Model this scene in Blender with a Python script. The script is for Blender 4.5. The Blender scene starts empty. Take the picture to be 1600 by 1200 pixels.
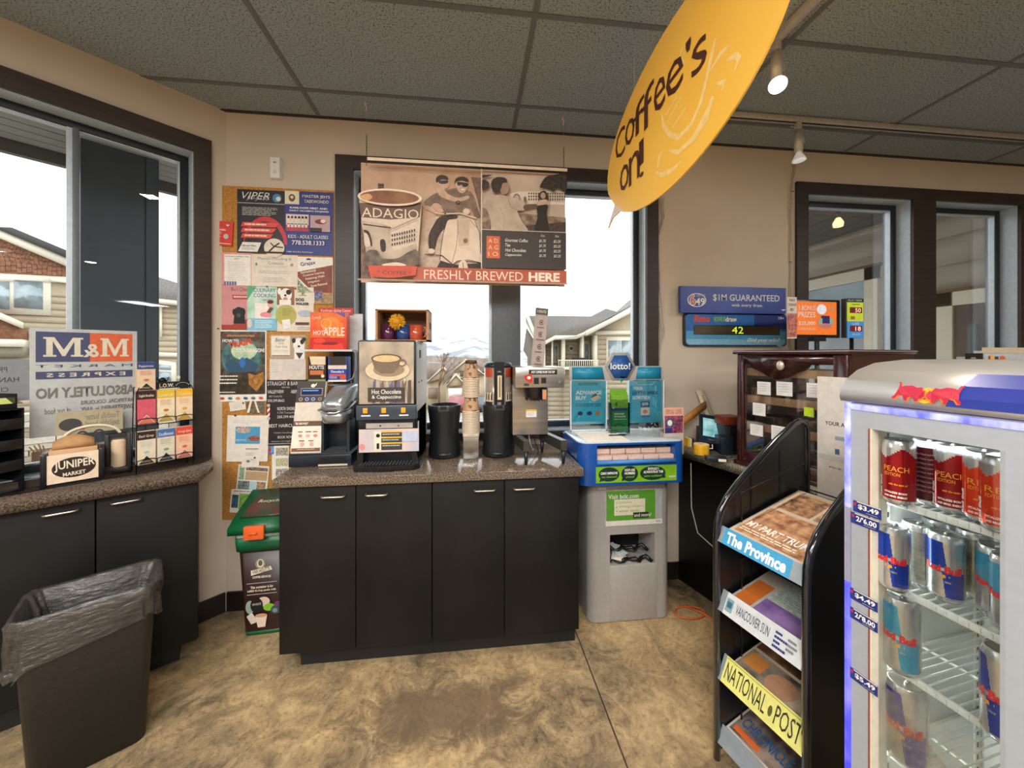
import bpy, bmesh, math, random
from mathutils import Matrix, Vector
random.seed(7)
scene = bpy.context.scene
COL = scene.collection
# ---------------------------------------------------------------- camera, world, exposure
F, HZ, TH, H = 575.0, 554.0, math.radians(6.45), 1.48
camd = bpy.data.cameras.new('camera'); camd.sensor_width = 36; camd.lens = F/1600*36
camd.shift_y = -(600-HZ)/1600.0; camd.clip_start = 0.02; camd.clip_end = 3000
cam = bpy.data.objects.new('camera', camd); COL.objects.link(cam)
cam.location = (0, 0, H); cam.rotation_euler = (math.pi/2, 0, -TH)
scene.camera = cam
scene.view_settings.view_transform = 'Standard'; scene.view_settings.look = 'None'
scene.view_settings.gamma = 1; scene.view_settings.use_curve_mapping = False
scene.view_settings.exposure = 0.5
world = bpy.data.worlds.new('overcast_sky'); scene.world = world; world.use_nodes = True
wn = world.node_tree; wn.nodes.clear()
wo = wn.nodes.new('ShaderNodeOutputWorld'); wb = wn.nodes.new('ShaderNodeBackground')
wt = wn.nodes.new('ShaderNodeTexCoord'); wx = wn.nodes.new('ShaderNodeTexNoise'); wr = wn.nodes.new('ShaderNodeValToRGB')
wx.inputs['Scale'].default_value = 2.2; wx.inputs['Detail'].default_value = 3
wr.color_ramp.elements[0].position = .3; wr.color_ramp.elements[0].color = (.86, .885, .93, 1)
wr.color_ramp.elements[1].position = .65; wr.color_ramp.elements[1].color = (1, 1, 1, 1)
wn.links.new(wt.outputs['Generated'], wx.inputs['Vector']); wn.links.new(wx.outputs['Fac'], wr.inputs['Fac'])
wn.links.new(wr.outputs['Color'], wb.inputs['Color']); wn.links.new(wb.outputs['Background'], wo.inputs['Surface'])
wb.inputs['Strength'].default_value = 1.9
CEIL = 2.887
def area(name, loc, size, power, color, rot=(0, 0, 0), sy=None):
    d = bpy.data.lights.new(name, 'AREA'); d.energy = power; d.color = color; d.size = size
    if sy: d.shape = 'RECTANGLE'; d.size_y = sy
    o = bpy.data.objects.new(name, d); COL.objects.link(o); o.location = loc; o.rotation_euler = rot
    return o
# ceiling troffers behind the camera: one seen mirrored, the rest added for light (their housings are built further down)
TROFFERS = [(-1.7, -.2), (-.75, -1.3), (.1, -.95), (1.2, -2.5), (2.2, -3.7), (-1.4, -2.7), (3.7, -.6), (7.1, -4.85)]
for tx, ty in TROFFERS:
    area('troffer_lamp', (tx, ty, CEIL-.045), 1.1, 40, (1, .985, .97), sy=.5)
# ---------------------------------------------------------------- pixel helpers (photo frame 1600x1200 -> metres)
CT_, ST_ = math.cos(TH), math.sin(TH)
def ray(x, y):
    r = (x-800)/F
    return Vector((r*CT_+ST_, -r*ST_+CT_, (HZ-y)/F))
def onz(x, y, z):
    d = ray(x, y); t = (z-H)/d.z; return Vector((d.x*t, d.y*t, z))
def ony(x, y, Y):
    d = ray(x, y); t = Y/d.y; return Vector((d.x*t, Y, H+d.z*t))
def onA(x, y, A):
    d = ray(x, y); return Vector((d.x*A, d.y*A, H+d.z*A))
class Pl:      # vertical plane through p0, local x along heading a, local y away from the viewer
    def __init__(s, p0, deg):
        s.p = Vector((p0[0], p0[1])); s.a = math.radians(deg); s.d = Vector((math.cos(s.a), math.sin(s.a)))
        s.deg = deg
    def hit(s, x, y):
        r = ray(x, y); n = Vector((-s.d.y, s.d.x))
        t = (s.p.x*n.x+s.p.y*n.y)/(r.x*n.x+r.y*n.y)
        q = Vector((r.x*t-s.p.x, r.y*t-s.p.y))
        return q.dot(s.d), H+r.z*t
    def w(s, u, z, off=0):   # world point, off = towards the viewer
        n = Vector((-s.d.y, s.d.x))
        return Vector((s.p.x+s.d.x*u-n.x*off, s.p.y+s.d.y*u-n.y*off, z))
# ---------------------------------------------------------------- materials
def lin(c):
    if isinstance(c, str):
        c = c.lstrip('#'); c = [int(c[i:i+2], 16) for i in (0, 2, 4)]
    o = []
    for v in c[:3]:
        v = v/255.0
        o.append(v/12.92 if v <= .04045 else ((v+.055)/1.055)**2.4)
    return (o[0], o[1], o[2], 1)
MC = {}
def M(c, rough=.5, metal=0, noise=.06, scale=40, bump=0, spec=.5, c2=None, emit=0, coat=0, name=None, alpha=1, trans=0, lo=.35, hi=.65, stretch=None, detail=4):
    key = (str(c), rough, metal, noise, scale, bump, spec, str(c2), emit, coat, alpha, trans, lo, hi, str(stretch), detail)
    if key in MC: return MC[key]
    m = bpy.data.materials.new(name or 'surface_%d' % len(MC)); m.use_nodes = True; nt = m.node_tree
    b = nt.nodes['Principled BSDF']; L = nt.links.new
    b.inputs['Roughness'].default_value = rough; b.inputs['Metallic'].default_value = metal
    b.inputs['Specular IOR Level'].default_value = spec
    col = lin(c); tc = nt.nodes.new('ShaderNodeTexCoord'); src = tc.outputs['Object']
    if stretch:
        mp = nt.nodes.new('ShaderNodeMapping'); mp.inputs['Scale'].default_value = stretch; L(src, mp.inputs['Vector']); src = mp.outputs['Vector']
    n = nt.nodes.new('ShaderNodeTexNoise'); n.inputs['Scale'].default_value = scale; n.inputs['Detail'].default_value = detail; L(src, n.inputs['Vector'])
    r = nt.nodes.new('ShaderNodeValToRGB'); L(n.outputs['Fac'], r.inputs['Fac'])
    r.color_ramp.elements[0].position = lo; r.color_ramp.elements[1].position = hi
    if c2: a, z = col, lin(c2)
    else:
        a = tuple(min(1, v*(1-noise)) for v in col[:3])+(1,); z = tuple(min(1, v*(1+noise)) for v in col[:3])+(1,)
    r.color_ramp.elements[0].color = a; r.color_ramp.elements[1].color = z
    L(r.outputs['Color'], b.inputs['Base Color'])
    if bump:
        bp = nt.nodes.new('ShaderNodeBump'); bp.inputs['Strength'].default_value = bump; bp.inputs['Distance'].default_value = .01
        L(n.outputs['Fac'], bp.inputs['Height']); L(bp.outputs['Normal'], b.inputs['Normal'])
    if emit:
        L(r.outputs['Color'], b.inputs['Emission Color']); b.inputs['Emission Strength'].default_value = emit
    if coat: b.inputs['Coat Weight'].default_value = coat; b.inputs['Coat Roughness'].default_value = .06
    if alpha < 1: b.inputs['Alpha'].default_value = alpha
    if trans: b.inputs['Transmission Weight'].default_value = trans
    MC[key] = m; return m
def glass(name, tint=(1, 1, 1), base=.0, rough=.0, refl=1.0):
    if name in MC: return MC[name]
    m = bpy.data.materials.new(name); m.use_nodes = True; nt = m.node_tree; nt.nodes.clear(); L = nt.links.new
    o = nt.nodes.new('ShaderNodeOutputMaterial'); mx = nt.nodes.new('ShaderNodeMixShader')
    t = nt.nodes.new('ShaderNodeBsdfTransparent'); g = nt.nodes.new('ShaderNodeBsdfGlossy'); fr = nt.nodes.new('ShaderNodeFresnel')
    t.inputs['Color'].default_value = tuple(tint)+(1,); g.inputs['Roughness'].default_value = rough
    fr.inputs['IOR'].default_value = 1.45
    ma = nt.nodes.new('ShaderNodeMath'); ma.operation = 'MULTIPLY_ADD'; ma.inputs[1].default_value = refl; ma.inputs[2].default_value = base
    L(fr.outputs['Fac'], ma.inputs[0]); L(ma.outputs[0], mx.inputs['Fac']); L(t.outputs[0], mx.inputs[1]); L(g.outputs[0], mx.inputs[2]); L(mx.outputs[0], o.inputs['Surface'])
    MC[name] = m; return m
# ---------------------------------------------------------------- mesh builder
class MB:
    def __init__(s):
        s.bm = bmesh.new(); s.mats = []; s.M = Matrix.Identity(4)
    def mi(s, m):
        if m not in s.mats: s.mats.append(m)
        return s.mats.index(m)
    def _fin(s, verts, faces, m):
        i = s.mi(m)
        for v in verts: v.co = s.M @ v.co
        for f in faces: f.material_index = i
    def box(s, x0, x1, y0, y1, z0, z1, m, bev=0, seg=2):
        r = bmesh.ops.create_cube(s.bm, size=1); vs = r['verts']
        for v in vs:
            v.co = Vector(((x0+x1)/2+v.co.x*(x1-x0), (y0+y1)/2+v.co.y*(y1-y0), (z0+z1)/2+v.co.z*(z1-z0)))
        fs = list({f for v in vs for f in v.link_faces})
        if bev:
            es = list({e for v in vs for e in v.link_edges})
            rb = bmesh.ops.bevel(s.bm, geom=es, offset=min(bev, abs(x1-x0)*.49, abs(y1-y0)*.49, abs(z1-z0)*.49), segments=seg, profile=.5, affect='EDGES')
            vs = list({v for f in rb['faces'] for v in f.verts} | {v for v in vs if v.is_valid})
            fs = list({f for v in vs for f in v.link_faces})
        s._fin(vs, fs, m); return s
    def face(s, pts, m):
        vs = [s.bm.verts.new(Vector(p)) for p in pts]; f = s.bm.faces.new(vs); s._fin(vs, [f], m); return s
    def hexa(s, b, t, m):    # 4 bottom + 4 top points
        vs = [s.bm.verts.new(Vector(p)) for p in list(b)+list(t)]; n = len(b); fs = []
        fs.append(s.bm.faces.new(vs[:n][::-1])); fs.append(s.bm.faces.new(vs[n:]))
        for i in range(n):
            j = (i+1) % n; fs.append(s.bm.faces.new((vs[i], vs[j], vs[n+j], vs[n+i])))
        s._fin(vs, fs, m); return s
    def prism_xz(s, pts, y0, y1, m):     # outline in x,z pushed from y0 to y1
        return s.hexa([(x, y0, z) for x, z in pts], [(x, y1, z) for x, z in pts], m)
    def prism_yz(s, pts, x0, x1, m):
        return s.hexa([(x0, y, z) for y, z in pts], [(x1, y, z) for y, z in pts], m)
    def prism_xy(s, pts, z0, z1, m):
        return s.hexa([(x, y, z0) for x, y in pts], [(x, y, z1) for x, y in pts], m)
    def lathe(s, prof, m, c=(0, 0, 0), seg=32, sx=1, sy=1, cap=True):
        rings = []; nv = []
        for r, z in prof:
            ring = [s.bm.verts.new((c[0]+math.cos(2*math.pi*k/seg)*r*sx, c[1]+math.sin(2*math.pi*k/seg)*r*sy, c[2]+z)) for k in range(seg)]
            rings.append(ring); nv += ring
        fs = []
        for a, b in zip(rings, rings[1:]):
            for k in range(seg):
                j = (k+1) % seg; fs.append(s.bm.faces.new((a[k], a[j], b[j], b[k])))
        if cap:
            fs.append(s.bm.faces.new(rings[0][::-1])); fs.append(s.bm.faces.new(rings[-1]))
        s._fin(nv, fs, m); return s
    def tube(s, pts, r, m, seg=8, closed=False, r2=None):
        pts = [Vector(p) for p in pts]; n = len(pts); rings = []; nv = []; prev = None
        for i, p in enumerate(pts):
            if closed: t = pts[(i+1) % n]-pts[i-1]
            else: t = pts[min(i+1, n-1)]-pts[max(i-1, 0)]
            t.normalize()
            if prev is None:
                u = t.cross(Vector((0, 0, 1)))
                if u.length < .05: u = t.cross(Vector((1, 0, 0)))
            else: u = prev-t*prev.dot(t)
            u.normalize(); prev = u; w = t.cross(u)
            rr = r if r2 is None else r+(r2-r)*i/max(1, n-1)
            ring = [s.bm.verts.new(p+u*math.cos(2*math.pi*k/seg)*rr+w*math.sin(2*math.pi*k/seg)*rr) for k in range(seg)]
            rings.append(ring); nv += ring
        fs = []; pairs = list(zip(rings, rings[1:]))+([(rings[-1], rings[0])] if closed else [])
        for a, b in pairs:
            for k in range(seg):
                j = (k+1) % seg; fs.append(s.bm.faces.new((a[k], b[k], b[j], a[j])))
        if not closed:
            fs.append(s.bm.faces.new(rings[0])); fs.append(s.bm.faces.new(rings[-1][::-1]))
        s._fin(nv, fs, m); return s
    def loft(s, loops, m, cap0=True, cap1=True):
        R = [[s.bm.verts.new(Vector(p)) for p in l] for l in loops]; fs = []; n = len(R[0])
        for a, b in zip(R, R[1:]):
            for k in range(n):
                j = (k+1) % n; fs.append(s.bm.faces.new((a[k], a[j], b[j], b[k])))
        if cap0: fs.append(s.bm.faces.new(R[0][::-1]))
        if cap1: fs.append(s.bm.faces.new(R[-1]))
        s._fin([v for r in R for v in r], fs, m); return s
    def cyl(s, p0, p1, r, m, r2=None, seg=24): return s.tube([p0, p1], r, m, seg=seg, r2=r2)
    def ball(s, c, r, m, sc=(1, 1, 1), seg=16, rings=10):
        q = bmesh.ops.create_uvsphere(s.bm, u_segments=seg, v_segments=rings, radius=r); vs = q['verts']
        for v in vs: v.co = Vector((c[0]+v.co.x*sc[0], c[1]+v.co.y*sc[1], c[2]+v.co.z*sc[2]))
        s._fin(vs, list({f for v in vs for f in v.link_faces}), m); return s
    def text(s, t, x0, z0, x1, z1, y, m, shear=0, bold=.0, fit=True, rot=0):
        d = textmesh(t, bold, shear)
        if d is None: return s
        vs, fs, (a0, b0, a1, b1) = d
        sx = (x1-x0)/(a1-a0); sz = (z1-z0)/(b1-b0)
        cx, cz = (x0+x1)/2, (z0+z1)/2; cr, sr = math.cos(rot), math.sin(rot); nv = []
        for a, b in vs:
            px = x0+(a-a0)*sx-cx; pz = z0+(b-b0)*sz-cz
            nv.append(s.bm.verts.new((cx+px*cr-pz*sr, y, cz+px*sr+pz*cr)))
        nf = []
        for f in fs:
            try: nf.append(s.bm.faces.new([nv[k] for k in f]))
            except ValueError: pass
        s._fin(nv, nf, m); return s
    def build(s, name, parent=None, loc=None, rz=0, smooth=35, tagv=None):
        me = bpy.data.meshes.new(name)
        if smooth:
            lim = math.radians(smooth)
            for f in s.bm.faces: f.smooth = True
            for e in s.bm.edges: e.smooth = (len(e.link_faces) == 2 and e.calc_face_angle(9) < lim)
        s.bm.to_mesh(me); s.bm.free()
        for m in s.mats: me.materials.append(m)
        o = bpy.data.objects.new(name, me); COL.objects.link(o)
        if parent: o.parent = parent
        if loc is not None: o.location = loc
        if rz: o.rotation_euler = (0, 0, rz)
        if tagv: tag(o, *tagv)
        return o
def rrect(w, d, r, z, n=5, cx=0, cy=0):
    o = []
    for qx, qy, a in ((1, 1, 0), (-1, 1, 90), (-1, -1, 180), (1, -1, 270)):
        for k in range(n+1):
            t = math.radians(a+90*k/n); o.append((cx+qx*(w/2-r)+r*math.cos(t), cy+qy*(d/2-r)+r*math.sin(t), z))
    return o
def seat(xl, yl, xr, yr, z):
    a, b = onz(xl, yl, z), onz(xr, yr, z); d = b-a
    return a, math.atan2(d.y, d.x), d.length
def axial(P): return P.x*ST_+P.y*CT_
def zat(P, y): return H+(HZ-y)/F*axial(P)
TM = {}
def textmesh(t, bold=0, shear=0):
    k = (t, bold, shear)
    if k in TM: return TM[k]
    cu = bpy.data.curves.new('lettering', 'FONT'); cu.body = t; cu.resolution_u = 2; cu.offset = bold; cu.shear = shear; cu.align_x = 'CENTER'
    o = bpy.data.objects.new('lettering', cu); me = o.to_mesh()
    vs = [(v.co.x, v.co.y) for v in me.vertices]; fs = [tuple(p.vertices) for p in me.polygons]
    if not vs: TM[k] = None
    else:
        xs = [a for a, b in vs]; zs = [b for a, b in vs]
        TM[k] = (vs, fs, (min(xs), min(zs), max(xs), max(zs)))
    o.to_mesh_clear(); bpy.data.objects.remove(o); bpy.data.curves.remove(cu)
    return TM[k]
def tag(o, label=None, cat=None, group=None, kind=None):
    if label: o['label'] = label
    if cat: o['category'] = cat
    if group: o['group'] = group
    if kind: o['kind'] = kind
    return o
def struct(o): o['kind'] = 'structure'; return o
def thing(name, label, cat, loc=(0, 0, 0), rz=0, group=None):
    o = bpy.data.objects.new(name, None); o.empty_display_size = .05; COL.objects.link(o)
    o.location = loc; o.rotation_euler = (0, 0, rz); tag(o, label, cat, group); return o
def dup(root, loc=None, rz=None, label=None, group=None):
    r = root.copy(); COL.objects.link(r)
    if loc is not None: r.location = loc
    if rz is not None: r.rotation_euler = (0, 0, rz)
    if label: r['label'] = label
    if group: r['group'] = group
    for ch in list(root.children):
        c = ch.copy(); COL.objects.link(c); c.parent = r
        for g in list(ch.children):
            d = g.copy(); COL.objects.link(d); d.parent = c
    return r
class Art(MB):
    """flat printed sheet: units W x H, (0,0) top left, y down; local x 0..w, z 0..h, front at y=0 and layers towards -y"""
    def __init__(s, w, h, W, Hh, base, th=.0012, z0=0, x0=0, y0=0, step=.00025):
        super().__init__(); s.w, s.h, s.W, s.H = w, h, W, Hh; s.k = 0; s.z0 = z0; s.x0 = x0; s.y0 = y0; s.step = step
        if base is not None: s.box(x0, x0+w, y0, y0+th, z0, z0+h, base)
    def X(s, x): return s.x0+x/s.W*s.w
    def Z(s, y): return s.z0+s.h-y/s.H*s.h
    def ly(s): s.k += 1; return s.y0-s.k*s.step
    def rect(s, x0, y0, x1, y1, m):
        y = s.ly(); X, Z = s.X, s.Z
        s.face([(X(x0), y, Z(y1)), (X(x1), y, Z(y1)), (X(x1), y, Z(y0)), (X(x0), y, Z(y0))], m); return s
    def poly(s, pts, m):
        y = s.ly(); s.face([(s.X(a), y, s.Z(b)) for a, b in pts], m); return s
    def ell(s, cx, cy, rx, ry, m, a0=0, a1=360, n=28):
        return s.poly([(cx+rx*math.cos(math.radians(a0+(a1-a0)*k/n)), cy+ry*math.sin(math.radians(a0+(a1-a0)*k/n))) for k in range(n if a1-a0 == 360 else n+1)], m)
    def ring(s, cx, cy, rx, ry, t, m, a0=0, a1=360, n=28):
        y = s.ly()
        for k in range(n):
            p = [math.radians(a0+(a1-a0)*q/n) for q in (k, k+1)]
            s.face([(s.X(cx+(rx+d)*math.cos(a)), y, s.Z(cy+(ry+d)*math.sin(a))) for a, d in ((p[0], 0), (p[1], 0), (p[1], -t), (p[0], -t))], m)
        return s
    def line(s, pts, t, m):
        y = s.ly()
        for (a, b), (c, d) in zip(pts, pts[1:]):
            l = math.hypot(c-a, d-b) or 1; nx, ny = -(d-b)/l*t/2, (c-a)/l*t/2
            s.face([(s.X(q), y, s.Z(r)) for q, r in ((a+nx, b+ny), (c+nx, d+ny), (c-nx, d-ny), (a-nx, b-ny))], m)
        return s
    def tx(s, t, x0, y0, x1, y1, m, shear=0, bold=0, rot=0):
        return s.text(t, s.X(x0), s.Z(y1), s.X(x1), s.Z(y0), s.ly(), m, shear, bold, rot=rot)
    def lines(s, x0, y0, x1, y1, n, m, t=.35, seed=1, ragged=.25):
        rnd = random.Random(seed); y = s.ly(); p = (y1-y0)/n
        for i in range(n):
            a = x0; yy = y0+i*p; end = x1-(x1-x0)*ragged*rnd.random()
            while a < end:
                b = min(end, a+(x1-x0)*(.06+.12*rnd.random()))
                s.face([(s.X(a), y, s.Z(yy+p*t)), (s.X(b), y, s.Z(yy+p*t)), (s.X(b), y, s.Z(yy)), (s.X(a), y, s.Z(yy))], m)
                a = b+(x1-x0)*.02
        return s
# common colours
WHITE = M('#e9e6e0', .6); PAPER = M('#e6e2d8', .75); CREAM = M('#e3d8bf', .7); BLACK = M('#111111', .45); INK = M('#26242a', .6)
GREYL = M('#b9b9b9', .5); GREY = M('#7c7e80', .5); DKG = M('#3a3b3d', .5)
RED = M('#c62a22', .5); ORANGE = M('#e0662a', .5); YEL = M('#efb62c', .5); GREEN = M('#2f8a3b', .5); LIME = M('#7cb82c', .5)
BLUE = M('#1f4fa8', .4); NAVY = M('#252c6e', .5); TEAL = M('#2aa4bd', .45); SKYB = M('#58a9d4', .5); PINK = M('#cf8a8f', .6); BROWN = M('#6a4630', .6)
CHROME = M('#c9cbcd', .18, 1); STEEL = M('#b6b3ad', .28, 1, stretch=(1, 1, 30), scale=12, noise=.08)
BPL = M('#15161a', .3, noise=.1); BPLM = M('#1b1c1f', .55, bump=.1, scale=300)
# ================================================================= ROOM SHELL
D = 2.30
BW = Pl((0, D), 0)
XC = ray(353, 0).x/ray(353, 0).y*D          # corner of back wall and angled left wall
LW = Pl((XC, D), 45)
wallm = M('#cbbdab', .85, noise=.035, scale=3, bump=.04)
trimm = M('#33271f', .42, noise=.25, scale=5, stretch=(1, 1, 12))
jambm = M('#b3bfc8', .3, .1); framem = M('#1b1f24', .4); aluline = M('#b9c4cc', .35, .4)
winglass = glass('window_glass', (.97, .985, .98), base=.004, refl=.6)
# floor
fm = bpy.data.materials.new('stained_concrete'); fm.use_nodes = True; nt = fm.node_tree; b = nt.nodes['Principled BSDF']; L = nt.links.new
tc = nt.nodes.new('ShaderNodeTexCoord')
def noise(scale, detail=6, rough=.6, dist=0):
    n = nt.nodes.new('ShaderNodeTexNoise'); n.inputs['Scale'].default_value = scale; n.inputs['Detail'].default_value = detail
    n.inputs['Roughness'].default_value = rough; n.inputs['Distortion'].default_value = dist; L(tc.outputs['Object'], n.inputs['Vector']); return n
def ramp(src, stops):
    r = nt.nodes.new('ShaderNodeValToRGB'); L(src, r.inputs['Fac'])
    while len(r.color_ramp.elements) < len(stops): r.color_ramp.elements.new(.5)
    for e, (p, c) in zip(r.color_ramp.elements, stops): e.position = p; e.color = lin(c)
    return r
def mixc(a, b_, f, mode='MIX'):
    m = nt.nodes.new('ShaderNodeMixRGB'); m.blend_type = mode
    if isinstance(f, float): m.inputs['Fac'].default_value = f
    else: L(f, m.inputs['Fac'])
    L(a, m.inputs['Color1']); L(b_, m.inputs['Color2']); return m
n1 = noise(1.6, 8, .62, .6); r1 = ramp(n1.outputs['Fac'], [(.36, '#4f4639'), (.46, '#7f705a'), (.56, '#b0966f'), (.68, '#cdb386')])
n2 = noise(9, 10, .7, 1.2); r2 = ramp(n2.outputs['Fac'], [(.38, '#584a38'), (.5, '#a38a63'), (.64, '#d6bb8b')])
n3 = noise(45, 8, .8); r3 = ramp(n3.outputs['Fac'], [(.36, '#55483a'), (.5, '#ffffff'), (1, '#ffffff')])
m1 = mixc(r1.outputs['Color'], r2.outputs['Color'], .42); m2 = mixc(m1.outputs['Color'], r3.outputs['Color'], .5, 'MULTIPLY')
# darker wear patch in front of the counter (a stain of its own)
mp = nt.nodes.new('ShaderNodeMapping'); mp.inputs['Location'].default_value = (.10, -1.55, 0); mp.inputs['Rotation'].default_value = (0, 0, 0)
L(tc.outputs['Object'], mp.inputs['Vector'])
va = nt.nodes.new('ShaderNodeVectorMath'); va.operation = 'MULTIPLY'; va.inputs[1].default_value = (1.35, 3.3, 0); L(mp.outputs['Vector'], va.inputs[0])
vl = nt.nodes.new('ShaderNodeVectorMath'); vl.operation = 'LENGTH'; L(va.outputs[0], vl.inputs[0])
ad = nt.nodes.new('ShaderNodeMath'); ad.operation = 'MULTIPLY_ADD'; ad.inputs[1].default_value = .9; L(n2.outputs['Fac'], ad.inputs[0]); L(vl.outputs['Value'], ad.inputs[2])
rs = nt.nodes.new('ShaderNodeValToRGB'); rs.color_ramp.elements[0].position = .75; rs.color_ramp.elements[0].color = (1, 1, 1, 1); rs.color_ramp.elements[1].position = 1.12; rs.color_ramp.elements[1].color = (0, 0, 0, 1)
L(ad.outputs[0], rs.inputs['Fac'])
st = nt.nodes.new('ShaderNodeRGB'); st.outputs[0].default_value = lin('#6b5946')
sf = nt.nodes.new('ShaderNodeMath'); sf.operation = 'MULTIPLY'; sf.inputs[1].default_value = .75; L(rs.outputs['Color'], sf.inputs[0])
m3 = mixc(m2.outputs['Color'], st.outputs[0], sf.outputs[0])
L(m3.outputs['Color'], b.inputs['Base Color']); b.inputs['Roughness'].default_value = .42
bp = nt.nodes.new('ShaderNodeBump'); bp.inputs['Strength'].default_value = .15; bp.inputs['Distance'].default_value = .01; L(n3.outputs['Fac'], bp.inputs['Height']); L(bp.outputs['Normal'], b.inputs['Normal'])
f = MB(); f.box(-4.5, 10, -7, D+.05, -.1, 0, fm); struct(f.build('floor'))
g = MB(); jl = onz(897.7, 982, 0); g.box(jl.x-.003, jl.x+.003, -4, D, .0, .0012, M('#3c342a', .8)); g.box(-4, 5, .35, .356, .0, .0012, M('#3c342a', .8)); struct(g.build('trim_1'))
# ceiling
cm = bpy.data.materials.new('ceiling_tile'); cm.use_nodes = True; nt = cm.node_tree; b = nt.nodes['Principled BSDF']; L = nt.links.new
tc = nt.nodes.new('ShaderNodeTexCoord'); n1 = noise(150, 3, .6); r1 = ramp(n1.outputs['Fac'], [(.36, '#34383d'), (.45, '#8f989f'), (.7, '#9fa8ae')])
L(r1.outputs['Color'], b.inputs['Base Color']); b.inputs['Roughness'].default_value = .9
f = MB(); f.box(-4.5, 10, -7, D+.05, CEIL, CEIL+.1, cm); struct(f.build('ceiling'))
g = MB(); tb = M('#67686a', .6)
for k in range(-3, 9):
    X = -.888+1.155*k
    if X < 9.4: g.box(X-.012, X+.012, -7, D, CEIL-.003, CEIL+.01, tb)
for k in range(16):
    Y = 2.063-.56*k; g.box(-4.4, 9.9, Y-.012, Y+.012, CEIL-.004, CEIL+.01, tb)
g.box(-4.4, 5, D-.02, D, CEIL-.006, CEIL+.01, M('#2c2a28', .6)); struct(g.build('trim_2'))
# ---- back wall with openings
WT = .16
def px(x): return ray(x, 0).x/ray(x, 0).y*D
def pz(x, y): return ony(x, y, D).z
A0, A1 = px(525), px(1027)            # window 1 trim outer
a0, a1 = px(553), px(1009)
AT, at = pz(525, 243), pz(553, 266)
B0 = px(1242); b0 = px(1260); b1 = px(1423); c0 = px(1458); c1 = px(1590); B1 = px(1620)
BT, bt = pz(1242, 285), pz(1260, 304)
SILL = 1.0; SB = .96
w = MB(); Y0, Y1 = D, D+WT
w.box(XC, a0, Y0, Y1, 0, CEIL, wallm); w.box(a0, a1, Y0, Y1, 0, SILL, wallm); w.box(a0, a1, Y0, Y1, at, CEIL, wallm)
w.box(a1, b0, Y0, Y1, 0, CEIL, wallm); w.box(b0, c1, Y0, Y1, bt, CEIL, wallm); w.box(b0, c1, Y0, Y1, 0, SB, wallm)
w.box(b1, c0, Y0, Y1, SB, bt, wallm); w.box(c1, 10, Y0, Y1, 0, CEIL, wallm)
struct(w.build('wall_back'))
def trim(t0, t1, tt, i0, i1, it, sill, name, pl, wide=None):
    t = MB(); th = .018
    t.box(t0, i0, -th, 0, sill-.06, tt, trimm); t.box(i1, t1, -th, 0, sill-.06, tt, trimm); t.box(i0, i1, -th, 0, it, tt, trimm); t.box(i0, i1, -.03, 0, sill-.045, sill, trimm)
    if wide: t.box(wide[0], wide[1], -th, 0, sill, it, trimm)
    o = t.build(name, loc=pl.w(0, 0), rz=pl.a); return struct(o)
trim(A0, A1, AT, a0, a1, at, SILL, 'trim_3', BW)
trim(B0, B1, BT, b0, c1, bt, SB, 'trim_4', BW, (b1, c0))
def window(i0, i1, top, sill, name, pl, muls=(), rec=.10):
    t = MB(); e = .004
    # metal reveal lining
    t.box(i0, i0+e, 0, rec, sill, top, jambm); t.box(i1-e, i1, 0, rec, sill, top, jambm); t.box(i0, i1, 0, rec, top-e, top, jambm); t.box(i0, i1, 0, rec, sill, sill+e, jambm)
    fw = .04
    for x0, x1, z0, z1 in ((i0+e, i0+fw, sill+e, top-e), (i1-fw, i1-e, sill+e, top-e), (i0+fw, i1-fw, top-fw, top-e), (i0+fw, i1-fw, sill+e, sill+fw)):
        t.box(x0, x1, rec-.012, rec+.05, z0, z1, framem, .003)
    q = .006
    for x0, x1, z0, z1 in ((i0+fw, i0+fw+q, sill+fw, top-fw), (i1-fw-q, i1-fw, sill+fw, top-fw), (i0+fw, i1-fw, top-fw-q, top-fw), (i0+fw, i1-fw, sill+fw, sill+fw+q)):
        t.box(x0, x1, rec-.004, rec+.03, z0, z1, aluline)
    for m0, m1 in muls:
        t.box(m0, m1, rec-.03, rec+.05, sill+fw, top-fw, M('#5d6266', .45, .1), .003); t.box(m0-.018, m0, rec-.012, rec+.04, sill+fw, top-fw, aluline)
    root = struct(t.build(name, loc=pl.w(0, 0), rz=pl.a))
    g = MB(); g.box(i0+fw, i1-fw, rec+.018, rec+.022, sill+fw, top-fw, winglass); g.build('glass_pane', root); return root
window(a0, a1, at, SILL, 'window_1', BW, [(px(768)*1.05, px(812)*1.05)])
window(b0, b1, bt, SB, 'window_2', BW); window(c0, c1, bt, SB, 'window_3', BW)
# ---- angled left wall
lT0 = LW.hit(329.5, 222); li = LW.hit(302, 237); LS = .945
LL = -2.6; l0 = -2.2
w = MB()
w.box(li[0], .0, 0, WT, 0, CEIL, wallm); w.box(l0, li[0], 0, WT, 0, LS, wallm); w.box(l0, li[0], 0, WT, li[1], CEIL, wallm); w.box(LL, l0, 0, WT, 0, CEIL, wallm)
struct(w.build('wall_left', loc=LW.w(0, 0), rz=LW.a))
trim(l0-.09, lT0[0], lT0[1], l0, li[0], li[1], LS, 'trim_5', LW)
LWm = Pl(LW.w(0, 0, -.075)[:2], 45); m0 = LWm.hit(110, 400)[0]; m1 = LWm.hit(124, 400)[0]
window(l0, li[0], li[1], LS, 'window_4', LW, [(m0+.006, m1)])
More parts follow.
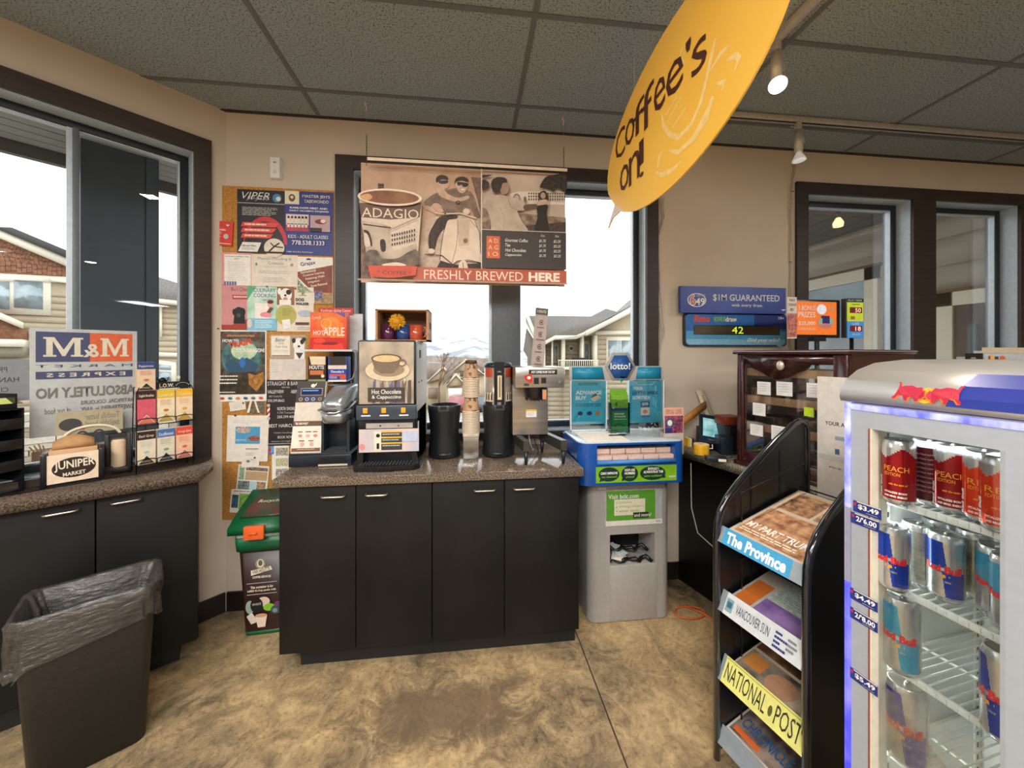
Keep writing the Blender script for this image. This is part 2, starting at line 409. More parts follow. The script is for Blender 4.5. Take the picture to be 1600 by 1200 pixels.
# remaining walls (unseen from the photo's viewpoint)
w = MB(); e = LW.w(LL, 0); w.box(e.x-.15, e.x, -7, e.y+.1, 0, CEIL, wallm); struct(w.build('wall_side'))
w = MB(); w.box(-4.5, 10, -7.15, -7, 0, CEIL, wallm); struct(w.build('wall_front'))
w = MB(); w.box(10, 10.15, -7.15, D+WT, 0, CEIL, wallm); struct(w.build('wall_right'))
# baseboards
bbm = M('#1d1613', .4)
w = MB(); w.box(XC+.01, 5, D-.012, D, 0, .11, bbm); struct(w.build('baseboard_back'))
w = MB(); w.box(LL, -.005, -.012, 0, 0, .11, bbm); struct(w.build('baseboard_left', loc=LW.w(0, 0), rz=LW.a))
# troffers
trm = M('#f4efe6', .5, emit=1.1)
for i, (tx, ty) in enumerate(TROFFERS):
    t = thing('ceiling_light', 'recessed fluorescent ceiling panel behind the viewpoint', 'ceiling light', (tx, ty, CEIL), 0, 'ceiling light panels')
    a = MB(); a.box(-.62, .62, -.32, .32, -.02, .0, M('#cfcfca', .5)); a.build('frame', t)
    a = MB(); a.box(-.58, .58, -.28, .28, -.028, -.02, trm); a.build('diffuser', t)

for dx_, dy_ in ((-.3, 1.08), (2.34, -1.8), (3.7, 1.3)):
    if dy_ == 1.3: continue
    t = thing('downlight', 'small round recessed ceiling downlight above and behind the viewpoint', 'ceiling light', (dx_, dy_, CEIL), 0, 'round downlights')
    a = MB(); a.lathe([(.055, -.004), (.075, -.004), (.078, 0), (.055, 0)], M('#d8d4cc', .4)); a.build('ring', t)
    a = MB(); a.lathe([(.001, -.003), (.055, -.003)], M('#ffe2b0', .4, emit=12), cap=False); a.build('bulb', t)
    area('downlight_lamp', (dx_, dy_, CEIL-.02), .1, 5, (1, .85, .68))
# ================================================================= COUNTERS AND CABINETS
ZC = .914
lamm = M('#4a3f37', .12, c2='#857564', scale=160, lo=.42, hi=.62, detail=6, spec=.6)
cabm = M('#131211', .5, noise=.35, scale=4, spec=.3)
hand = M('#c9bfae', .25, .9)
def handle(x0, x1, y, z, parent):
    a = MB(); r = .0045; d = .028
    a.tube([(x0, y, z), (x0, y-d*.6, z), (x0+.004, y-d*.9, z), (x0+.012, y-d, z), (x1-.012, y-d, z), (x1-.004, y-d*.9, z), (x1, y-d*.6, z), (x1, y, z)], r, hand, 10)
    return a.build('handle', parent, smooth=60)
def cabinet(label, loc, rz, w, d, doors, toe=(.0, .0), group=None):
    t = thing('base_cabinet', label, 'cabinet', loc, rz, group)
    a = MB(); a.box(0, w, .02, d, .10, .874, cabm); a.build('carcass', t)
    a = MB(); a.box(toe[0], w-toe[1], min(.06, d*.5), d, 0, .10, M('#171615', .6)); a.build('toe_kick', t)
    for x0, x1, hx in doors:
        a = MB(); a.box(x0+.002, x1-.002, 0, .019, .102, .868, cabm, .0015); dr = a.build('door', t)
        handle(hx[0], hx[1], 0, hx[2], dr)
YF = 1.775
CX0, CX1 = -.891, .560
o = MB(); o.box(CX0, CX1, YF, D-.0, .874, ZC, lamm, .004); tag(o.build('countertop'), 'speckled brown laminate countertop under the coffee machines', 'countertop')
yf = YF+.022
def fx(x, y=yf): return ray(x, 0).x/ray(x, 0).y*y
e = [fx(435.5), fx(556), fx(675), fx(788), fx(905)]
hz = .825
cabinet('black base cabinet under the single-cup brewer and hot chocolate machine', (e[0], yf, 0), 0, e[2]-e[0], D-.015-yf,
        [(0, e[1]-e[0], (fx(504)-e[0], fx(540)-e[0], hz)), (e[1]-e[0], e[2]-e[0], (fx(573)-e[0], fx(606)-e[0], hz))], (.07, 0))
cabinet('black base cabinet left of the grey lottery stand', (e[2]+.001, yf, 0), 0, e[4]-e[2]-.001, D-.015-yf,
        [(0, e[3]-e[2], (fx(741)-e[2], fx(773)-e[2], hz)), (e[3]-e[2], e[4]-e[2]-.001, (fx(802)-e[2], fx(834)-e[2], hz))], (0, .005))
# left counter
F1 = onz(311, 740, ZC); FL = onz(0, 788.6, ZC); dv = (F1-FL).normalized(); LA = math.atan2(dv.y, dv.x)
P2 = onz(333, 722, ZC); s3 = LW.hit(331, 700)[0]; P3 = LW.w(s3, ZC)
far = F1-dv*1.9; nW = Vector((math.sin(LW.a), -math.cos(LW.a), 0))
sf_ = (Vector((far.x, far.y))-LW.p).dot(LW.d); P4 = LW.w(sf_, ZC)
o = MB(); pts = [(p.x, p.y) for p in (far, F1, P2, P3, P4)]; o.prism_xy(pts, .874, ZC, lamm); tag(o.build('countertop'), 'speckled brown laminate counter below the angled window', 'countertop')
LC = Pl((-1.312, 1.943), math.degrees(LA))
s149 = LC.hit(149, 900)[0]; h = [LC.hit(x, 800)[0] for x in (68.3, 124.6, 174.4, 220.6)]
w2 = -s149
cabinet('black base cabinet at the right end of the window counter', LC.w(s149+.001, 0), LC.a, w2-.001, .20, [(0, w2-.001, (h[2]-s149, h[3]-s149, .835))], (0, .07))
cabinet('black base cabinet behind the open trash can', LC.w(s149-.62, 0), LC.a, .62, .085, [(0, .62, (h[0]-s149+.62, h[1]-s149+.62, .835))])
# fill the carcass back to the wall under the angled counter is not needed: the counter carries on to the wall
# ---------------------------------------------------------------- trash can with bag
def trashcan():
    a, b = onz(235, 914, .60), onz(22, 978, .60)
    d = (a-b).normalized(); rz = math.atan2(d.y, d.x); W, Dp = .352, .235
    n = Vector((-d.y, d.x, 0)); c = (a+b)/2+n*Dp/2; c.z = 0
    t = thing('trash_can', 'black open trash can with a clear grey bag folded over its rim', 'trash can', c, rz)
    m = M('#2a2724', .5, bump=.15, scale=60, noise=.12)
    o = MB(); o.loft([rrect(W-.07, Dp-.06, .03, .002), rrect(W-.012, Dp-.012, .035, .56), rrect(W, Dp, .04, .575), rrect(W, Dp, .04, .60), rrect(W-.012, Dp-.012, .035, .60), rrect(W-.08, Dp-.07, .03, .02)], m, True, True)
    o.build('bin_body', t)
    rnd = random.Random(5); bag = M('#4c4843', .18, alpha=.66, bump=1.0, scale=26, noise=.25, spec=.9, detail=5, stretch=(1, 1, 3))
    def lp(w, dd, r, z, amp, za=0):
        q = rrect(w, dd, r, z, 12); L_ = len(q); out = []
        ph = [rnd.random()*6 for _ in range(4)]
        for i, (x, y, zz) in enumerate(q):
            th = 2*math.pi*i/L_; k = amp*(math.sin(5*th+ph[0])+.7*math.sin(11*th+ph[1])+.5*math.sin(23*th+ph[2])+rnd.uniform(-.5, .5))*.5
            out.append((x*(1+k/w*1.5), y*(1+k/dd*1.2), zz+za*(math.sin(3*th+ph[3])+.5*math.sin(9*th+ph[1]))))
        return out
    o = MB()
    skew = lambda L_, s: [(x, y, z+s*(x/W)) for x, y, z in L_]
    o.loft([skew(lp(W+.02, Dp+.02, .05, .452, .02, .012), .06), skew(lp(W+.012, Dp+.014, .05, .475, .02, .006), .05), skew(lp(W+.018, Dp+.018, .05, .52, .014), .03), lp(W+.02, Dp+.02, .05, .57, .010), lp(W+.022, Dp+.022, .05, .596, .006, .002),
            lp(W+.006, Dp+.006, .045, .607, .004, .002), lp(W-.02, Dp-.02, .04, .600, .006), lp(W-.05, Dp-.05, .04, .55, .02), lp(W-.09, Dp-.08, .04, .45, .03), lp(W-.12, Dp-.10, .04, .33, .035), lp(W-.2, Dp-.15, .03, .27, .03, .02)], bag, False, True)
    o.build('bin_liner', t, smooth=50)
trashcan()
# ---------------------------------------------------------------- coffee pod recycling bin
def podbin():
    A = onz(400, 997, 0); W, Dp = .225, .26; c = Vector((A.x+.015, A.y+Dp/2, 0)); A1 = axial(Vector((A.x, A.y, 0)))
    t = thing('pod_recycling_bin', 'brown coffee pod bin with green lid and orange clip beside the counter', 'recycling bin', c, math.radians(4))
    br = M('#2c130f', .35, noise=.15); gr = M('#0f5c35', .4); lidm = M('#1c4a35', .35, noise=.3, c2='#5a3a34', scale=9, lo=.45, hi=.6)
    o = MB(); o.loft([rrect(W-.035, Dp-.05, .03, 0), rrect(W-.03, Dp-.05, .03, .02)], gr); 
    o.loft([rrect(W-.032, Dp-.05, .03, .02), rrect(W, Dp, .03, .47)], br, False, True)
    body = o.build('bin_body', t)
    o = MB(); o.loft([rrect(W+.02, Dp+.02, .03, .46), rrect(W+.028, Dp+.028, .03, .53)], gr); o.build('rim', t)
    o = MB(); o.loft([rrect(W+.026, Dp+.026, .03, .532), rrect(W+.03, Dp+.03, .03, .55), rrect(W+.028, Dp+.028, .03, .556)], M('#c9d3cd', .45, c2='#8aa79b', scale=30)); o.build('bag_edge', t)
    o = MB()
    w2 = W/2+.03
    o.prism_yz([(-Dp/2-.03, .556), (-Dp/2-.03, .59), (-Dp/2+.03, .625), (Dp/2-.04, .70), (Dp/2+.01, .70), (Dp/2+.01, .556)], -w2, w2, gr)
    o.hexa([(-w2+.03, -Dp/2+.02, .622), (w2-.03, -Dp/2+.02, .622), (w2-.05, Dp/2-.05, .70), (-w2+.05, Dp/2-.05, .70)], [(-w2+.04, -Dp/2+.03, .634), (w2-.04, -Dp/2+.03, .634), (w2-.06, Dp/2-.06, .71), (-w2+.06, Dp/2-.06, .71)], lidm)
    lid = o.build('lid', t)
    o = MB(); o.text('Recycling', -.06, .675, .075, .70, 0, CREAM, .2); 
    tx = o.build('lid_lettering', lid, loc=(0, -Dp/2+.015+.12, .0)); 
    tx.rotation_euler = (-math.radians(72), 0, 0); tx.location = (0, -.68*math.cos(math.radians(-72))*0-.05-.03, .0)
    tx.matrix_local = Matrix.Translation((0, -.02, .672)) @ Matrix.Rotation(math.radians(-66), 4, 'X') @ Matrix.Translation((0, 0, -.687))
    o = MB(); o.box(-.06, .035, -Dp/2-.052, -Dp/2-.03, .535, .605, M('#e2632a', .4), .006); o.tube([(-.03, -Dp/2-.055, .57), (.005, -Dp/2-.055, .57)], .006, M('#e2632a', .4)); o.build('clip', t)
    a = Art(W-.05, .40, 100, 200, None, z0=.03, x0=-(W-.05)/2, y0=0)
    cr = CREAM
    a.ell(48, 22, 14, 14, M('#8f8a70', .6)); a.ell(48, 21, 9, 11, cr); a.ell(48, 20, 6, 8, M('#5c5545', .6)); a.poly([(22, 38), (76, 30), (80, 40), (22, 52)], cr); a.tx('VAN HOUTTE', 26, 34, 74, 46, M('#2c130f', .5), bold=.01, rot=.12)
    a.tx('COFFEE SERVICES', 26, 54, 76, 60, cr, bold=.03)
    a.rect(10, 72, 92, 73.5, GREYL); a.rect(10, 102, 92, 103.5, GREYL); a.tx('This container is for', 20, 80, 82, 87, cr, bold=.03); a.tx('USED K-Cup packs only.', 12, 90, 90, 97, cr, bold=.03)
    a.ell(18, 136, 12, 18, M('#8fa39a', .6)); a.poly([(22, 150), (8, 160), (20, 182), (40, 176)], M('#d9cbbf', .6)); a.ell(55, 124, 17, 13, M('#d9c2b0', .6)); a.ell(36, 132, 17, 20, BLACK); a.tx('VAN HOUTTE', 24, 126, 48, 132, cr); a.ell(70, 140, 16, 10, LIME)
    a.poly([(32, 160), (64, 160), (58, 192), (38, 192)], M('#e6cfc0', .6)); a.ell(48, 160, 16, 5, M('#c79a70', .6)); a.ell(88, 148, 14, 12, M('#3a4d55', .5)); a.ell(94, 132, 10, 7, M('#6a3560', .5)); a.ell(86, 150, 7, 6, M('#7a8a90', .5))
    g = a.build('printed_front', body); g.matrix_local = Matrix.Translation((0, -Dp/2+.02, .0)) @ Matrix.Rotation(math.radians(2.6), 4, 'X')
podbin()
# ================================================================= THINGS ON THE WINDOW COUNTER
def bx(o, *a): return o.box(*a)
# napkin holder
P, rz, w = seat(62, 765, 163, 748, ZC); hh = zat(P, 712)-ZC
t = thing('napkin_holder', 'black napkin holder with a dark oval logo on its cream front', 'napkin holder', P, rz)
o = MB(); dp = .11
o.box(0, .018, 0, dp, 0, hh, BPL, .004); o.box(w-.018, w, 0, dp, 0, hh, BPL, .004); o.box(.01, w-.01, .012, dp, 0, .015, BPL); o.box(.01, w-.01, .02, dp, 0, hh*.55, BPL)
o.build('holder_body', t)
o = Art(w-.034, hh*.86, 100, 60, None, z0=.012, x0=.017, y0=.004); o.box(.017, w-.017, .004, .014, .012, .012+hh*.86, M('#e9cfb4', .5))
o.ell(52, 30, 44, 23, M('#2c1a14', .4)); o.ring(52, 30, 44, 23, 1.4, CREAM); o.tx('JUNIPER', 14, 14, 92, 36, CREAM, bold=.02, rot=.03); o.tx('MARKET', 30, 39, 74, 47, CREAM, bold=.02, rot=.03); o.build('logo_plate', t)
kraft = M('#b98f62', .85, c2='#a87c50', scale=25)
o = MB(); o.box(.02, w-.02, .03, dp-.02, hh*.5, hh+.008, M('#c9a27a', .8), .004)
o.loft([[(.03+(w-.06)*k/10, .035+.05*q, hh+.005+zz*(.6+.4*math.sin(math.pi*k/10))) for k in range(11)]+[(.03+(w-.06)*k/10, .04+.05*q, hh+zz*.2) for k in range(10, -1, -1)] for q, zz in ((0, .03), (.5, .062), (1, .05))], kraft)
o.build('napkins', t)
# condiment rack at the far left
P, rz, w = seat(-70, 790, 38, 764, ZC); hh = zat(onz(38, 764, ZC), 637)-ZC
t = thing('condiment_organizer', 'tall black counter organizer with smoky tiers at the left edge', 'organizer', P, rz)
o = MB(); smoke = M('#2c2a28', .15, alpha=.75)
o.box(0, w, .17, .18, 0, hh, BPL); o.box(0, .006, 0, .18, 0, hh, BPL); o.box(w-.006, w, 0, .18, 0, hh, BPL)
for k in range(4): o.box(0, w, 0, .18, hh*k/4, hh*k/4+.005, BPL)
o.box(0, w, 0, .18, hh-.006, hh, BPL); o.build('frame', t)
for k in range(1, 4):
    o = MB(); o.box(.006, w-.006, -.006, 0, hh*k/4, hh*k/4+hh*.13, smoke, .002); o.build('tier_front', t)
o = MB(); o.box(0, w-.01, .02, .16, hh, hh+.004, BPL); o.box(0, w-.01, .15, .16, hh, hh+.075, BPL, .01); o.box(w-.016, w-.01, .02, .16, hh, hh+.06, BPL); o.box(0, w-.01, .02, .026, hh, hh+.02, BPL); o.build('top_tray', t)
for k in range(7):
    o = MB(); o.box(0, .07, 0, .045, 0, .004, [M('#c8d27a', .6), M('#d8cfae', .6), WHITE][k % 3]); q = o.build('sugar_packet'); tag(q, 'paper sweetener packet in the top tray of the black organizer', 'packet', 'sweetener packets in the organizer tray')
    q.matrix_world = Matrix.Translation(P) @ Matrix.Rotation(rz, 4, 'Z') @ Matrix.Translation((.01+.032*(k % 5), .04+.012*(k % 3), hh+.006+.006*(k//3)+.004*(k % 2))) @ Matrix.Rotation(.3*math.sin(k*2), 4, 'Z') @ Matrix.Rotation(.5, 4, 'X')
# kraft sleeve box between organizer and napkin holder
P, rz, w = seat(42, 752, 60, 750, ZC)
t = thing('stir_stick_box', 'open cardboard box of stir sticks behind the left end of the napkin holder', 'box', onz(45, 742, ZC), rz)
o = MB(); o.box(0, .07, .02, .09, 0, .10, M('#8d6a4c', .8)); o.build('box', t)
o = MB(); 
for k in range(4): o.tube([(.01+.008*k, .03+.005*k, .09), (-.012+.012*k, .03+.006*k, .125+.006*(k % 3))], .003, M('#d0a67c', .7), 6)
o.build('stir_sticks', t)
# cup lid holder
P, rz, w = seat(163, 741, 205, 735, ZC); hh = zat(P, 680)-ZC
t = thing('lid_dispenser', 'black plastic dispenser with a stack of beige cup lids, right of the napkin holder', 'dispenser', P, rz)
o = MB(); bk = M('#2a2625', .4)
o.box(0, w, .012, .08, 0, hh, bk, .004); o.box(0, w*.17, 0, .02, 0, hh, bk, .003); o.box(w*.83, w, 0, .02, 0, hh, bk, .003); o.box(0, w, 0, .02, 0, hh*.12, bk, .003); o.box(w*.15, w*.85, .005, .03, hh*.92, hh, bk); o.build('holder_body', t)
o = MB()
o.lathe([(w*.30, hh*.13)]+[q for k in range(12) for q in ((w*.325, hh*(.14+.058*k)), (w*.31, hh*(.16+.058*k)))]+[(w*.27, hh*.85)], M('#d9bd9b', .6), (w/2, .025, 0), 28); o.build('lid_stack', t)
# tea bag rack
P, rz, w = seat(213, 741, 302, 724, ZC); zt = lambda y: zat(P, y)-ZC
t = thing('tea_rack', 'black wire rack of boxed tea bags by the angled window', 'tea rack', P, rz)
wire = M('#0f0f10', .35, .6); o = MB(); R = .0022
th = zt(606)
for X in (0, w):
    o.tube([(X, 0, 0), (X, .0, th*.94), (X+(.01 if X == 0 else -.01), .0, th)], R, wire, 6); o.tube([(X, 0, .03), (X, .09, .03), (X, .09, .0)], R, wire, 6); o.tube([(X, .09, .03), (X, .05, th)], R, wire, 6)
for z0 in (zt(730), zt(666)):
    o.tube([(0, .05, z0), (0, -.012, z0), (w, -.012, z0), (w, .05, z0)], R, wire, 6)
    pts = [(w*k/24, -.014, z0+.028+.006*abs(math.sin(math.pi*k/8))) for k in range(25)]; o.tube(pts, R, wire, 6)
    for k in range(4): o.tube([(w*k/3, -.013, z0), (w*k/3, -.013, z0+.028)], R*.8, wire, 6)
o.tube([(.0, .05, th), (w, .05, th)], R, wire, 6); o.build('wire_frame', t)
a = Art(w*.62, .032, 100, 30, BLACK, z0=th-.012, x0=w*.36, y0=.04); a.tx('L.O.W.', 10, 8, 52, 26, CREAM, bold=.02); a.ring(78, 22, 20, 16, 1, CREAM, 180, 360)
a.prism_xz([(w*.40+.0, th+.02), (w*.42, th+.034), (w*.46, th+.042), (w*.5, th+.042), (w*.54, th+.034), (w*.56, th+.02)], .041, .044, BLACK); a.tube([(w*.55, .042, th+.024), (w*.585, .042, th+.034), (w*.59, .042, th+.042), (w*.555, .042, th+.037)], .0025, BLACK, 6); a.tube([(w*.41, .042, th+.028), (w*.375, .042, th+.042)], .003, BLACK, 6)
a.ell(66, -19, 5, 9, CREAM); a.build('header_card', t)
boxes = [(0, 0, '#2c1512', '#e4d3b6', '#2c1512', 'Earl Grey', 'brown and beige box of Earl Grey tea, lower left in the wire rack', '#8fc0c4'),
         (1, 0, '#3f6fb0', '#e0d3bd', '#1a2433', 'Decaffeinated', 'blue topped box of tea, lower middle in the wire rack', '#7aa070'),
         (2, 0, '#d94a3a', '#f0bfa0', '#c9685a', 'Orange Spice', 'red topped box of orange tea, lower right in the wire rack', '#e0662a'),
         (0, 1, '#2c1512', '#d4586a', '#e0705a', 'English Breakfast', 'pink box of English breakfast tea, upper left in the wire rack', '#d4586a'),
         (1, 1, '#e5b91f', '#ead9b8', '#b5a040', 'Lemon Lift', 'yellow topped box of tea, upper middle in the wire rack', '#c96a30'),
         (2, 1, '#efb61e', '#f0d6b4', '#c09a1e', 'Chamomile', 'yellow and orange topped box of tea, upper right in the wire rack', '#e0a040')]
def teabox(k, x0, z0, bw, bh, top, body, tri, txt, lab, acc, y=0.0):
    a = Art(bw, bh, 60, 120, None, z0=0, x0=0, y0=0); a.box(0, bw, 0, .035, 0, bh, M(body, .5)); tm = M(top, .5)
    a.rect(0, 0, 60, 30, tm); a.tx('TEA CO', 8, 3, 52, 9, M('#c98a4a', .5)) if 0 else None; a.tx(txt, 6, 12, 54, 24, CREAM, bold=.01); a.lines(10, 38, 50, 58, 4, M(acc, .5), .3, k)
    a.ell(30, 76, 9, 5, M(acc, .5)); a.poly([(3, 118), (30, 88), (57, 118)], M(tri, .5)); a.line([(3, 118), (30, 88), (57, 118)], 2, CREAM); a.lines(14, 106, 46, 114, 2, M('#d8c8a8', .5), .3, k)
    q = a.build('tea_box'); tag(q, lab, 'tea box', 'tea boxes in the wire rack')
    q.matrix_world = Matrix.Translation(P) @ Matrix.Rotation(rz, 4, 'Z') @ Matrix.Translation((x0, y, z0))
for k, (cx_, rw, top, body, tri, txt, lab, acc) in enumerate(boxes):
    z0 = zt(729) if rw == 0 else zt(665); teabox(k, w*cx_/3+.003, z0+.003, w/3-.006, (zt(613)-zt(665)) if rw else (zt(677)-zt(729)), top, body, tri, txt, lab, acc)
teabox(9, .003, zt(611), w/3-.006, zt(566)-zt(611), '#26417f', '#dcc0a0', '#16181c', 'Peppermint', 'tall blue topped box of peppermint tea standing highest, above the pink box', '#c9685a', .004)
# film posters taped to the angled window (seen from behind, lettering reversed)
film = M('#c3c6c4', .4, alpha=.74, noise=.05); WG = Pl(LW.w(0, 0, -.064)[:2], 45)
def winposter(x0, y0, x1, y1, W, Hh, name, base, lab, cat, off=0):
    s0, zt_ = WG.hit(x0, y0); s1, zb = WG.hit(x1, y1); zb = WG.hit(x1, y1)[1]
    a = Art(s1-s0, zt_-zb, W, Hh, base, th=.0006, z0=zb, x0=s0, y0=-.004-off); return a
a = winposter(46, 512, 214, 667, 160, 160, 'p', film, '', '')
nv = M('#3a4264', .5); og = M('#cc5a2c', .5); tt = M('#cfc7b4', .5); g2 = M('#6f6c66', .5)
def mir(a, t, x0, y0, x1, y1, m, **k):
    d = textmesh(t, k.get('bold', 0), 0); vs, fs, bb = d; y = a.ly(); i = a.mi(m); nvv = []
    for q, r in vs: nvv.append(a.bm.verts.new((a.X(x1-(q-bb[0])/(bb[2]-bb[0])*(x1-x0)), y, a.Z(y1-(r-bb[1])/(bb[3]-bb[1])*(y1-y0)))))
    for f in fs:
        try: a.bm.faces.new([nvv[c] for c in f]).material_index = i
        except ValueError: pass

def EM(x0, x1):
    P_ = [(0, 1), (0, .91), (.07, .91), (.07, .09), (0, .09), (0, 0), (.27, 0), (.5, .64), (.73, 0), (1, 0), (1, .09), (.93, .09), (.93, .91), (1, .91), (1, 1), (.68, 1), (.68, .91), (.77, .91), (.77, .2), (.54, .97), (.46, .97), (.23, .2), (.23, .91), (.32, .91), (.32, 1)]
    a.poly([(x0+(x1-x0)*u, 13+29*v) for u, v in P_], tt)
a.rect(8, 5, 84, 50, nv); a.rect(84, 5, 152, 50, og); EM(18, 74); mir(a, '&', 74, 22, 98, 43, tt, bold=.02); EM(100, 146)
mir(a, 'M A R K E T', 8, 54, 152, 58, nv); a.rect(8, 64, 152, 75, nv); mir(a, 'E X P R E S S', 22, 66.5, 140, 72.5, tt, bold=.02)
mir(a, 'ABSOLUTELY NO', 8, 88, 156, 104, g2, bold=.03); mir(a, 'ARTIFICIAL COLOURS', 70, 110, 154, 116, g2, bold=.02); mir(a, 'SWEETENERS in ANY', 70, 120, 154, 128, g2, bold=.02); mir(a, 'of our food', 20, 118, 56, 127, g2)
q = a.build('window_poster', loc=WG.w(0, 0), rz=WG.a); tag(q, 'orange and navy food market poster on the window glass, lettering seen from behind', 'poster')
a = winposter(-60, 562, 46, 625, 110, 66, 'p', M('#868a90', .4, alpha=.8), '', ''); iv = M('#2c2c2c', .5)
mir(a, 'PREPARED', 4, 12, 72, 20, iv); mir(a, 'HANDMADE', 2, 28, 92, 36, iv); mir(a, 'CIGARS', 26, 44, 74, 51, iv)
q = a.build('window_poster', loc=WG.w(0, 0), rz=WG.a); tag(q, 'grey window poster with reversed black lettering at the left edge', 'poster')
# butter sign with its rounded back frame
a = winposter(86, 643, 190, 668, 104, 26, 'p', M('#a99f83', .5), '', '', .05); mir(a, 'Toothills butter', 44, 4, 98, 11, M('#6d6650', .5)); mir(a, 'available here!', 44, 12, 98, 20, M('#6d6650', .5)); a.ell(22, 15, 17, 7, M('#3c3c3a', .5)); a.poly([(36, 22), (44, 22), (40, 15)], M('#b2563e', .5))
s0, z0 = WG.hit(95, 668); s1, z1 = WG.hit(188, 690); aa = (s0+s1)/2; rr = (s1-s0)/2
a.tube([(aa-rr*math.cos(math.pi*k/16), -.055, z1-.01+(z0-z1+.012)*math.sin(math.pi*k/16)**.5) for k in range(17)], .006, CREAM, 8)
a.box(s0+.01, s1-.01, -.054, -.050, ZC, z1+.018, M('#5d5746', .5, c2='#a99f83', scale=30))
for q in (.3, .7): a.ring(20+64*q, 36, 13, 13, 2, M('#3a362c', .5), 180, 360)
q = a.build('butter_sign', loc=WG.w(0, 0), rz=WG.a); tag(q, 'tan sign about butter standing against the window behind the napkin holder', 'sign')
# ================================================================= MACHINES ON THE COFFEE COUNTER
def place(x, y, z=ZC): return onz(x, y, z)
def sc(P): return axial(P)/F      # metres per photo pixel at P
# ---- single-cup brewer with its display panel
P = place(450, 731); k = sc(P); W = 96*k
t = thing('single_cup_brewer', 'silver and black single-cup coffee brewer with display panel at the left end of the counter', 'coffee machine', P, 0)
o = MB(); dn = M('#17212c', .35); Z = lambda y: (731-y)*k
o.box(0, W*.99, 0, .25, 0, Z(712), dn, .006); o.box(W*.0, W*1.0, .004, .25, Z(712), Z(710), M('#2c3138', .4), .002)
o.box(W*.47, W*.93, -.004, .02, .004, .012, M('#d8c8b0', .3)); o.box(W*.5, W*.9, -.002, .01, .02, Z(716), BLACK); o.build('base_drawer', t)
pw = W*.47
o = MB(); hp = Z(598)-Z(712)
pa = Art(pw, hp*1.02, 47, 116, M('#cfc4b4', .45), th=.02, x0=0, y0=0)
pa.rect(0, 0, 46, 34, M('#2c1a12', .4)); pa.ell(26, 7, 3.6, 3, CREAM); pa.poly([(28, 6), (32, 2), (31, 7)], CREAM); pa.rect(7, 11, 42, 23, M('#9a948a', .3)); pa.rect(8, 12, 41, 22, M('#15184a', .2, emit=.15)); pa.lines(10, 14, 36, 18, 1, SKYB, .5)
for q, c in ((8, '#b89a7a'), (18, '#8fb0e6'), (28, '#8fb0e6'), (39, '#9a8a5a')): pa.ell(q, 29, 3.2, 3, M(c, .4)); pa.ell(q, 29, 2, 1.9, M('#3a3f66', .4))
pa.rect(0, 64, 47, 72, M('#5d4028', .5)); pa.tx('"BE BREWED"', 3, 66, 24, 69.5, CREAM, bold=.03); pa.rect(0, 72, 47, 110, M('#e6d5c6', .6)); pa.rect(1, 106, 46, 111, M('#7a4a2c', .5)); pa.lines(10, 107.5, 38, 109.5, 1, CREAM)
for i in range(3):
    pa.lines(9+12*i, 80, 18+12*i, 82, 1, BROWN, .8, i); pa.ell(13+12*i, 87, 3.4, 2.4, M(['#c98a6a', '#d8a48a', '#c97a6a'][i], .6))
for i in range(2): pa.lines(12+15*i, 94, 22+15*i, 96, 1, BROWN, .8, i+5); pa.ell(17+15*i, 100, 3, 3.5, M('#c9a088', .6))
pan = pa.build('display_panel', t); pan.matrix_local = Matrix.Translation((.006, .012, Z(712))) @ Matrix.Rotation(math.radians(-11), 4, 'X') @ Matrix.Shear('XZ', 4, (.0, .0)) if 0 else Matrix.Translation((.006, .012, Z(712))) @ Matrix.Rotation(math.radians(-12), 4, 'X')
silv = M('#aab0b4', .28, .75, noise=.05); dks = M('#2c333a', .35, .2)
x0, x1 = W*.49, W*.94
o = MB(); zt1, zb1 = Z(622), Z(664); zl = Z(602)
o.box(x0+.0, x1, .10, .25, Z(712), Z(632), dks, .01); o.box(x0, x0+.012, .02, .12, Z(712), Z(660), dks); o.box(x1-.014, x1, .02, .12, Z(712), Z(660), dks)
o.build('rear_housing', t)
o = MB(); xm = (x0+x1)/2-.004; ww = (x1-x0)*.94
o.loft([rrect(ww*.8, .12, .03, Z(664), cx=xm, cy=.06), rrect(ww*.9, .15, .035, Z(660), cx=xm, cy=.06), rrect(ww, .19, .04, Z(644), cx=xm, cy=.07)], silv); o.build('brew_head', t)
o = MB(); o.loft([rrect(ww*.99, .19, .04, Z(643), cx=xm, cy=.07), rrect(ww*.97, .19, .045, Z(630), cx=xm, cy=.075), rrect(ww*.93, .19, .05, Z(618), cx=xm+.008, cy=.12), rrect(ww*.9, .14, .05, Z(609), cx=xm+.012, cy=.14), rrect(ww*.75, .08, .03, Z(605), cx=xm+.016, cy=.17)], silv)
lid = o.build('lid', t)
o = MB(); o.text('KEURIG', xm-.03, Z(637), xm+.018, Z(632), -.0265, M('#4a4a4c', .4)); o.build('lettering', lid)
o = MB(); o.tube([(x0-.012, .08, Z(640)), (x0-.006, .0, Z(642)), (xm-.02, -.035, Z(645)), (xm+.02, -.035, Z(645)), (x1+.0, .0, Z(641)), (x1+.01, .08, Z(632))], .0055, CHROME, 10); o.build('lift_handle', t)
o = MB(); o.box(x0+.012, x1-.012, .01, .11, Z(712), Z(707), BPLM, .002)
for i in range(6): o.box(x0+.02, x1-.02, .02+.014*i, .024+.014*i, Z(707), Z(706.4), DKG)
o.build('drip_tray', t)
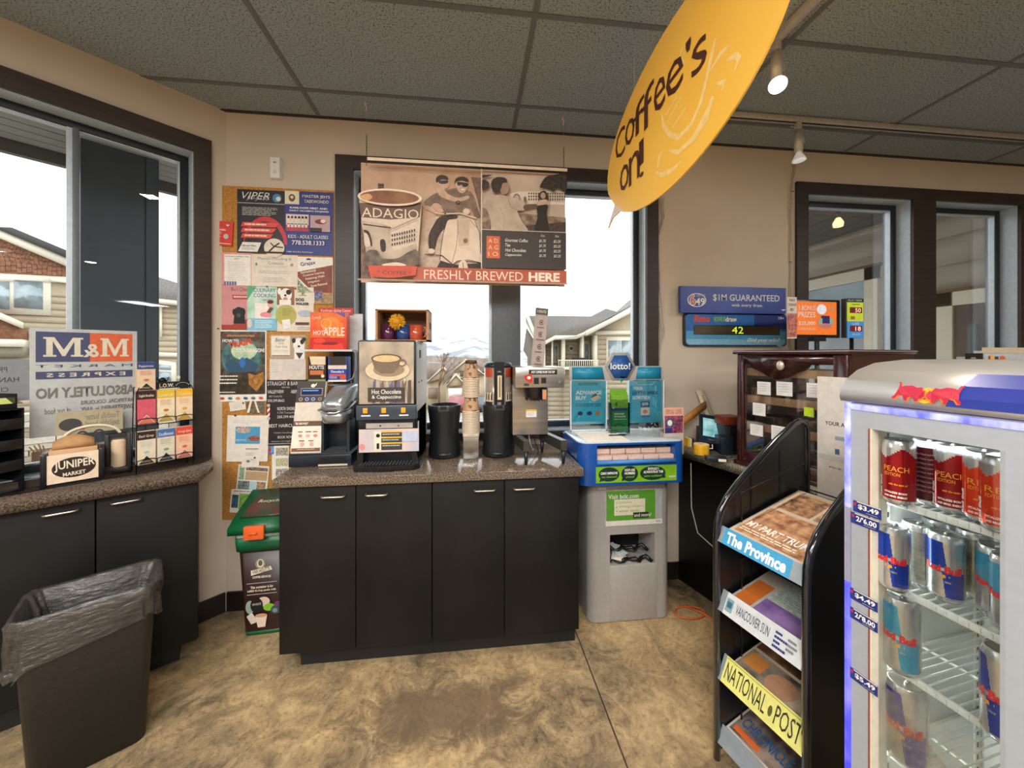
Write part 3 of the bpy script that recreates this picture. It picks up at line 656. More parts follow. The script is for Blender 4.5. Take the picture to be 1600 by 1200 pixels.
# ---- hot chocolate machine
P = place(556, 735); k = sc(P); Z = lambda y: (735-y)*k; X = lambda x: (x-556)*k
t = thing('hot_chocolate_machine', 'tall grey hot chocolate and cappuccino machine with a lit cup picture', 'drinks machine', P, 0)
wh = M('#b9b8b4', .4, noise=.04)
o = MB(); o.box(X(556), X(648), .05, .46, 0, Z(531), wh, .006); o.box(X(556), X(648), .048, .42, 0, Z(645), BPL, .006); o.build('cabinet', t)
o = MB(); o.box(X(557), X(647), .012, .052, Z(652), Z(531), BPL, .012); door = o.build('door', t)
a = Art(X(644)-X(560), Z(534)-Z(632), 84, 98, M('#cbb9a0', .3, c2='#8d8377', scale=7), th=.004, x0=X(560), z0=Z(632), y0=.008, step=.0004)
rn = random.Random(3)
for i in range(14): x = rn.uniform(4, 78); a.poly([(x, 60+rn.uniform(-5, 10)), (x+2+rn.random()*4, 60), (x+3+rn.random()*5, 97), (x-1, 97)], M(['#5a5046', '#b8ac9c', '#6d6686', '#7c6a58', '#d8d0c4'][i % 5], .35))
a.ell(44, 45, 34, 17, M('#d8c4a4', .35)); a.ell(46, 44, 24, 11, M('#9a8770', .35)); a.poly([(19, 26), (65, 26), (60, 42), (52, 50), (34, 50), (24, 42)], M('#7c6a58', .35)); a.ell(42, 26, 23, 7, M('#5d4a3a', .35)); a.ell(42, 26.5, 20.5, 5.6, M('#d8b98a', .35)); a.ring(66, 33, 7, 6, 2, M('#7c6a58', .35))
a.rect(14, 72, 70, 94, M('#4a423c', .35)); a.tx('Hot Chocolate', 20, 75, 65, 82, WHITE, bold=.01); a.tx('& Cappuccino', 20, 84, 65, 91, WHITE, bold=.01)
a.build('cup_picture', door)
o = MB(); o.box(X(556), X(648), .0, .05, Z(657), Z(634), M('#3a4450', .3), .004); cp = o.build('control_panel', t)
for q in (570, 598, 628):
    o = MB(); o.box(X(q-3), X(q+4), -.006, .002, Z(646), Z(638), M('#e8a62a', .35), .001); o.box(X(q-6), X(q+8), -.0012, .001, Z(651), Z(649), WHITE); o.build('button', cp)
o = MB(); o.box(X(560), X(646), .02, .06, Z(672), Z(657), BPL, .004); o.box(X(570), X(642), .014, .03, Z(671), Z(663), M('#a8a199', .5)); o.cyl((X(592), .012, Z(667)), (X(592), .016, Z(667)), .004, BLACK); o.cyl((X(620), .012, Z(667)), (X(620), .016, Z(667)), .004, RED); o.build('nozzle_housing', t)
a = Art(X(652)-X(560), Z(672)-Z(708), 92, 36, M('#dcc4b4', .5, c2='#b9b4c4', scale=6), th=.006, x0=X(560), z0=Z(708), y0=.006)
a.rect(23, 3, 34, 33, CREAM); a.rect(34, 3, 66, 33, M('#3c3a38', .5)); a.ell(29, 10, 3, 3, BLACK); a.rect(27, 22, 31, 31, BLACK)
for q in (3, 12, 21): a.rect(34, q, 66, q+2.2, YEL); a.lines(36, q+4, 64, q+7.5, 1, GREYL, .5, q)
a.ell(5, 27, 4, 5, M('#d88a8a', .5)); a.rect(66, 4, 90, 20, M('#b8c0d8', .5)); a.build('splash_panel', t)
o = MB(); o.prism_xy([(X(552), .06), (X(552), -.004), (X(556), -.03), (X(600), -.045), (X(646), -.03), (X(654), -.004), (X(654), .1), (X(640), .2), (X(560), .2)], .004, .028, BPL)
for i in range(16):
    for j in range(4): o.box(X(562+5*i), X(564.5+5*i), -.02+.018*j, -.012+.018*j, .028, .031, DKG)
o.build('drip_tray', t)
o = MB(); o.box(X(556), X(565), .02, .1, .028, Z(700), BPL); o.box(X(640), X(648), .02, .1, .028, Z(700), BPL); o.box(X(560), X(645), .06, .08, .028, Z(700), BPLM); o.build('front_posts', t)
o = MB(); o.box(X(648), X(648)+.004, .12, .16, Z(560), Z(546), BLACK); o.cyl((X(648), .09, Z(600)), (X(648)+.004, .09, Z(600)), .004, BLACK); o.cyl((X(648), .2, Z(600)), (X(648)+.004, .2, Z(600)), .004, BLACK); o.box(X(648), X(648)+.002, .06, .09, Z(682), Z(664), WHITE); o.build('side_fittings', t)
HC = P; HZt = P.z+Z(531)
# ---- wooden crate on top with mugs and paper flower
Pc = Vector((HC.x+X(574), HC.y+.14, HZt)); kc = sc(Pc); wc, hc = 82*kc, 50*kc
wood = M('#a4744c', .6, c2='#b98a60', scale=8, stretch=(1, 1, 6)); t = thing('wooden_crate', 'small wooden display crate on top of the hot chocolate machine', 'crate', Pc, 0)
o = MB(); b_ = .012
o.box(0, wc, 0, .17, 0, b_*.6, wood); o.box(0, wc, 0, .17, hc-b_*.5, hc, wood); o.box(0, wc, .165, .17, 0, hc, M('#8d6a55', .7)); o.box(wc-b_, wc, 0, .17, 0, hc, wood); o.box(0, b_, 0, .17, 0, hc, wood)
o.box(.002, wc-.002, .0, .012, hc-.022, hc-.008, M('#8d7060', .7)) if 0 else None
o.box(wc, wc+.001, .05, .12, hc*.4, hc*.62, M('#3c2a1c', .8)); o.build('crate_body', t)
def mug(x, y, color, lab, hs=1, c2=None):
    m = M(color, .2, noise=.3, c2=c2, scale=25, stretch=(1, 1, .15), coat=.4); q = thing('mug', lab, 'mug', (Pc.x+x, Pc.y+y, Pc.z+b_*.6), 0)
    o = MB(); r = .036; h = .082; o.lathe([(r*.85, 0), (r*.97, .006), (r, .03), (r, h), (r*.93, h), (r*.9, .01)], m); o.build('cup', q)
    o = MB(); o.tube([(r*.95*hs, 0, h*.85), ((r+.014)*hs, 0, h*.85), ((r+.022)*hs, 0, h*.6), ((r+.014)*hs, 0, h*.25), (r*.95*hs, 0, h*.2)], .005, m, 8); o.build('handle', q, smooth=60)
mug(.055, .06, '#4a1538', 'dark purple mug at the left in the wooden crate'); mug(.133, .06, '#173c74', 'blue mug beneath the yellow paper flower'); mug(wc-.075, .06, '#a33a22', 'brick red mug at the right in the wooden crate', c2='#c25a3c')
q = thing('paper_flower', 'yellow shredded paper pompom sitting in front of the blue mug', 'pompom', (Pc.x+.108, Pc.y+.025, Pc.z+.105), 0)
o = MB(); rn = random.Random(2); ym = M('#e8a81c', .5, c2='#f2c63a', scale=80)
o.ball((0, 0, 0), .028, M('#c98a14', .6), seg=12, rings=8)
for i in range(420):
    z = rn.uniform(-1, 1); a_ = rn.uniform(0, 6.283); rr = math.sqrt(1-z*z); d = Vector((rr*math.cos(a_), rr*math.sin(a_)*.7, z)); l = rn.uniform(.038, .05); s1 = d.orthogonal().normalized()*.003; tw = Matrix.Rotation(rn.uniform(0, 3), 3, d) @ s1
    mid = d*l*.7+Vector((rn.uniform(-.004, .004), rn.uniform(-.004, .004), rn.uniform(-.004, .004)))
    o.face([d*.02-tw, d*.02+tw, mid+tw, d*l, mid-tw], ym)
o.build('petals', q, smooth=0)
# ---- acrylic stand with boxes of drink sachets on top of the single-cup brewer / wall side
Ps = onA(480, 602, 1.98); ks = sc(Ps); X = lambda x: (x-480)*ks; Z = lambda y: (602-y)*ks
t = thing('display_shelf', 'white wire and acrylic tiered shelf above the single-cup brewer', 'display shelf', Ps, 0)
o = MB(); acr = M('#c8ccce', .2); 
o.box(X(470), X(546), 0, .12, -.004, 0, acr); o.box(X(470), X(548), 0, .12, Z(549), Z(546), acr); o.box(X(484), X(554), .115, .12, Z(486), Z(549), acr)
o.tube([(X(548), 0, Z(547)), (X(553), 0, Z(552)), (X(554), 0, Z(575)), (X(548), 0, Z(592)), (X(540), 0, Z(596))], .004, GREY, 8); o.tube([(X(470), 0, 0), (X(546), 0, 0), (X(546), 0, Z(596))], .003, GREY, 8)
o.box(X(478), X(482), .09, .1, ZC-Ps.z, 0, GREY); o.box(X(536), X(540), .09, .1, ZC-Ps.z, 0, GREY); o.build('shelf_frame', t)
a = Art(54*ks, 10*ks, 54, 10, RED, th=.002, x0=X(486), z0=Z(487), y0=.10); a.tx('Kamloops Eating Centre', 3, 2, 50, 8, WHITE, .2); a.build('red_header', t)
def carton(name, lab, x0, y0, x1, y1, dep, base, art, oy=0, cat='box'):
    w_, h_ = (x1-x0)*ks, (y1-y0)*ks; a = Art(w_, h_, x1-x0, y1-y0, None, y0=0); a.box(0, w_, 0, dep, 0, h_, base, .001); art(a); q = a.build(name, loc=(Ps.x+X(x0), Ps.y+oy, Ps.z+Z(y1))); tag(q, lab, cat); return q
def art_apple(a):
    a.rect(0, 0, 54, 40, M('#d8431e', .4, c2='#e0702a', scale=14)); a.ell(32, 22, 14, 15, M('#e8862a', .4)); a.rect(30, 16, 50, 40, M('#e07a24', .4)); a.ring(24, 18, 8, 8, 1.2, M('#f0b070', .4)); a.tx("Lynch", 3, 6, 16, 12, CREAM, .3); a.tx('HOT', 5, 29, 21, 36, WHITE, bold=.0); a.tx('APPLE', 20, 24, 52, 37, WHITE); a.rect(0, 40, 54, 62, M('#c4201c', .4)); a.ell(14, 45, 9, 4, M('#e0402c', .4)); a.ell(30, 50, 12, 3, M('#7a1010', .5)); a.poly([(4, 60), (6, 51), (34, 52), (48, 49), (52, 60)], M('#e23c28', .4))
    a.poly([(38, 0), (53, 0), (53, 8)], M('#6a4a8a', .4))
carton('cider_packet_box', 'orange and red box of hot apple cider packets leaning on the tiered shelf', 482, 487, 537, 546, .05, M('#d8431e', .4), art_apple, .02)
def art_rout(a):
    a.poly([(2, 0), (26, 0), (26, 14), (5, 14)], M('#d9c8a8', .5)); a.rect(0, 13, 27, 40, M('#2c1a12', .4)); a.tx('HOUTTE', 2, 14, 24, 20, WHITE, bold=.02); a.rect(3, 22, 23, 29, M('#c4703a', .4)); a.ell(22, 31, 2.6, 2.6, CREAM); a.rect(1, 36, 26, 39, M('#8a9a5a', .5))
carton('coffee_pod_box', 'open brown box of coffee pods on the tiered shelf', 480, 557, 507, 597, .07, M('#2c1a12', .5), art_rout, .01)
def art_tim(a):
    a.rect(2, 0, 27, 14, M('#2a1c14', .5)); a.rect(0, 14, 28, 20, M('#d8c8b8', .5)); a.rect(0, 20, 28, 40, M('#1c3c9a', .4)); a.tx("Timothy's", 4, 22, 24, 27, WHITE, .2, .02); a.rect(2, 28, 26, 31, M('#e0504a', .4)); a.rect(18, 28, 27, 36, M('#c9502a', .4)); a.lines(2, 32, 14, 36, 2, WHITE); a.rect(0, 37, 28, 40, CREAM)
carton('coffee_pod_box', 'blue and white box of coffee pods on the tiered shelf', 510, 557, 538, 597, .07, M('#1c3c9a', .5), art_tim, .01)
# ---- thermal urn docks and urn
def dock(P, lab):
    k = sc(P); t = thing('urn_dock', lab, 'coffee urn stand', (P.x, P.y+.085, ZC), 0); dm = M('#191b1d', .38, noise=.08)
    o = MB(); h = 83*k; r = 26*k
    prof = [(r*.96, 0), (r*1.0, .012), (r*.98, .04), (r*.9, h*.35), (r*.88, h*.55), (r*.97, h*.8), (r*1.0, h*.86), (r*1.02, h*.97), (r*.98, h), (r*.90, h), (r*.88, h*.9), (r*.5, h*.88)]
    o.lathe(prof, dm, seg=40); o.build('dock_body', t)
    o = MB(); o.lathe([(r*.6, .012), (r*.78, .012), (r*.80, .03), (r*.6, .032)], BPL, (0, -r*.22, 0), seg=28); o.build('drip_tray', t)
    o = MB(); o.box(-r*.33, r*.33, -r*1.03, -r*.84, h*.90, h*1.004, M('#3a3f42', .4), .003); o.box(-r*.2, r*.2, -r*1.045, -r*.98, h*.94, h*1.008, M('#0c0c0c', .5), .002); o.build('front_notch', t)
    return t, r, h
Pd = place(693, 718); dock(Pd, 'empty black coffee urn dock left of the cup stack')
Pd = place(780, 716); t, r, h = dock(Pd, 'black coffee urn dock holding the tall insulated urn'); k = sc(Pd)
q = thing('coffee_urn', 'tall insulated coffee urn with black spine and scenic band, standing in its dock', 'coffee urn', (t.location.x, t.location.y, ZC+h*.885), 0)
o = MB(); hu = (635-568)*k+h*.12; ru = r*.86; urnm = M('#a89e90', .25, .3)
o.lathe([(ru*.98, 0), (ru, .01), (ru, hu-.03)], urnm, seg=40); body = o.build('urn_body', q)
o = MB(); o.lathe([(ru*1.01, hu-.032), (ru*1.02, hu-.02), (ru*.93, hu-.006), (ru*.6, hu), (.001, hu)], M('#1d2a2e', .3), seg=40); o.build('lid', q)
o = MB(); pm = [M('#b4482c', .4), M('#2b211c', .4), M('#d8c8b0', .4)]
for a0, a1, bands in ((-158, -118, 0), (-62, -22, 1)):
    n = 6; o = MB()
    for i in range(n):
        t0, t1 = [math.radians(a0+(a1-a0)*(i+e_)/n) for e_ in (0, 1)]; o.face([(ru*1.004*math.cos(t_), ru*1.004*math.sin(t_), z_) for t_, z_ in ((t0, hu-.085), (t1, hu-.085), (t1, hu-.034), (t0, hu-.034))], pm[0])
    o.build('red_band', q); o = MB()
    for i in range(n):
        t0, t1 = [math.radians(a0+(a1-a0)*(i+e_)/n) for e_ in (0, 1)]
        for z0, z1, c in ((.05, .10, 2), (.02, .05, 1)):
            o.face([(ru*1.004*math.cos(t_), ru*1.004*math.sin(t_), z_) for t_, z_ in ((t0, z0), (t1, z0), (t1, z1), (t0, z1))], pm[c])
        if i % 2: o.face([(ru*1.008*math.cos(t_), ru*1.008*math.sin(t_), z_) for t_, z_ in ((t0, .055), (t1, .06), (t1, .11), (t0, .085))], pm[1])
    o.build('scenic_band', q)
a = Art(.055, hu*.98, 28, 80, BPL, th=.03, x0=-.0275, y0=-ru-.012, z0=.004); a.rect(9, 22, 21, 62, M('#d8c8a4', .4)); a.rect(14, 24, 17, 58, M('#5a3a20', .4)); a.tx('coffee', 8, 14, 20, 17, GREYL); a.rect(9, 66, 19, 72, GREY); a.build('sight_gauge', q)
# ---- cup stack in its steel holder
Pk = place(736, 717); k = sc(Pk); R_ = 13.2*k
t = thing('cup_holder', 'square stainless holder under the tall stack of paper cups', 'cup holder', (Pk.x, Pk.y+.04, ZC), 0)
o = MB(); o.box(-.042, .042, -.04, .04, 0, 33*k, STEEL, .002); o.build('box', t); o = MB(); o.loft([rrect(.088, .086, .012, 33*k), rrect(.09, .088, .012, 39*k), rrect(.078, .076, .012, 39*k), rrect(.076, .074, .012, 33*k)], M('#c9b9a4', .35)); o.build('collar', t)
def paper_cup(z, r, lab, h=.105):
    q = MB(); pc = M('#c9a886', .6); q.lathe([(r*.70, 0), (r*.74, h*.18)], M('#4a3426', .6), seg=24); q.lathe([(r*.74, h*.18), (r*.97, h-.006)], M('#b89472', .6, c2='#6a4c38', scale=40, lo=.55, hi=.6), seg=24, cap=False)
    q.lathe([(r*.97, h-.006), (r*1.02, h-.004), (r*1.02, h), (r*.92, h), (r*.7, h*.2)], M('#e0cfb8', .5), seg=24); return q
cup0 = None; z = ZC+38*k; zs = []
n1 = 15
for i in range(n1): zs.append((z+(.0085*i), 1.0))
z2 = z+.0085*(n1-1)+.082
for i in range(12): zs.append((z2+.0088*i, .93))
z3 = z2+.0088*11
labs = {0: 'bottom paper cup of the tall stack, sitting in the steel holder', n1-1: 'topmost large paper cup, directly below the run of narrower cups', n1: 'lowest paper cup of the upper run in the tall stack', n1+11: 'paper cup at the very top of the tall cup stack'}
for i, (zz, s) in enumerate(zs):
    if i in (0, n1):
        cb = paper_cup(0, R_*s*1.05, ''); cb.M = Matrix.Identity(4); c0_ = cb.build('paper_cup'); co = c0_
    else: co = c0_.copy(); COL.objects.link(co)
    # cups stand upside down: rim downwards
    co.rotation_euler = (math.pi, 0, 0); co.location = (t.location.x, t.location.y, zz+.105); tag(co, labs.get(i, 'brown printed paper cup inside the lower run of the tall stack' if i < n1 else 'brown printed paper cup inside the upper run of the tall stack'), 'cup', 'paper cups in the tall stack')
# ---- stainless coffee brewer
P = place(812, 728); k = sc(P); X = lambda x: (x-812)*k; Z = lambda y: (728-y)*k
t = thing('coffee_brewer', 'stainless steel coffee brewer on four black legs', 'coffee brewer', P, 0)
ss = M('#b3aca2', .3, .85, noise=.12, scale=3, stretch=(.3, .3, 14))
dB = .15
o = MB(); o.box(X(806), X(867), dB, dB+.10, Z(690), Z(575), ss, .004); o.build('column', t)
o = MB(); o.box(X(806), X(886), .03, dB+.12, Z(607), Z(574), ss, .006); hd = o.build('brew_head', t)
a = Art(X(886)-X(806), Z(574)-Z(607), 80, 33, None, x0=X(806), z0=Z(607), y0=.0298); a.rect(22, 4, 68, 12, BLACK); a.tx('HOT COFFEE FROM THE TAP', 26, 6, 64, 10, WHITE, bold=.03); a.rect(30, 17, 38, 27, BLACK); a.rect(42, 17, 50, 26, BLACK); a.poly([(14, 14), (26, 10), (28, 22), (24, 26), (16, 20)], M('#c9281e', .4)); a.ell(22, 17, 3, 2.4, WHITE); a.rect(14, 26, 22, 30, DKG); a.ell(72, 24, 2.4, 2.4, CHROME); a.build('control_labels', hd)
o = MB(); cxx = X(842); o.lathe([(.030, Z(629)), (.052, Z(624)), (.068, Z(607))], BPL, (cxx, .10, 0), seg=28)
for i in range(14):
    an = 2*math.pi*i/14; o.box(cxx+.05*math.cos(an)-.003, cxx+.05*math.cos(an)+.003, .10+.05*math.sin(an)-.003, .10+.05*math.sin(an)+.003, Z(629), Z(618), BPL)
o.build('brew_basket', t)
o = MB(); o.box(X(848), X(856), .012, .05, Z(626), Z(609), BPL, .003); o.box(X(849), X(855), .009, .013, Z(625), Z(610), M('#c98a60', .4)); o.build('basket_handle', t)
a = Art(18*k, 13*k, 18, 13, WHITE, th=.0006, x0=X(829), z0=Z(660), y0=dB-.001); a.rect(0, 0, 18, 3, YEL); a.lines(3, 5, 15, 11, 3, GREYL); a.build('warning_label', t)
for xa, xb in ((X(806), X(829)), (X(858), X(889))):
    xf = xb-.016; o = MB(); o.hexa([(xf-.02, 0, Z(706)), (xf+.012, 0, Z(706)), (xa+.03, .26, Z(706)), (xa, .26, Z(706))], [(xf-.02, 0, Z(690)), (xf+.012, 0, Z(690)), (xa+.03, .26, Z(690)), (xa, .26, Z(690))], M('#4a4844', .35, .5)); o.build('base_rail', t, smooth=0)
    for px_, py_ in ((xf-.004, .015), (xa+.014, .245)):
        o = MB(); o.lathe([(.0075, 0), (.0125, Z(706))], M('#1a2026', .4), (px_, py_, 0), 16); o.build('leg', t)
o = MB(); 
for dx in (0, .03): o.tube([(X(836)+dx, .2, Z(692)), (X(840)+dx, .23, .06), (X(846)+dx, .25, .012), (X(850)+dx, .3, .006)], .003, M(['#d0d0d0', '#222222'][dx > 0], .5), 8)
o.build('cords', t)
# tall instruction card standing behind the brewer
Pn = onA(829, 578, 2.28); kn = sc(Pn); t0 = Pn
a = Art(20*kn, 98*kn, 22, 92, M('#b8a89e', .5), th=.004); a.rect(0, 0, 22, 10, M('#5d5a52', .5)); a.tx('3 MINUTES', 3, 3, 19, 7, CREAM, bold=.02)
for i in range(4): a.ring(12, 21+18*i, 4, 4, 1.1, M('#5d4a44', .5), 20, 330); a.ell(12, 21+18*i, 2, 1.6, M('#8a4038', .5)); a.lines(5, 28+18*i, 20, 30+18*i, 1, M('#7a4a40', .5), .7, i)
a.box(.02, .03, .001, .006, ZC-Pn.z, .01, GREY); q = a.build('instruction_card', loc=(Pn.x, Pn.y, Pn.z)); q.rotation_euler = (0, math.radians(5), 0); tag(q, 'tall narrow card with four pictured steps standing behind the stainless brewer', 'card')
# ================================================================= BULLETIN BOARD AND WALL THINGS
def sheet(name, lab, cat, x0, y0, x1, y1, fn, base=PAPER, off=.004, th=.0012, pl=BW, rot=0, group=None, W=None, Hh=None):
    s0, zt_ = pl.hit(x0, y0); s1, zb = pl.hit(x1, y1)
    n = off
    a = Art(s1-s0, zt_-zb, W or (x1-x0), Hh or (y1-y0), base, th=th)
    if fn: fn(a)
    q = a.build(name, loc=pl.w(s0, zb, n+th), rz=pl.a)
    if rot: q.rotation_euler = (0, math.radians(rot), pl.a)
    return tag(q, lab, cat, group)
cork = M('#a8722f', .95, c2='#c78f48', scale=120, bump=.4)
s0, z1 = BW.hit(345, 291); s1, z0 = BW.hit(522, 803)
o = MB(); o.box(0, s1-s0, -.012, 0, 0, z1-z0, cork, .002); tag(o.build('cork_board', loc=(s0, D-.0005, z0)), 'tall cork board pinned full of flyers on the wall left of the main window', 'cork board')
def jj(a):
    a.ell(44, 86, 34, 44, M('#c4202c', .4), 180, 360); a.ell(42, 90, 31, 40, M('#120f12', .4), 180, 360); a.rect(0, 21, 74, 22, GREYL)
    a.tx('VIPER', 8, 4, 50, 15, WHITE, .3, -.01); a.tx('JIU-JITSU', 14, 10, 50, 18, GREYL, .3); a.ell(62, 12, 7, 7, M('#3a7ab0', .4)); a.ell(64, 13, 3.6, 3.6, CREAM)
    a.lines(8, 28, 66, 42, 6, M('#a8a8a4', .5), .5, 3)
    for y in (52, 61, 70): a.poly([(9, y), (66-(y-52)*.5, y), (60-(y-52)*.5, y+7), (6, y+7)], M('#d9402f', .4)); a.lines(12, y+2, 56, y+5, 1, CREAM, .8, y)
    a.poly([(9, 84), (38, 84), (32, 99), (2, 99)], PAPER); a.tx('Gift and Offers', 8, 88, 30, 91, INK, bold=.02); a.lines(8, 93, 28, 97, 2, GREY)
    a.ell(58, 92, 16, 15, M('#dcd0b8', .5)); a.line([(50, 98), (58, 90), (66, 84)], 2.4, BLACK); a.line([(52, 84), (58, 90), (72, 91)], 1.8, BLACK); a.rect(40, 98, 74, 101, BLACK)
sheet('flyer', 'black martial arts flyer with red arc, top left of the cork board', 'flyer', 373, 297, 447, 398, jj, M('#151316', .45), .0135)
def tkd(a):
    a.rect(0, 0, 22, 21, CREAM); a.ell(11, 11, 5, 6, BROWN); a.ell(11, 10, 2.4, 2.4, CREAM); a.tx("MASTER JEH'S", 27, 5, 70, 11, CREAM, bold=.01); a.tx('TAEKWONDO', 30, 13, 68, 18, CREAM, bold=.01)
    a.tx('KAMLOOPS FIRST AND', 8, 25, 66, 28, WHITE, bold=.03); a.tx('ONLY OLYMPIC DOJANG', 7, 30, 68, 33, WHITE, bold=.03)
    a.rect(2, 37, 37, 64, M('#d9a8a0', .5, c2='#e8e0dc', scale=160)); a.rect(2, 54, 37, 64, M('#b03a55', .5))
    for i in range(6): a.rect(4+5.5*i, 44, 8+5.5*i, 58, CREAM); a.ell(6+5.5*i, 42, 1.8, 2, INK); a.rect(4+5.5*i, 52, 8+5.5*i, 53.4, BLUE)
    a.rect(40, 38, 71, 64, M('#b89aa0', .5)); a.ell(56, 48, 9, 4, M('#7a2e3a', .5)); a.ell(60, 47, 4, 3, CREAM); a.rect(40, 58, 58, 64, M('#2a2228', .5))
    a.tx('KIDS - ADULT CLASSES', 6, 70, 68, 75.5, WHITE); a.tx('778.538.1333', 12, 79, 62, 86, WHITE, bold=.01); a.tx('1480 Ord Rd, Kamloops', 4, 96, 44, 99, WHITE)
sheet('flyer', 'blue taekwondo flyer, top right of the cork board', 'flyer', 447, 299.5, 521.5, 401, tkd, M('#24307a', .45), .0135)
def red_(a): a.tx('Now Available', 2, 12, 22, 15, WHITE, bold=.02); a.lines(3, 17, 16, 27, 4, CREAM, .4); a.ell(23, 24, 4, 4, GREYL); a.rect(0, 35, 31, 36, CREAM); a.poly([(22, 5), (28, 5), (25, 8)], WHITE)
q = sheet('brochure', 'red folded brochure pinned on the left edge of the cork board', 'brochure', 333, 346, 366, 385, red_, M('#cf3424', .45), .015, .006, rot=3)
def n1_(a): a.rect(6, 3, 47, 52, PAPER); a.tx('Looking to adopt a dog', 8, 5, 44, 7.5, INK, bold=.01); a.tx('pet?', 22, 8.5, 30, 11, INK); a.lines(12, 15, 42, 46, 10, GREYL, .22, 2)
def n1b(a): n1_(a); [a.rect(6+4*i, 46, 9+4*i, 52, M('#5a6a8a', .6)) for i in range(5)]
sheet('flyer', 'pink edged notice below the black martial arts flyer', 'flyer', 347, 395, 395, 446, n1b, M('#d99490', .6), .0135)
def n2_(a): a.tx("Mama's Mending &", 10, 4, 62, 10, GREY); a.tx('Creations', 26, 11, 50, 16, GREY); a.lines(20, 19, 54, 21, 1, GREYL, .4); a.ell(8, 16, 1.6, 2.6, GREY); [a.line([(63-3*math.cos(t), 16-3*math.sin(t)), (63+3*math.cos(t), 16+3*math.sin(t))], .5, GREY) for t in (0, .8, 1.6, 2.4)]; a.lines(12, 26, 62, 32, 2, GREYL, .3, 4); a.lines(20, 37, 54, 46, 3, GREYL, .3, 5)
sheet('flyer', 'cream mending and creations notice in the middle of the board', 'flyer', 395, 398, 467, 449, n2_, M('#ddd2c4', .6), .0138)
def graj(a):
    a.tx('Grajax', 4, 7, 28, 15, NAVY, rot=.18, bold=.02); a.ell(17, 5, 4, 3, NAVY, 180, 360); a.poly([(0, 24), (54, 12), (54, 56), (24, 56), (0, 32)], M('#8d3a24', .45, c2='#6a2a1a', scale=30))
    for i, (t, w_) in enumerate((('Geotechnical', 24), ('Concrete Scanning,', 34), ('Retaining Walls', 30), ('Irrigation', 18), ('Snow Removal', 26))): a.tx(t, 4+4*i, 23+5.2*i-.1*w_, 4+4*i+w_, 26.5+5.2*i-.1*w_+.8, CREAM, rot=.2, bold=.02)
    a.poly([(0, 34), (8, 44), (24, 56), (0, 56)], M('#3a5a3a', .6, c2='#c9c9b9', scale=120)); a.rect(26, 56, 54, 74, M('#c98a5a', .5, c2='#6a7a4a', scale=60)); a.rect(26, 54, 38, 68, M('#8a8ab0', .5, c2='#3a3a4a', scale=90))
sheet('flyer', 'white and rust red landscaping flyer at the right edge of the board', 'flyer', 467, 402, 521.5, 475, graj, PAPER, .0138)
def blu(a): a.tx("Blu's Chews", 16, 3, 48, 9, M('#6a2a30', .6)); a.rect(18, 15, 50, 22, M('#b0433c', .5)); a.lines(20, 17, 48, 20, 1, CREAM, .7); a.rect(0, 62, 50, 69, M('#a03a30', .5)); a.poly([(6, 66), (50, 50), (50, 69), (0, 69)], M('#a03a30', .5)); a.poly([(20, 60), (22, 40), (28, 34), (38, 36), (40, 60)], BLACK); a.ell(29, 42, 8, 8, M('#1c1a1e', .5)); a.ell(21, 42, 2.6, 5, BLACK); a.ell(38, 42, 2.4, 5, BLACK); a.ell(29, 47, 3.6, 3, M('#4a4a50', .5))
sheet('flyer', 'dusty pink flyer with a black dog, left side of the board', 'flyer', 349, 446, 395, 515, blu, M('#cb8c8c', .6), .0135, W=50, Hh=69)
def cul(a): a.rect(0, 0, 46, 50, M('#8fc7a8', .5, c2='#d8e4dc', scale=12)); a.poly([(0, 0), (14, 0), (0, 22)], M('#5aa878', .5)); a.tx('CULINARY', 10, 3, 44, 9, NAVY); a.tx('COOKING', 10, 11, 44, 17, NAVY); a.rect(12, 26, 34, 50, M('#efe4dc', .6)); a.ell(36, 28, 4.6, 4.6, M('#e0a890', .5)); a.ell(36, 24, 5, 3, M('#5a2a1a', .5)); a.ell(29, 44, 9, 4, M('#e48a92', .5)); a.poly([(30, 40), (36, 32), (41, 34), (35, 42)], BROWN); a.tx('series', 24, 19, 40, 22, M('#b04a8a', .5)); a.rect(0, 50, 46, 69, M('#7db8d4', .5)); a.lines(12, 53, 42, 66, 5, M('#c8e4ee', .5), .5, 3); a.ell(4, 58, 3.6, 7, M('#e0c8b8', .5))
sheet('flyer', 'green and blue cooking class flyer overlapping the pink dog flyer', 'flyer', 389, 448, 435, 517, cul, M('#9fd0c0', .5), .0155)
def dogw(a): a.rect(0, 0, 27, 28, M('#8d6040', .5)); a.ell(14, 12, 9, 10, WHITE); a.ell(18, 8, 4, 4, INK); a.ell(4, 7, 3, 5, WHITE); a.ell(13, 13, 2, 1.6, BLACK); a.ell(13, 19, 3.4, 3, M('#c98070', .5)); a.rect(4, 20, 22, 28, WHITE); a.ell(14, 44, 16, 16, M('#b3ad5e', .6)); a.lines(8, 34, 24, 46, 5, M('#6a6a34', .6), .25, 5); a.poly([(8, 52), (20, 50), (22, 64), (10, 66)], WHITE); a.tx('DOG', 29, 17, 42, 22, BLACK, bold=.04); a.tx('WALKER', 29, 24, 50, 28, BLACK, bold=.04); a.ell(40, 7, 3, 3, M('#8aa03a', .5)); a.rect(39.4, 9, 40.6, 12, BLACK); a.lines(34, 12, 46, 15, 1, GREY); a.ell(44, 41, 12, 5, M('#a8b8c8', .5)); a.rect(29, 55, 50, 59, M('#5a3a2c', .5)); a.lines(32, 62, 52, 68, 2, GREYL)
sheet('flyer', 'cream dog walker flyer with a white puppy and olive circle', 'flyer', 435, 449, 492, 518.5, dogw, M('#ddd4c2', .6), .0150)
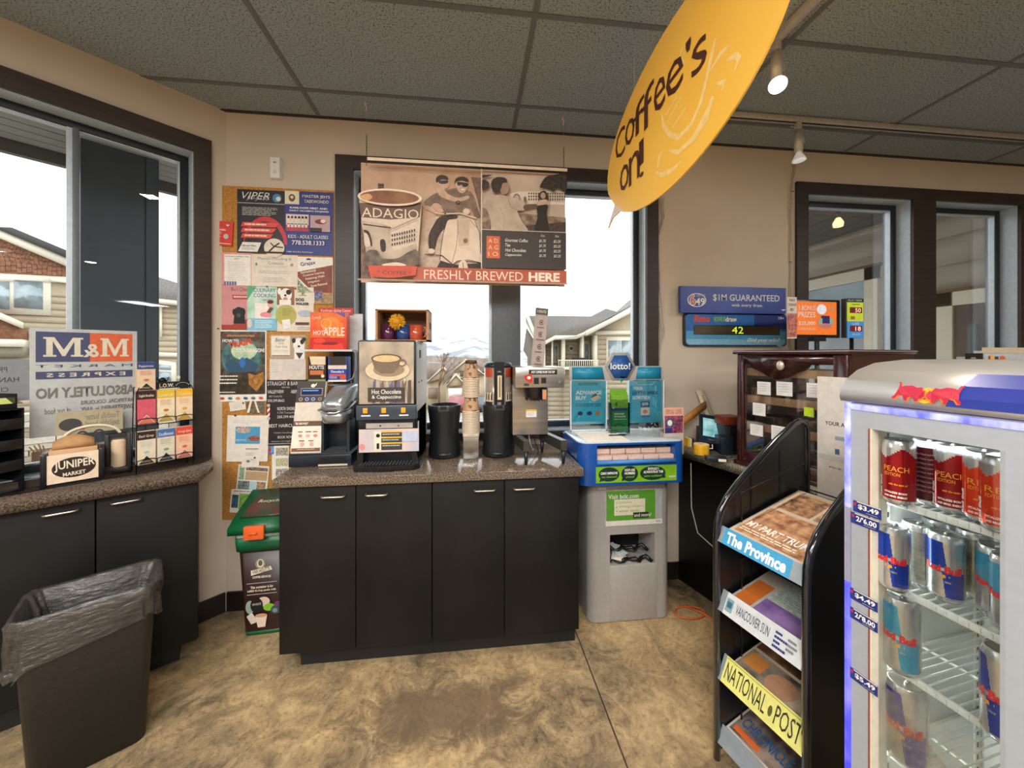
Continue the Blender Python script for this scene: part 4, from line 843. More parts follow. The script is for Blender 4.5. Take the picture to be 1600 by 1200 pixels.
# How To ... Your Dragon poster: wording kept, creature left out
def drag(a):
    a.rect(2, 2, 75, 99, M('#2c2a26', .5, c2='#6a6458', scale=26)); a.ell(38, 42, 31, 30, M('#5a8a84', .45, c2='#2c4a56', scale=22)); a.ell(42, 32, 20, 14, M('#8fb49a', .45, c2='#c8d8b0', scale=30)); a.poly([(12, 52), (24, 44), (34, 52), (46, 42), (66, 54), (56, 70), (22, 70)], M('#2a4f6a', .5)); a.rect(10, 6, 66, 12, M('#6a3a24', .5)); a.lines(16, 7.5, 60, 10.5, 2, M('#d8b890', .5), .4)
    a.tx('HOW TO', 9, 14, 34, 19, WHITE, bold=.03, rot=-.03); a.tx('TRAIN', 18, 16, 54, 25, M('#d4402a', .4), rot=.22, bold=.05); a.tx('YOUR DRAGON!', 29, 28, 74, 34, WHITE, bold=.03)
    a.ell(40, 50, 5, 8, M('#2e6ab0', .4)); a.poly([(20, 66), (60, 64), (75, 78), (75, 99), (2, 99), (2, 78)], M('#4a3c28', .5, c2='#1c1814', scale=30))
    a.poly([(49, 66), (60, 70), (73, 64), (73, 80), (62, 95), (50, 84)], M('#b8843c', .45, c2='#8a5a24', scale=60)); a.ring(61, 78, 6, 7, 1, M('#6a3f18', .5)); a.lines(4, 70, 34, 86, 3, WHITE, .35, 8, .1); a.lines(4, 95, 30, 97, 1, WHITE, .6)
    for i, c in enumerate(('#b04a3a', '#3a7a6a', '#c98a3a', '#2c5a8a', '#6a6a6a', '#c9523a')): a.ell(9+12*i, 105, 3.4, 2, M(c, .5))
sheet('poster', 'dark theatre poster with a golden shield, left side of the cork board', 'poster', 342, 516, 419, 626, drag, PAPER, .0165)
def bett(a): a.rect(0, 0, 56, 38, M('#b09a80', .6)); a.rect(2, 2, 31, 34, M('#e4dccc', .6)); a.tx('Better', 8, 5, 24, 11, INK, .3); a.tx('With', 13, 12, 22, 15, GREY); a.tx('Your Dog', 8, 17, 27, 21, GREY); a.lines(6, 24, 28, 28, 2, GREYL, .3); a.rect(3, 32, 31, 33.4, BROWN); a.ell(45, 16, 9, 11, WHITE); a.ell(37, 9, 3, 4, INK); a.ell(53, 7, 3, 3, INK); a.ell(50, 11, 3, 4, INK); a.ell(45, 18, 2, 1.6, BLACK); a.rect(38, 22, 54, 38, WHITE); a.poly([(40, 28), (52, 28), (46, 38)], DKG); a.rect(0, 38, 56, 70, M('#d5cbc2', .6)); a.lines(20, 41, 52, 58, 8, GREYL, .25, 4); a.lines(2, 44, 14, 60, 5, GREYL, .3, 6)
sheet('flyer', 'beige dog training flyer with a spotted dog, right of the dark theatre poster', 'flyer', 424, 523, 480, 592, bett, PAPER, .0135)
def barb(a):
    a.tx('STRAIGHT 8 BARBERS', 2, 3, 62, 9, M('#d8d4d0', .5), bold=.0); a.tx('NOW OPEN', 24, 11, 36, 13, CREAM); a.tx('VALLEYVIEW', 2, 16, 27, 21, WHITE); a.tx('ABERDEEN', 38, 16, 58, 21, WHITE); a.tx('1801 Oriole Rd', 4, 24, 24, 27, GREYL); a.tx('250.299.8662', 2, 30, 28, 34, WHITE); a.tx('NORTH SHORE', 17, 42, 44, 47, WHITE); a.tx('4 700 Tranquille', 17, 49, 44, 53, GREYL); a.tx('250.299.4004', 17, 55, 46, 59, WHITE); a.tx('BEST HAIRCUTS', 4, 68, 50, 73, WHITE); a.tx('Online booking', 12, 80, 40, 83, GREYL); a.tx('BOOK NOW', 18, 86, 42, 90, WHITE); a.tx('www.straight8.ca', 8, 93, 50, 96, GREYL); a.rect(1, 97.5, 62, 98.5, GREYL)
    a.rect(2, 40, 6, 58, RED); a.poly([(2, 46), (6, 42), (6, 46), (2, 50)], WHITE); a.poly([(2, 54), (6, 50), (6, 54), (2, 58)], WHITE); a.ell(4, 39, 2.6, 2.4, GREYL); a.ell(4, 59, 2.6, 2.4, GREYL)
sheet('poster', 'dark brown barber shop poster partly behind the single-cup brewer', 'poster', 418.5, 593, 482, 694, barb, M('#241a1c', .5), .0150)
def ph(a): a.rect(0, 0, 28, 20, M('#3a2c26', .5, c2='#8a7a68', scale=120)); a.poly([(0, 18), (5, 0), (8, 0), (4, 18)], CREAM); a.poly([(11, 0), (14, 0), (20, 18), (17, 18)], CREAM)
sheet('photo_print', 'small dark photo print sticking out below the theatre poster', 'photo', 388, 626, 416, 646, ph, CREAM, .0135)
def tg(a): a.ell(22, 4, 1.4, 1.6, DKG); a.lines(4, 6, 18, 12, 2, GREYL, .3)
sheet('paper_tag', 'white paper tag hanging below the theatre poster', 'tag', 363, 628, 388, 642, tg, M('#ded6c6', .6), .0180, rot=-8)
def fly(a): a.lines(10, 8, 56, 13, 3, GREYL, .25); a.rect(13, 17, 51, 43, M('#4f9ac0', .5)); a.ell(25, 22, 11, 5, M('#d8d0c8', .5, c2='#8a4a40', scale=160)); a.ell(42, 35, 9, 4, M('#c96a4a', .5, c2='#2c2a2c', scale=160)); a.tx('TAKEN BY THE SUN', 14, 36, 30, 39, WHITE); a.lines(30, 50, 50, 53, 1, GREY, .5); a.lines(30, 56, 44, 62, 3, GREYL, .4)
sheet('flyer', 'white flyer with a blue picture, low on the cork board', 'flyer', 357, 648, 421, 718, fly, M('#e2dacd', .6), .0185, rot=1.5)
def nt_(a): a.ell(10, 6, 3, 2, GREY); a.tx('Menu', 14, 2, 20, 5, GREY)
sheet('paper_note', 'small white note between the white flyer and the photo collage', 'note', 381, 713, 408, 728, nt_, M('#e2dacd', .6), .0200)
def col(a): a.rect(2, 2, 10, 22, M('#5a7a5a', .5, c2='#a8b8a0', scale=120)); a.rect(12, 3, 46, 8, M('#4a3a30', .5, c2='#9a8a78', scale=120)); a.rect(12, 9, 46, 22, M('#b89a74', .5)); a.rect(2, 24, 20, 40, M('#3c4a4a', .5, c2='#8a9a94', scale=90)); a.rect(21, 24, 30, 42, M('#a8c4cc', .5)); a.rect(31, 24, 45, 40, M('#7a5a44', .5, c2='#c0a080', scale=90))
sheet('flyer', 'tilted photo collage flyer above the green bin', 'flyer', 371, 724, 419, 768, col, M('#ddd6c8', .6), .0165, rot=6)
def col2(a): a.lines(4, 2, 46, 4, 1, GREY, .7); a.rect(2, 8, 12, 27, M('#4a6a84', .5, c2='#2a3a44', scale=60)); a.rect(13, 6, 48, 29, M('#7aa84e', .5)); a.ring(30, 17, 15, 9, 1, M('#3f6a2c', .5)); a.line([(24, 26), (30, 10), (34, 22), (42, 25)], 1.2, M('#5a4a2c', .5))
sheet('flyer', 'green golf course card tucked below the photo collage flyer', 'flyer', 362, 762, 412, 796, col2, M('#d9d2c6', .6), .0195, rot=5)
def st3(a):
    for i, c in enumerate(('#3a3a38', '#9a9a4a', '#4a4048')): a.rect(6, 3+16*i, 25, 15+16*i, M(c, .5, c2='#d8d0c0', scale=130))
sheet('flyer', 'white strip flyer with three small pictures beside the counter end', 'flyer', 427, 696, 453, 748, st3, PAPER, .0135)
sheet('sticker', 'small blue and red sticker between the flyers', 'sticker', 418, 696, 430, 708, lambda a: (a.rect(0, 3, 8, 8, RED), a.rect(8, 1, 12, 10, SKYB)), M('#6a6ab0', .5), .0165)
def grn(a): a.rect(8, 4, 24, 27, M('#1c5a2c', .5)); a.poly([(0, 6), (10, 0), (14, 12), (2, 24)], M('#c2c82c', .5)); a.ell(8, 8, 1.4, 1.4, INK)
sheet('flyer', 'green and yellow leaflet behind the lid of the pod bin', 'leaflet', 411, 769, 436, 798, grn, M('#2c6a34', .6), .0135)
for i, (x, y, c) in enumerate(((346, 514, '#2a2a2a'), (421, 449, '#1f6a34'), (465, 452, '#b0302a'), (372, 648, '#2a2a2a'), (402, 713, '#1c1c1c'), (454, 593, '#b0302a'), (365, 345, '#d8b040'))):
    u, z = BW.hit(x, y); o = MB(); o.cyl((0, 0, 0), (0, -.008, 0), .0032, M(c, .4), r2=.0024, seg=10); o.cyl((0, -.006, 0), (0, -.010, 0), .0040, M(c, .4), seg=10)
    tag(o.build('push_pin', loc=(u, D-.0205, z)), ['dark push pin at the top left corner of the theatre poster', 'green push pin on top of the cooking class flyer', 'red push pin on top of the dog walker flyer', 'dark push pin at the top left of the white flyer with the blue picture', 'black push pin on the small white note', 'red push pin above the barber shop poster', 'yellow push pin on the red folded brochure'][i], 'push pin')
# motion sensor
u, z = BW.hit(424, 282); u1, zz = BW.hit(443, 249); o = MB(); sw = u1-u; sh = zz-z
o.hexa([(0, -.0, 0), (sw, -.0, 0), (sw, -.0, sh), (0, -.0, sh)], [(sw*.12, -.028, .004), (sw*.88, -.028, .004), (sw*.9, -.03, sh*.96), (sw*.1, -.03, sh*.96)], M('#dcdbd6', .4)); o.ball((sw/2, -.026, sh*.3), .012, M('#c9c9c4', .3), (1, .5, 1)); o.box(sw*.4, sw*.6, -.032, -.028, sh*.7, sh*.76, GREY)
tag(o.build('motion_sensor', loc=(u, D, z)), 'white motion sensor high on the wall above the cork board', 'sensor')
# ================================================================= HANGING BANNER
BN = Pl((0, 2.12), 0)
sx0, bz1 = BN.hit(564, 254); sx1, bz0 = BN.hit(882, 448); bw_, bh_ = sx1-sx0, bz1-bz0
t = thing('hanging_banner', 'sepia coffee banner reading FRESHLY BREWED HERE hanging on chains across the window', 'banner', (sx0, 2.12, bz0), 0)
a = Art(bw_, bh_, 318, 192, M('#c9a68a', .6), th=.002, step=.00035)
sep = M('#d2b096', .6, c2='#c09c80', scale=9); dk = M('#4a382e', .6, c2='#2f241f', scale=40); md = M('#8f7361', .6, c2='#6a5244', scale=50); lt = M('#e3cbb4', .6)
def bu(zx, zy):
    f_ = (zx-185)/1340.0; return ((zx-185)/4.21, (zy-(80+75*f_))/(805-32*f_)*192)
def cat_(P_, n=5):
    o_ = []; L_ = len(P_)
    for i in range(L_):
        p0, p1, p2, p3 = P_[i-1], P_[i], P_[(i+1) % L_], P_[(i+2) % L_]
        for k_ in range(n):
            q = k_/n; o_.append(tuple(.5*((2*p1[c])+(-p0[c]+p2[c])*q+(2*p0[c]-5*p1[c]+4*p2[c]-p3[c])*q*q+(-p0[c]+3*p1[c]-3*p2[c]+p3[c])*q**3) for c in (0, 1)))
    return o_
def bp(P_, m, smooth=True): q = [bu(*p) for p in P_]; a.poly(cat_(q) if smooth else q, m)
def be(cx, cy, rx, ry, m): c = bu(cx, cy); a.ell(c[0], c[1], rx/4.21, ry/4.15, m, n=24)
def bl(P_, w, m): a.line([bu(*p) for p in P_], w/4.2, m)
skin = M('#d8b8a0', .6, c2='#c4a088', scale=30); shirt = M('#8e7868', .6, c2='#6f5c50', scale=26); pale = M('#ead6c2', .6, c2='#dcc4ae', scale=10); shade = M('#a98f7c', .6)
a.rect(0, 5, 183, 190, sep); bp([(600, 470), (760, 440), (955, 480), (955, 810), (560, 810), (560, 600)], M('#d9c3ae', .6, c2='#b9a18c', scale=22)); bp([(888, 175), (955, 180), (957, 450), (930, 330)], md, False); bp([(186, 480), (230, 640), (250, 870), (186, 870)], md, False)
a.rect(25, 32, 34, 44, md); [a.rect(25.8+3*k_, 33+5.5*l_, 27.8+3*k_, 37+5.5*l_, dk) for k_ in range(3) for l_ in range(2)]
# two riders on a scooter, drawn as plain printed figures
bp([(690, 445), (800, 440), (760, 490), (700, 540), (668, 600), (652, 665), (618, 668), (612, 580), (640, 510)], dk)
bp([(585, 350), (610, 320), (665, 285), (740, 262), (800, 255), (880, 275), (915, 330), (935, 400), (950, 445), (915, 450), (880, 385), (845, 420), (740, 430), (705, 400), (690, 365), (650, 350), (612, 382)], shirt)
bp([(668, 255), (700, 245), (735, 290), (800, 318), (868, 305), (872, 325), (800, 345), (720, 325), (680, 300)], skin); bp([(592, 372), (625, 380), (665, 412), (700, 405), (712, 425), (680, 440), (635, 415), (590, 395)], skin)
bp([(668, 210), (690, 185), (728, 182), (745, 215), (738, 250), (705, 262), (678, 245)], skin); bp([(662, 215), (662, 185), (690, 165), (730, 175), (738, 200), (700, 196), (676, 212)], dk); bp([(680, 206), (735, 203), (735, 220), (710, 226), (684, 222)], BLACK)
bp([(786, 215), (800, 190), (850, 188), (868, 215), (862, 262), (830, 290), (800, 268)], skin); bp([(780, 225), (790, 190), (830, 176), (866, 190), (868, 215), (830, 205), (795, 212)], dk); bp([(800, 213), (866, 222), (862, 244), (838, 246), (826, 232), (806, 238)], BLACK); be(836, 264, 12, 5, WHITE); be(803, 352, 14, 14, dk); be(803, 350, 8, 8, shirt)
bp([(735, 478), (770, 466), (860, 462), (915, 478), (942, 530), (952, 600), (955, 745), (900, 750), (830, 700), (780, 770), (690, 745), (695, 640), (712, 540)], pale); bp([(802, 470), (878, 470), (876, 640), (805, 650)], M('#cdb6a0', .6), False)
bl([(730, 480), (708, 560), (694, 650), (686, 740)], 4, dk); bl([(800, 470), (802, 560), (790, 660), (765, 760)], 3, md); bl([(915, 480), (945, 560), (952, 700)], 4, dk); bl([(880, 468), (905, 500), (935, 530)], 3, md)
bp([(770, 770), (795, 670), (870, 655), (930, 690), (956, 740), (956, 760), (870, 748), (800, 752)], M('#e4cfba', .6)); bl([(770, 772), (800, 748), (870, 742), (955, 762)], 4, dk); be(852, 612, 14, 16, md)
bp([(690, 745), (780, 775), (956, 765), (956, 812), (660, 806)], dk, False); bp([(812, 760), (850, 745), (868, 812), (812, 812)], pale); bl([(835, 760), (840, 810)], 5, md); bl([(590, 702), (700, 712), (800, 800)], 6, dk); be(632, 682, 20, 18, pale); bl([(655, 425), (700, 432), (820, 428), (925, 462)], 8, pale); be(858, 416, 24, 22, M('#d4bfa9', .6)); be(858, 416, 15, 14, pale); be(690, 412, 20, 14, skin); be(720, 432, 6, 6, dk)
# right picture
x0_, y0_ = bu(960, 178); x1_, y1_ = bu(1523, 570); rt = M('#d6c3b0', .6, c2='#c4ae9a', scale=7); a.rect(184, 7, 318, 104, rt)
bp([(1140, 300), (1200, 282), (1520, 285), (1520, 372), (1180, 366)], M('#e6d8c8', .6), False)
for k_ in range(16):
    for l_ in range(3): be(1275+16*k_, 296+20*l_+k_*.6, 4.2, 7, dk)
be(1190, 335, 22, 30, md); be(1190, 340, 16, 26, rt); be(1246, 345, 9, 22, md)
bp([(1345, 262), (1380, 200), (1430, 182), (1523, 180), (1523, 292), (1470, 270), (1440, 290), (1390, 268)], M('#2a2220', .6, c2='#4a3e36', scale=60)); bp([(962, 215), (1000, 225), (1005, 260), (965, 285)], dk); bp([(962, 180), (1030, 180), (1010, 190), (962, 200)], dk, False)
bp([(962, 400), (1020, 420), (1523, 470), (1523, 570), (962, 570)], M('#a8917c', .6, c2='#6a5648', scale=26), False); bp([(962, 500), (1030, 480), (1060, 570), (962, 570)], md, False); bp([(1250, 520), (1523, 500), (1523, 570), (1250, 570)], M('#5a483e', .6, c2='#3a2e28', scale=60), False)
bp([(985, 370), (1020, 325), (1075, 315), (1130, 325), (1200, 345), (1245, 380), (1238, 420), (1195, 425), (1222, 490), (1258, 570), (1045, 572), (1015, 480)], M('#cdbba8', .6, c2='#b5a18e', scale=16)); bl([(1130, 330), (1150, 400), (1200, 420)], 3, md); bl([(1080, 400), (1110, 480), (1100, 565)], 3, shade); bp([(1240, 385), (1300, 378), (1350, 378), (1350, 392), (1300, 402), (1240, 412)], M('#6a5244', .6))
bp([(1090, 235), (1125, 235), (1138, 262), (1130, 300), (1095, 315), (1080, 280)], M('#a88c78', .6)); bp([(1020, 250), (1030, 212), (1070, 196), (1115, 205), (1125, 232), (1095, 240), (1085, 275), (1060, 300), (1035, 295)], dk)
bp([(1335, 330), (1345, 300), (1378, 290), (1398, 318), (1400, 352), (1360, 358)], dk); be(1366, 322, 17, 22, M('#b39a86', .6)); bp([(1325, 370), (1350, 352), (1392, 350), (1402, 385), (1375, 392), (1330, 388)], skin); bp([(1325, 400), (1360, 385), (1398, 388), (1392, 450), (1402, 570), (1308, 570), (1328, 470)], M('#2c2220', .6))
a.rect(182.5, 5, 184, 170, CREAM); a.rect(184, 103, 318, 104, CREAM)
# menu
a.rect(184, 104, 318, 166, M('#433a36', .55)); a.rect(191, 114, 212, 150, M('#d9632a', .5))
for i, s in enumerate(('A D', 'A G', 'I O')): a.tx(s, 194, 118+10.8*i, 209, 125+10.8*i, CREAM)
for i, s in enumerate(('Gourmet Coffee', 'Tea', 'Hot Chocolate', 'Cappuccino')):
    y = 117+8.2*i; a.tx(s, 220, y, 220+[36, 8, 33, 26][i], y+5.4, WHITE, .3, .01); a.tx('$1.75', 274, y, 285, y+5, WHITE, .3, .01); a.tx('$2.25', 297, y, 309, y+5, WHITE, .3, .01)
a.tx('12oz', 276, 109, 283, 112.5, WHITE, .3); a.tx('20oz', 299, 109, 306, 112.5, WHITE, .3)
a.rect(80, 168, 318, 189, M('#b0553a', .55, c2='#c2644a', scale=8)); a.tx('FRESHLY BREWED', 96, 172, 248, 187, M('#f0d8c4', .6)); a.tx('HERE', 257, 172, 307, 187, M('#f6e6d6', .6), bold=.04)
# paper cup picture
bp([(188, 345), (578, 345), (545, 800), (538, 855), (400, 872), (262, 862), (245, 800)], M('#d9c6b2', .55), False); bp([(190, 375), (575, 375), (562, 470), (380, 485), (200, 468)], M('#6e5244', .55), False); a.tx('ADAGIO', 5, 77, 88, 92, CREAM)
bp([(202, 490), (300, 505), (380, 530), (380, 640), (400, 690), (545, 640), (545, 780), (245, 780)], M('#cbb8a4', .55, c2='#ac9884', scale=14), False); bl([(215, 515), (300, 528), (385, 540)], 8, dk); bp([(215, 555), (250, 565), (270, 640), (262, 660), (245, 600)], dk); bp([(222, 575), (245, 590), (258, 655), (225, 655)], M('#d9c6b2', .55)); bp([(318, 625), (340, 615), (352, 640), (350, 690), (325, 690)], dk)
for k_ in range(10):
    for l_ in range(3): be(392+15.5*k_, 590-3.4*k_+30*l_, 4.4, 9, M('#3c302a', .6))
bl([(375, 560), (460, 520), (552, 478)], 4, md); bp([(240, 700), (300, 690), (330, 740), (420, 745), (500, 700), (545, 690), (545, 790), (245, 790)], M('#7a6c60', .6, c2='#4f443c', scale=20)); bp([(330, 785), (420, 770), (480, 790), (400, 800)], pale)
bp([(247, 790), (545, 795), (538, 855), (400, 872), (262, 862)], M('#c8492c', .5), False); a.tx('* COFFEE *', 28, 176, 78, 182, M('#5a2a1a', .5))
be(382, 345, 197, 56, M('#ecd9c4', .55)); be(380, 345, 180, 43, M('#7a4e34', .55, c2='#9a6a48', scale=9)); bp([(205, 335), (250, 322), (275, 345), (250, 365), (212, 358)], M('#d8a070', .5)); a.rect(0, 189.4, 318, 192, M('#a9927e', .6)); a.rect(14, 0, 318, 5, M('#ecd8c0', .55))
a.build('printed_sheet', t)
for X_ in (.03, bw_-.004):
    o = MB(); top = CEIL-bz0; zb = bh_*.99; n = 14
    chm = M('#5c544a', .35, .8)
    for i in range(n):
        zc_ = zb+.012*i; o.tube([(X_+.003*math.cos(q)*(i % 2), .003*math.cos(q)*(1-i % 2), zc_+.008*math.sin(q)) for q in [2*math.pi*j/8 for j in range(8)]], .0012, chm, 5, closed=True)
    o.tube([(X_, 0, zb+.012*n-.006), (X_-.004, 0, top-.05)], .0006, GREYL, 5); o.build('chain', t)
    o = MB(); o.tube([(X_-.004, 0, top), (X_-.004, 0, top-.012), (X_-.010, 0, top-.02), (X_, 0, top-.03), (X_-.004, 0, top-.055)], .0028, CREAM, 6); o.build('ceiling_hook', t)
# ================================================================= LOTTERY SIGNS
def s649(a):
    a.rect(0, 0, 160, 46, M('#2b3c86', .35, c2='#3a4fa0', scale=5)); a.ring(24, 24, 14, 12, 1.4, WHITE); a.tx('6', 13, 13, 23, 34, WHITE, bold=.05); a.tx('6', 14.4, 14.6, 21.6, 32.4, RED); a.tx('49', 22, 20, 36, 33, WHITE, bold=.03); a.tx('LOTTO', 24, 14, 36, 18, WHITE)
    a.tx('$1M GUARANTEED', 48, 13, 150, 26, WHITE, bold=.01); a.tx('with every draw.', 76, 29, 124, 36, WHITE, bold=.01); a.poly([(152, 38), (160, 38), (156, 41)], WHITE)
sheet('lottery_sign', 'dark blue $1M GUARANTEED sign on the wall above the number display', 'sign', 1056, 449, 1217, 492, s649, M('#2b3c86', .4), .03, .025, W=160, Hh=46)
u, zt1 = BW.hit(1066, 490); u1, zb1 = BW.hit(1223, 541); kw, kh = u1-u, zt1-zb1
t = thing('number_display', 'blue lottery number display reading 42 with rounded corners on the wall', 'number display', (u, D-.035, zb1), 0)
o = MB(); o.M = Matrix.Translation((kw/2, .0, kh/2)) @ Matrix.Rotation(math.pi/2, 4, 'X'); o.loft([rrect(kw, kh, .022, 0), rrect(kw, kh, .022, .03)], M('#23292e', .4)); o.M = Matrix.Identity(4)
hb = o.build('housing', t, loc=(0, .034, 0))
a = Art(kw, kh, 160, 52, None, y0=.003); a.M = Matrix.Identity(4)
def rp(x0, y0, x1, y1, r, m):
    pts = []
    for cx, cy, q in ((x1-r, y0+r, -90), (x1-r, y1-r, 0), (x0+r, y1-r, 90), (x0+r, y0+r, 180)):
        for j in range(5): an = math.radians(q+22.5*j); pts.append((cx+r*math.cos(an), cy+r*math.sin(an)))
    a.poly(pts, m)
rp(1, 1, 159, 51, 6, M('#1f62a8', .35)); rp(2, 34, 158, 50, 5, M('#7fb4cc', .35)); a.rect(1.5, 28, 158.5, 41, M('#4f96c0', .35)); a.poly([(143, 50), (158, 40), (149, 56)], M('#7fb4cc', .35))
a.poly([(108, 1), (154, 1), (158.6, 6), (158.6, 24), (108, 24)], M('#182f78', .35)); a.tx('Keno', 14, 3, 38, 14, M('#d8402c', .4), bold=.05); a.tx('BONUS', 44, 5, 62, 13, LIME, bold=.03); a.tx('draw', 62, 5, 80, 13, CREAM, bold=.03); a.tx('19+', 146, 4, 155, 9, WHITE, bold=.02)
a.rect(13, 19, 148, 34, M('#0c1210', .3)); a.rect(14, 20, 147, 33, M('#5a4a30', .3, c2='#3a2e1e', scale=4)); a.tx('42', 72, 21, 90, 32, M('#c8e23a', .4, emit=.6)); a.tx('Did you win?', 96, 39, 148, 47, M('#e6eef0', .5), .3, .02)
a.build('face', t)
# monitor and jackpot sign on posts behind the display case
def onmon(a):
    pass
MP = Pl((0, 1.95), 0)
def mpanel(x0, y0, x1, y1): u0, z1_ = MP.hit(x0, y0); u1_, z0_ = MP.hit(x1, y1); return u0, u1_, z0_, z1_
u0, u1_, z0_, z1_ = mpanel(1242, 467, 1316, 528)
t = thing('monitor', 'small monitor showing an orange 3 BONUS PRIZES advert', 'monitor', (u0, 1.95, z0_), math.radians(2))
mw, mh = u1_-u0, z1_-z0_
o = MB(); o.box(0, mw, .0, .03, 0, mh, BPL, .006); o.build('housing', t)
a = Art(mw*.88, mh*.86, 66, 52, None, x0=mw*.03, z0=mh*.08, y0=-.0005); om = M('#e07020', .4, emit=.35); a.rect(0, 0, 66, 52, om); a.tx('3 BONUS', 3, 6, 32, 14, WHITE, bold=.01); a.tx('PRIZES', 3, 16, 31, 25, WHITE, bold=.02); a.tx('$25,000', 3, 31, 31, 38, WHITE, bold=.02); a.tx('A YEAR FOR LIFE', 3, 41, 31, 45, WHITE); a.ell(41, 12, 8, 8, M('#d8d4e0', .4, emit=.3)); a.ell(57, 12, 5, 3.4, M('#f0a070', .4)); a.ell(47, 34, 12, 8, M('#d88a8a', .4)); a.rect(40, 22, 54, 34, M('#3a2470', .4)); a.rect(36, 26, 42, 36, M('#a8c8b8', .4)); a.rect(54, 26, 60, 36, M('#a8c8b8', .4)); a.build('screen', t)
o = MB(); o.cyl((mw*.55, .02, ZC-z0_), (mw*.55, .02, .01), .012, BPL); o.box(mw*.42, mw*.68, .0, .04, -.02, .02, BPL); o.build('pole', t)
C93 = Pl((0, 1.93), 0); (u0, z1_), (u1_, z0_) = C93.hit(1230, 464), C93.hit(1245, 529)
a = Art(u1_-u0, z1_-z0_, 18, 66, M('#e2d4c8', .5)); a.tx('TRACK', 3, 3, 15, 7, INK, bold=.02); a.tx('YOUR ACE', 2, 10, 17, 14, INK, bold=.02); a.tx('ID', 6, 18, 12, 22, INK, bold=.02); a.rect(0, 26, 18, 64, M('#8a3a6a', .4, c2='#e0905a', scale=60))
tag(a.build('promo_card', loc=(u0, 1.93, z0_)), 'narrow purple and white promotional card left of the orange monitor', 'card')
o = MB(); 
u0, u1_, z0_, z1_ = mpanel(1322, 466, 1351, 528)
t = thing('jackpot_sign', 'narrow yellow and blue jackpot sign with red numbers 50 and 18', 'sign', (u0, 1.95, z0_), math.radians(2))
jw, jh = u1_-u0, z1_-z0_; o = MB(); o.box(0, jw, 0, .03, 0, jh, DKG, .003); o.build('housing', t)
a = Art(jw, jh, 26, 62, None, y0=-.0005); a.rect(1, 0, 25, 6, BLACK); a.tx('PLAY HERE', 3, 1.5, 23, 4.5, WHITE); a.rect(1, 6, 25, 36, M('#b8cc30', .4, emit=.25)); a.rect(1, 36, 25, 62, M('#3d86c4', .4, emit=.25)); rd = M('#7a1a14', .4); rl = M('#ffb0a0', .4, emit=1)
for y, s in ((14, '50'), (43, '18')): a.rect(5, y, 23, y+9, rd); a.tx(s, 13, y+1.4, 21, y+7.8, rl)
a.rect(6, 28, 12, 33, M('#b8742c', .4)); a.lines(8, 9, 20, 12, 1, DKG); a.tx('649', 8, 38, 18, 42, WHITE); a.tx('MILLION', 8, 55, 20, 58, WHITE); a.build('face', t)
o = MB(); o.tube([(jw/2, .02, ZC-z0_), (jw/2, .02, .0)], .010, BPL, 10); o.build('pole', t)
# ================================================================= HANGING COFFEE SIGN
CS = .70
def cz(x, y): r = ray(x, y); t_ = CS/r.x; return (r.y*t_, H+r.z*t_)
t = thing('hanging_sign', "large yellow oval Coffee's on! sign hanging from the ceiling", 'sign', (CS, 1.27, 2.36), -math.pi/2)
# local x = -Y world (1.27 - Y), local z = Z-2.36
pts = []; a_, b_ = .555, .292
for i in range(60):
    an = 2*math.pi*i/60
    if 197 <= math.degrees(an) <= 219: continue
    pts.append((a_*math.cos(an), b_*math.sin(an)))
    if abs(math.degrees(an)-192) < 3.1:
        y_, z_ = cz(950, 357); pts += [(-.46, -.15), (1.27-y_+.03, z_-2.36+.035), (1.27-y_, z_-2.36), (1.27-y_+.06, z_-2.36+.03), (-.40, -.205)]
ym = M('#f7bd45', .35, c2='#f9c655', scale=2); ylt = M('#f6d487', .4); dkb = M('#4a2418', .45)
o = MB(); o.prism_xz([(x, z) for x, z in pts], 0, .006, ym); tz0 = [p for p in pts if p[0] < -.30 and p[1] < -.115]; o.face([(x, -.0003, z) for x, z in tz0], M('#e3d3cc', .4));  # pale tail face: backlit fade painted into the colour
y = -.0004
def sp(X_, Z_): yy, zz = cz(X_, Z_); return (1.27-yy, zz-2.36)
def stroke(pts_, w, m, layer=1):
    P_ = [sp(*p) for p in pts_]; n = len(P_); q = []
    for i, p in enumerate(P_):
        a2 = P_[min(i+1, n-1)]; a1 = P_[max(i-1, 0)]; dx, dz = a2[0]-a1[0], a2[1]-a1[1]; l = math.hypot(dx, dz) or 1; ww = w*(1 if 0 < i < n-1 else .35); q.append(((p[0]-dz/l*ww, p[1]+dx/l*ww), (p[0]+dz/l*ww, p[1]-dx/l*ww)))
    for (a1, b1), (a2, b2) in zip(q, q[1:]): o.face([(a1[0], -.0004*layer, a1[1]), (b1[0], -.0004*layer, b1[1]), (b2[0], -.0004*layer, b2[1]), (a2[0], -.0004*layer, a2[1])], m)
o.box(-.46, -.52, 0, .001, 0, .001, ym) if 0 else None
cup = [[(1034, 175), (1036, 195), (1046, 210), (1060, 215), (1080, 195), (1095, 160), (1105, 120), (1112, 85), (1118, 60)], [(1024, 268), (1034, 274), (1050, 266), (1064, 252)], [(1028, 262), (1030, 245), (1036, 235)], [(1046, 235), (1060, 238), (1085, 215), (1105, 185), (1115, 150)], [(1043, 190), (1065, 150)], [(1050, 200), (1072, 168)], [(1040, 180), (1058, 150)], [(1110, 110), (1125, 85), (1140, 70)], [(1135, 95), (1150, 86), (1155, 92), (1148, 110)], [(1120, 130), (1132, 128), (1128, 142)], [(1068, 70), (1062, 90), (1070, 100)]]
for c_s in cup: stroke(c_s, .009, ylt, 1)
stroke([(1060, 240), (1085, 215), (1108, 170), (1113, 150)], .012, ylt, 2)
body = o.build('board', t, smooth=0)
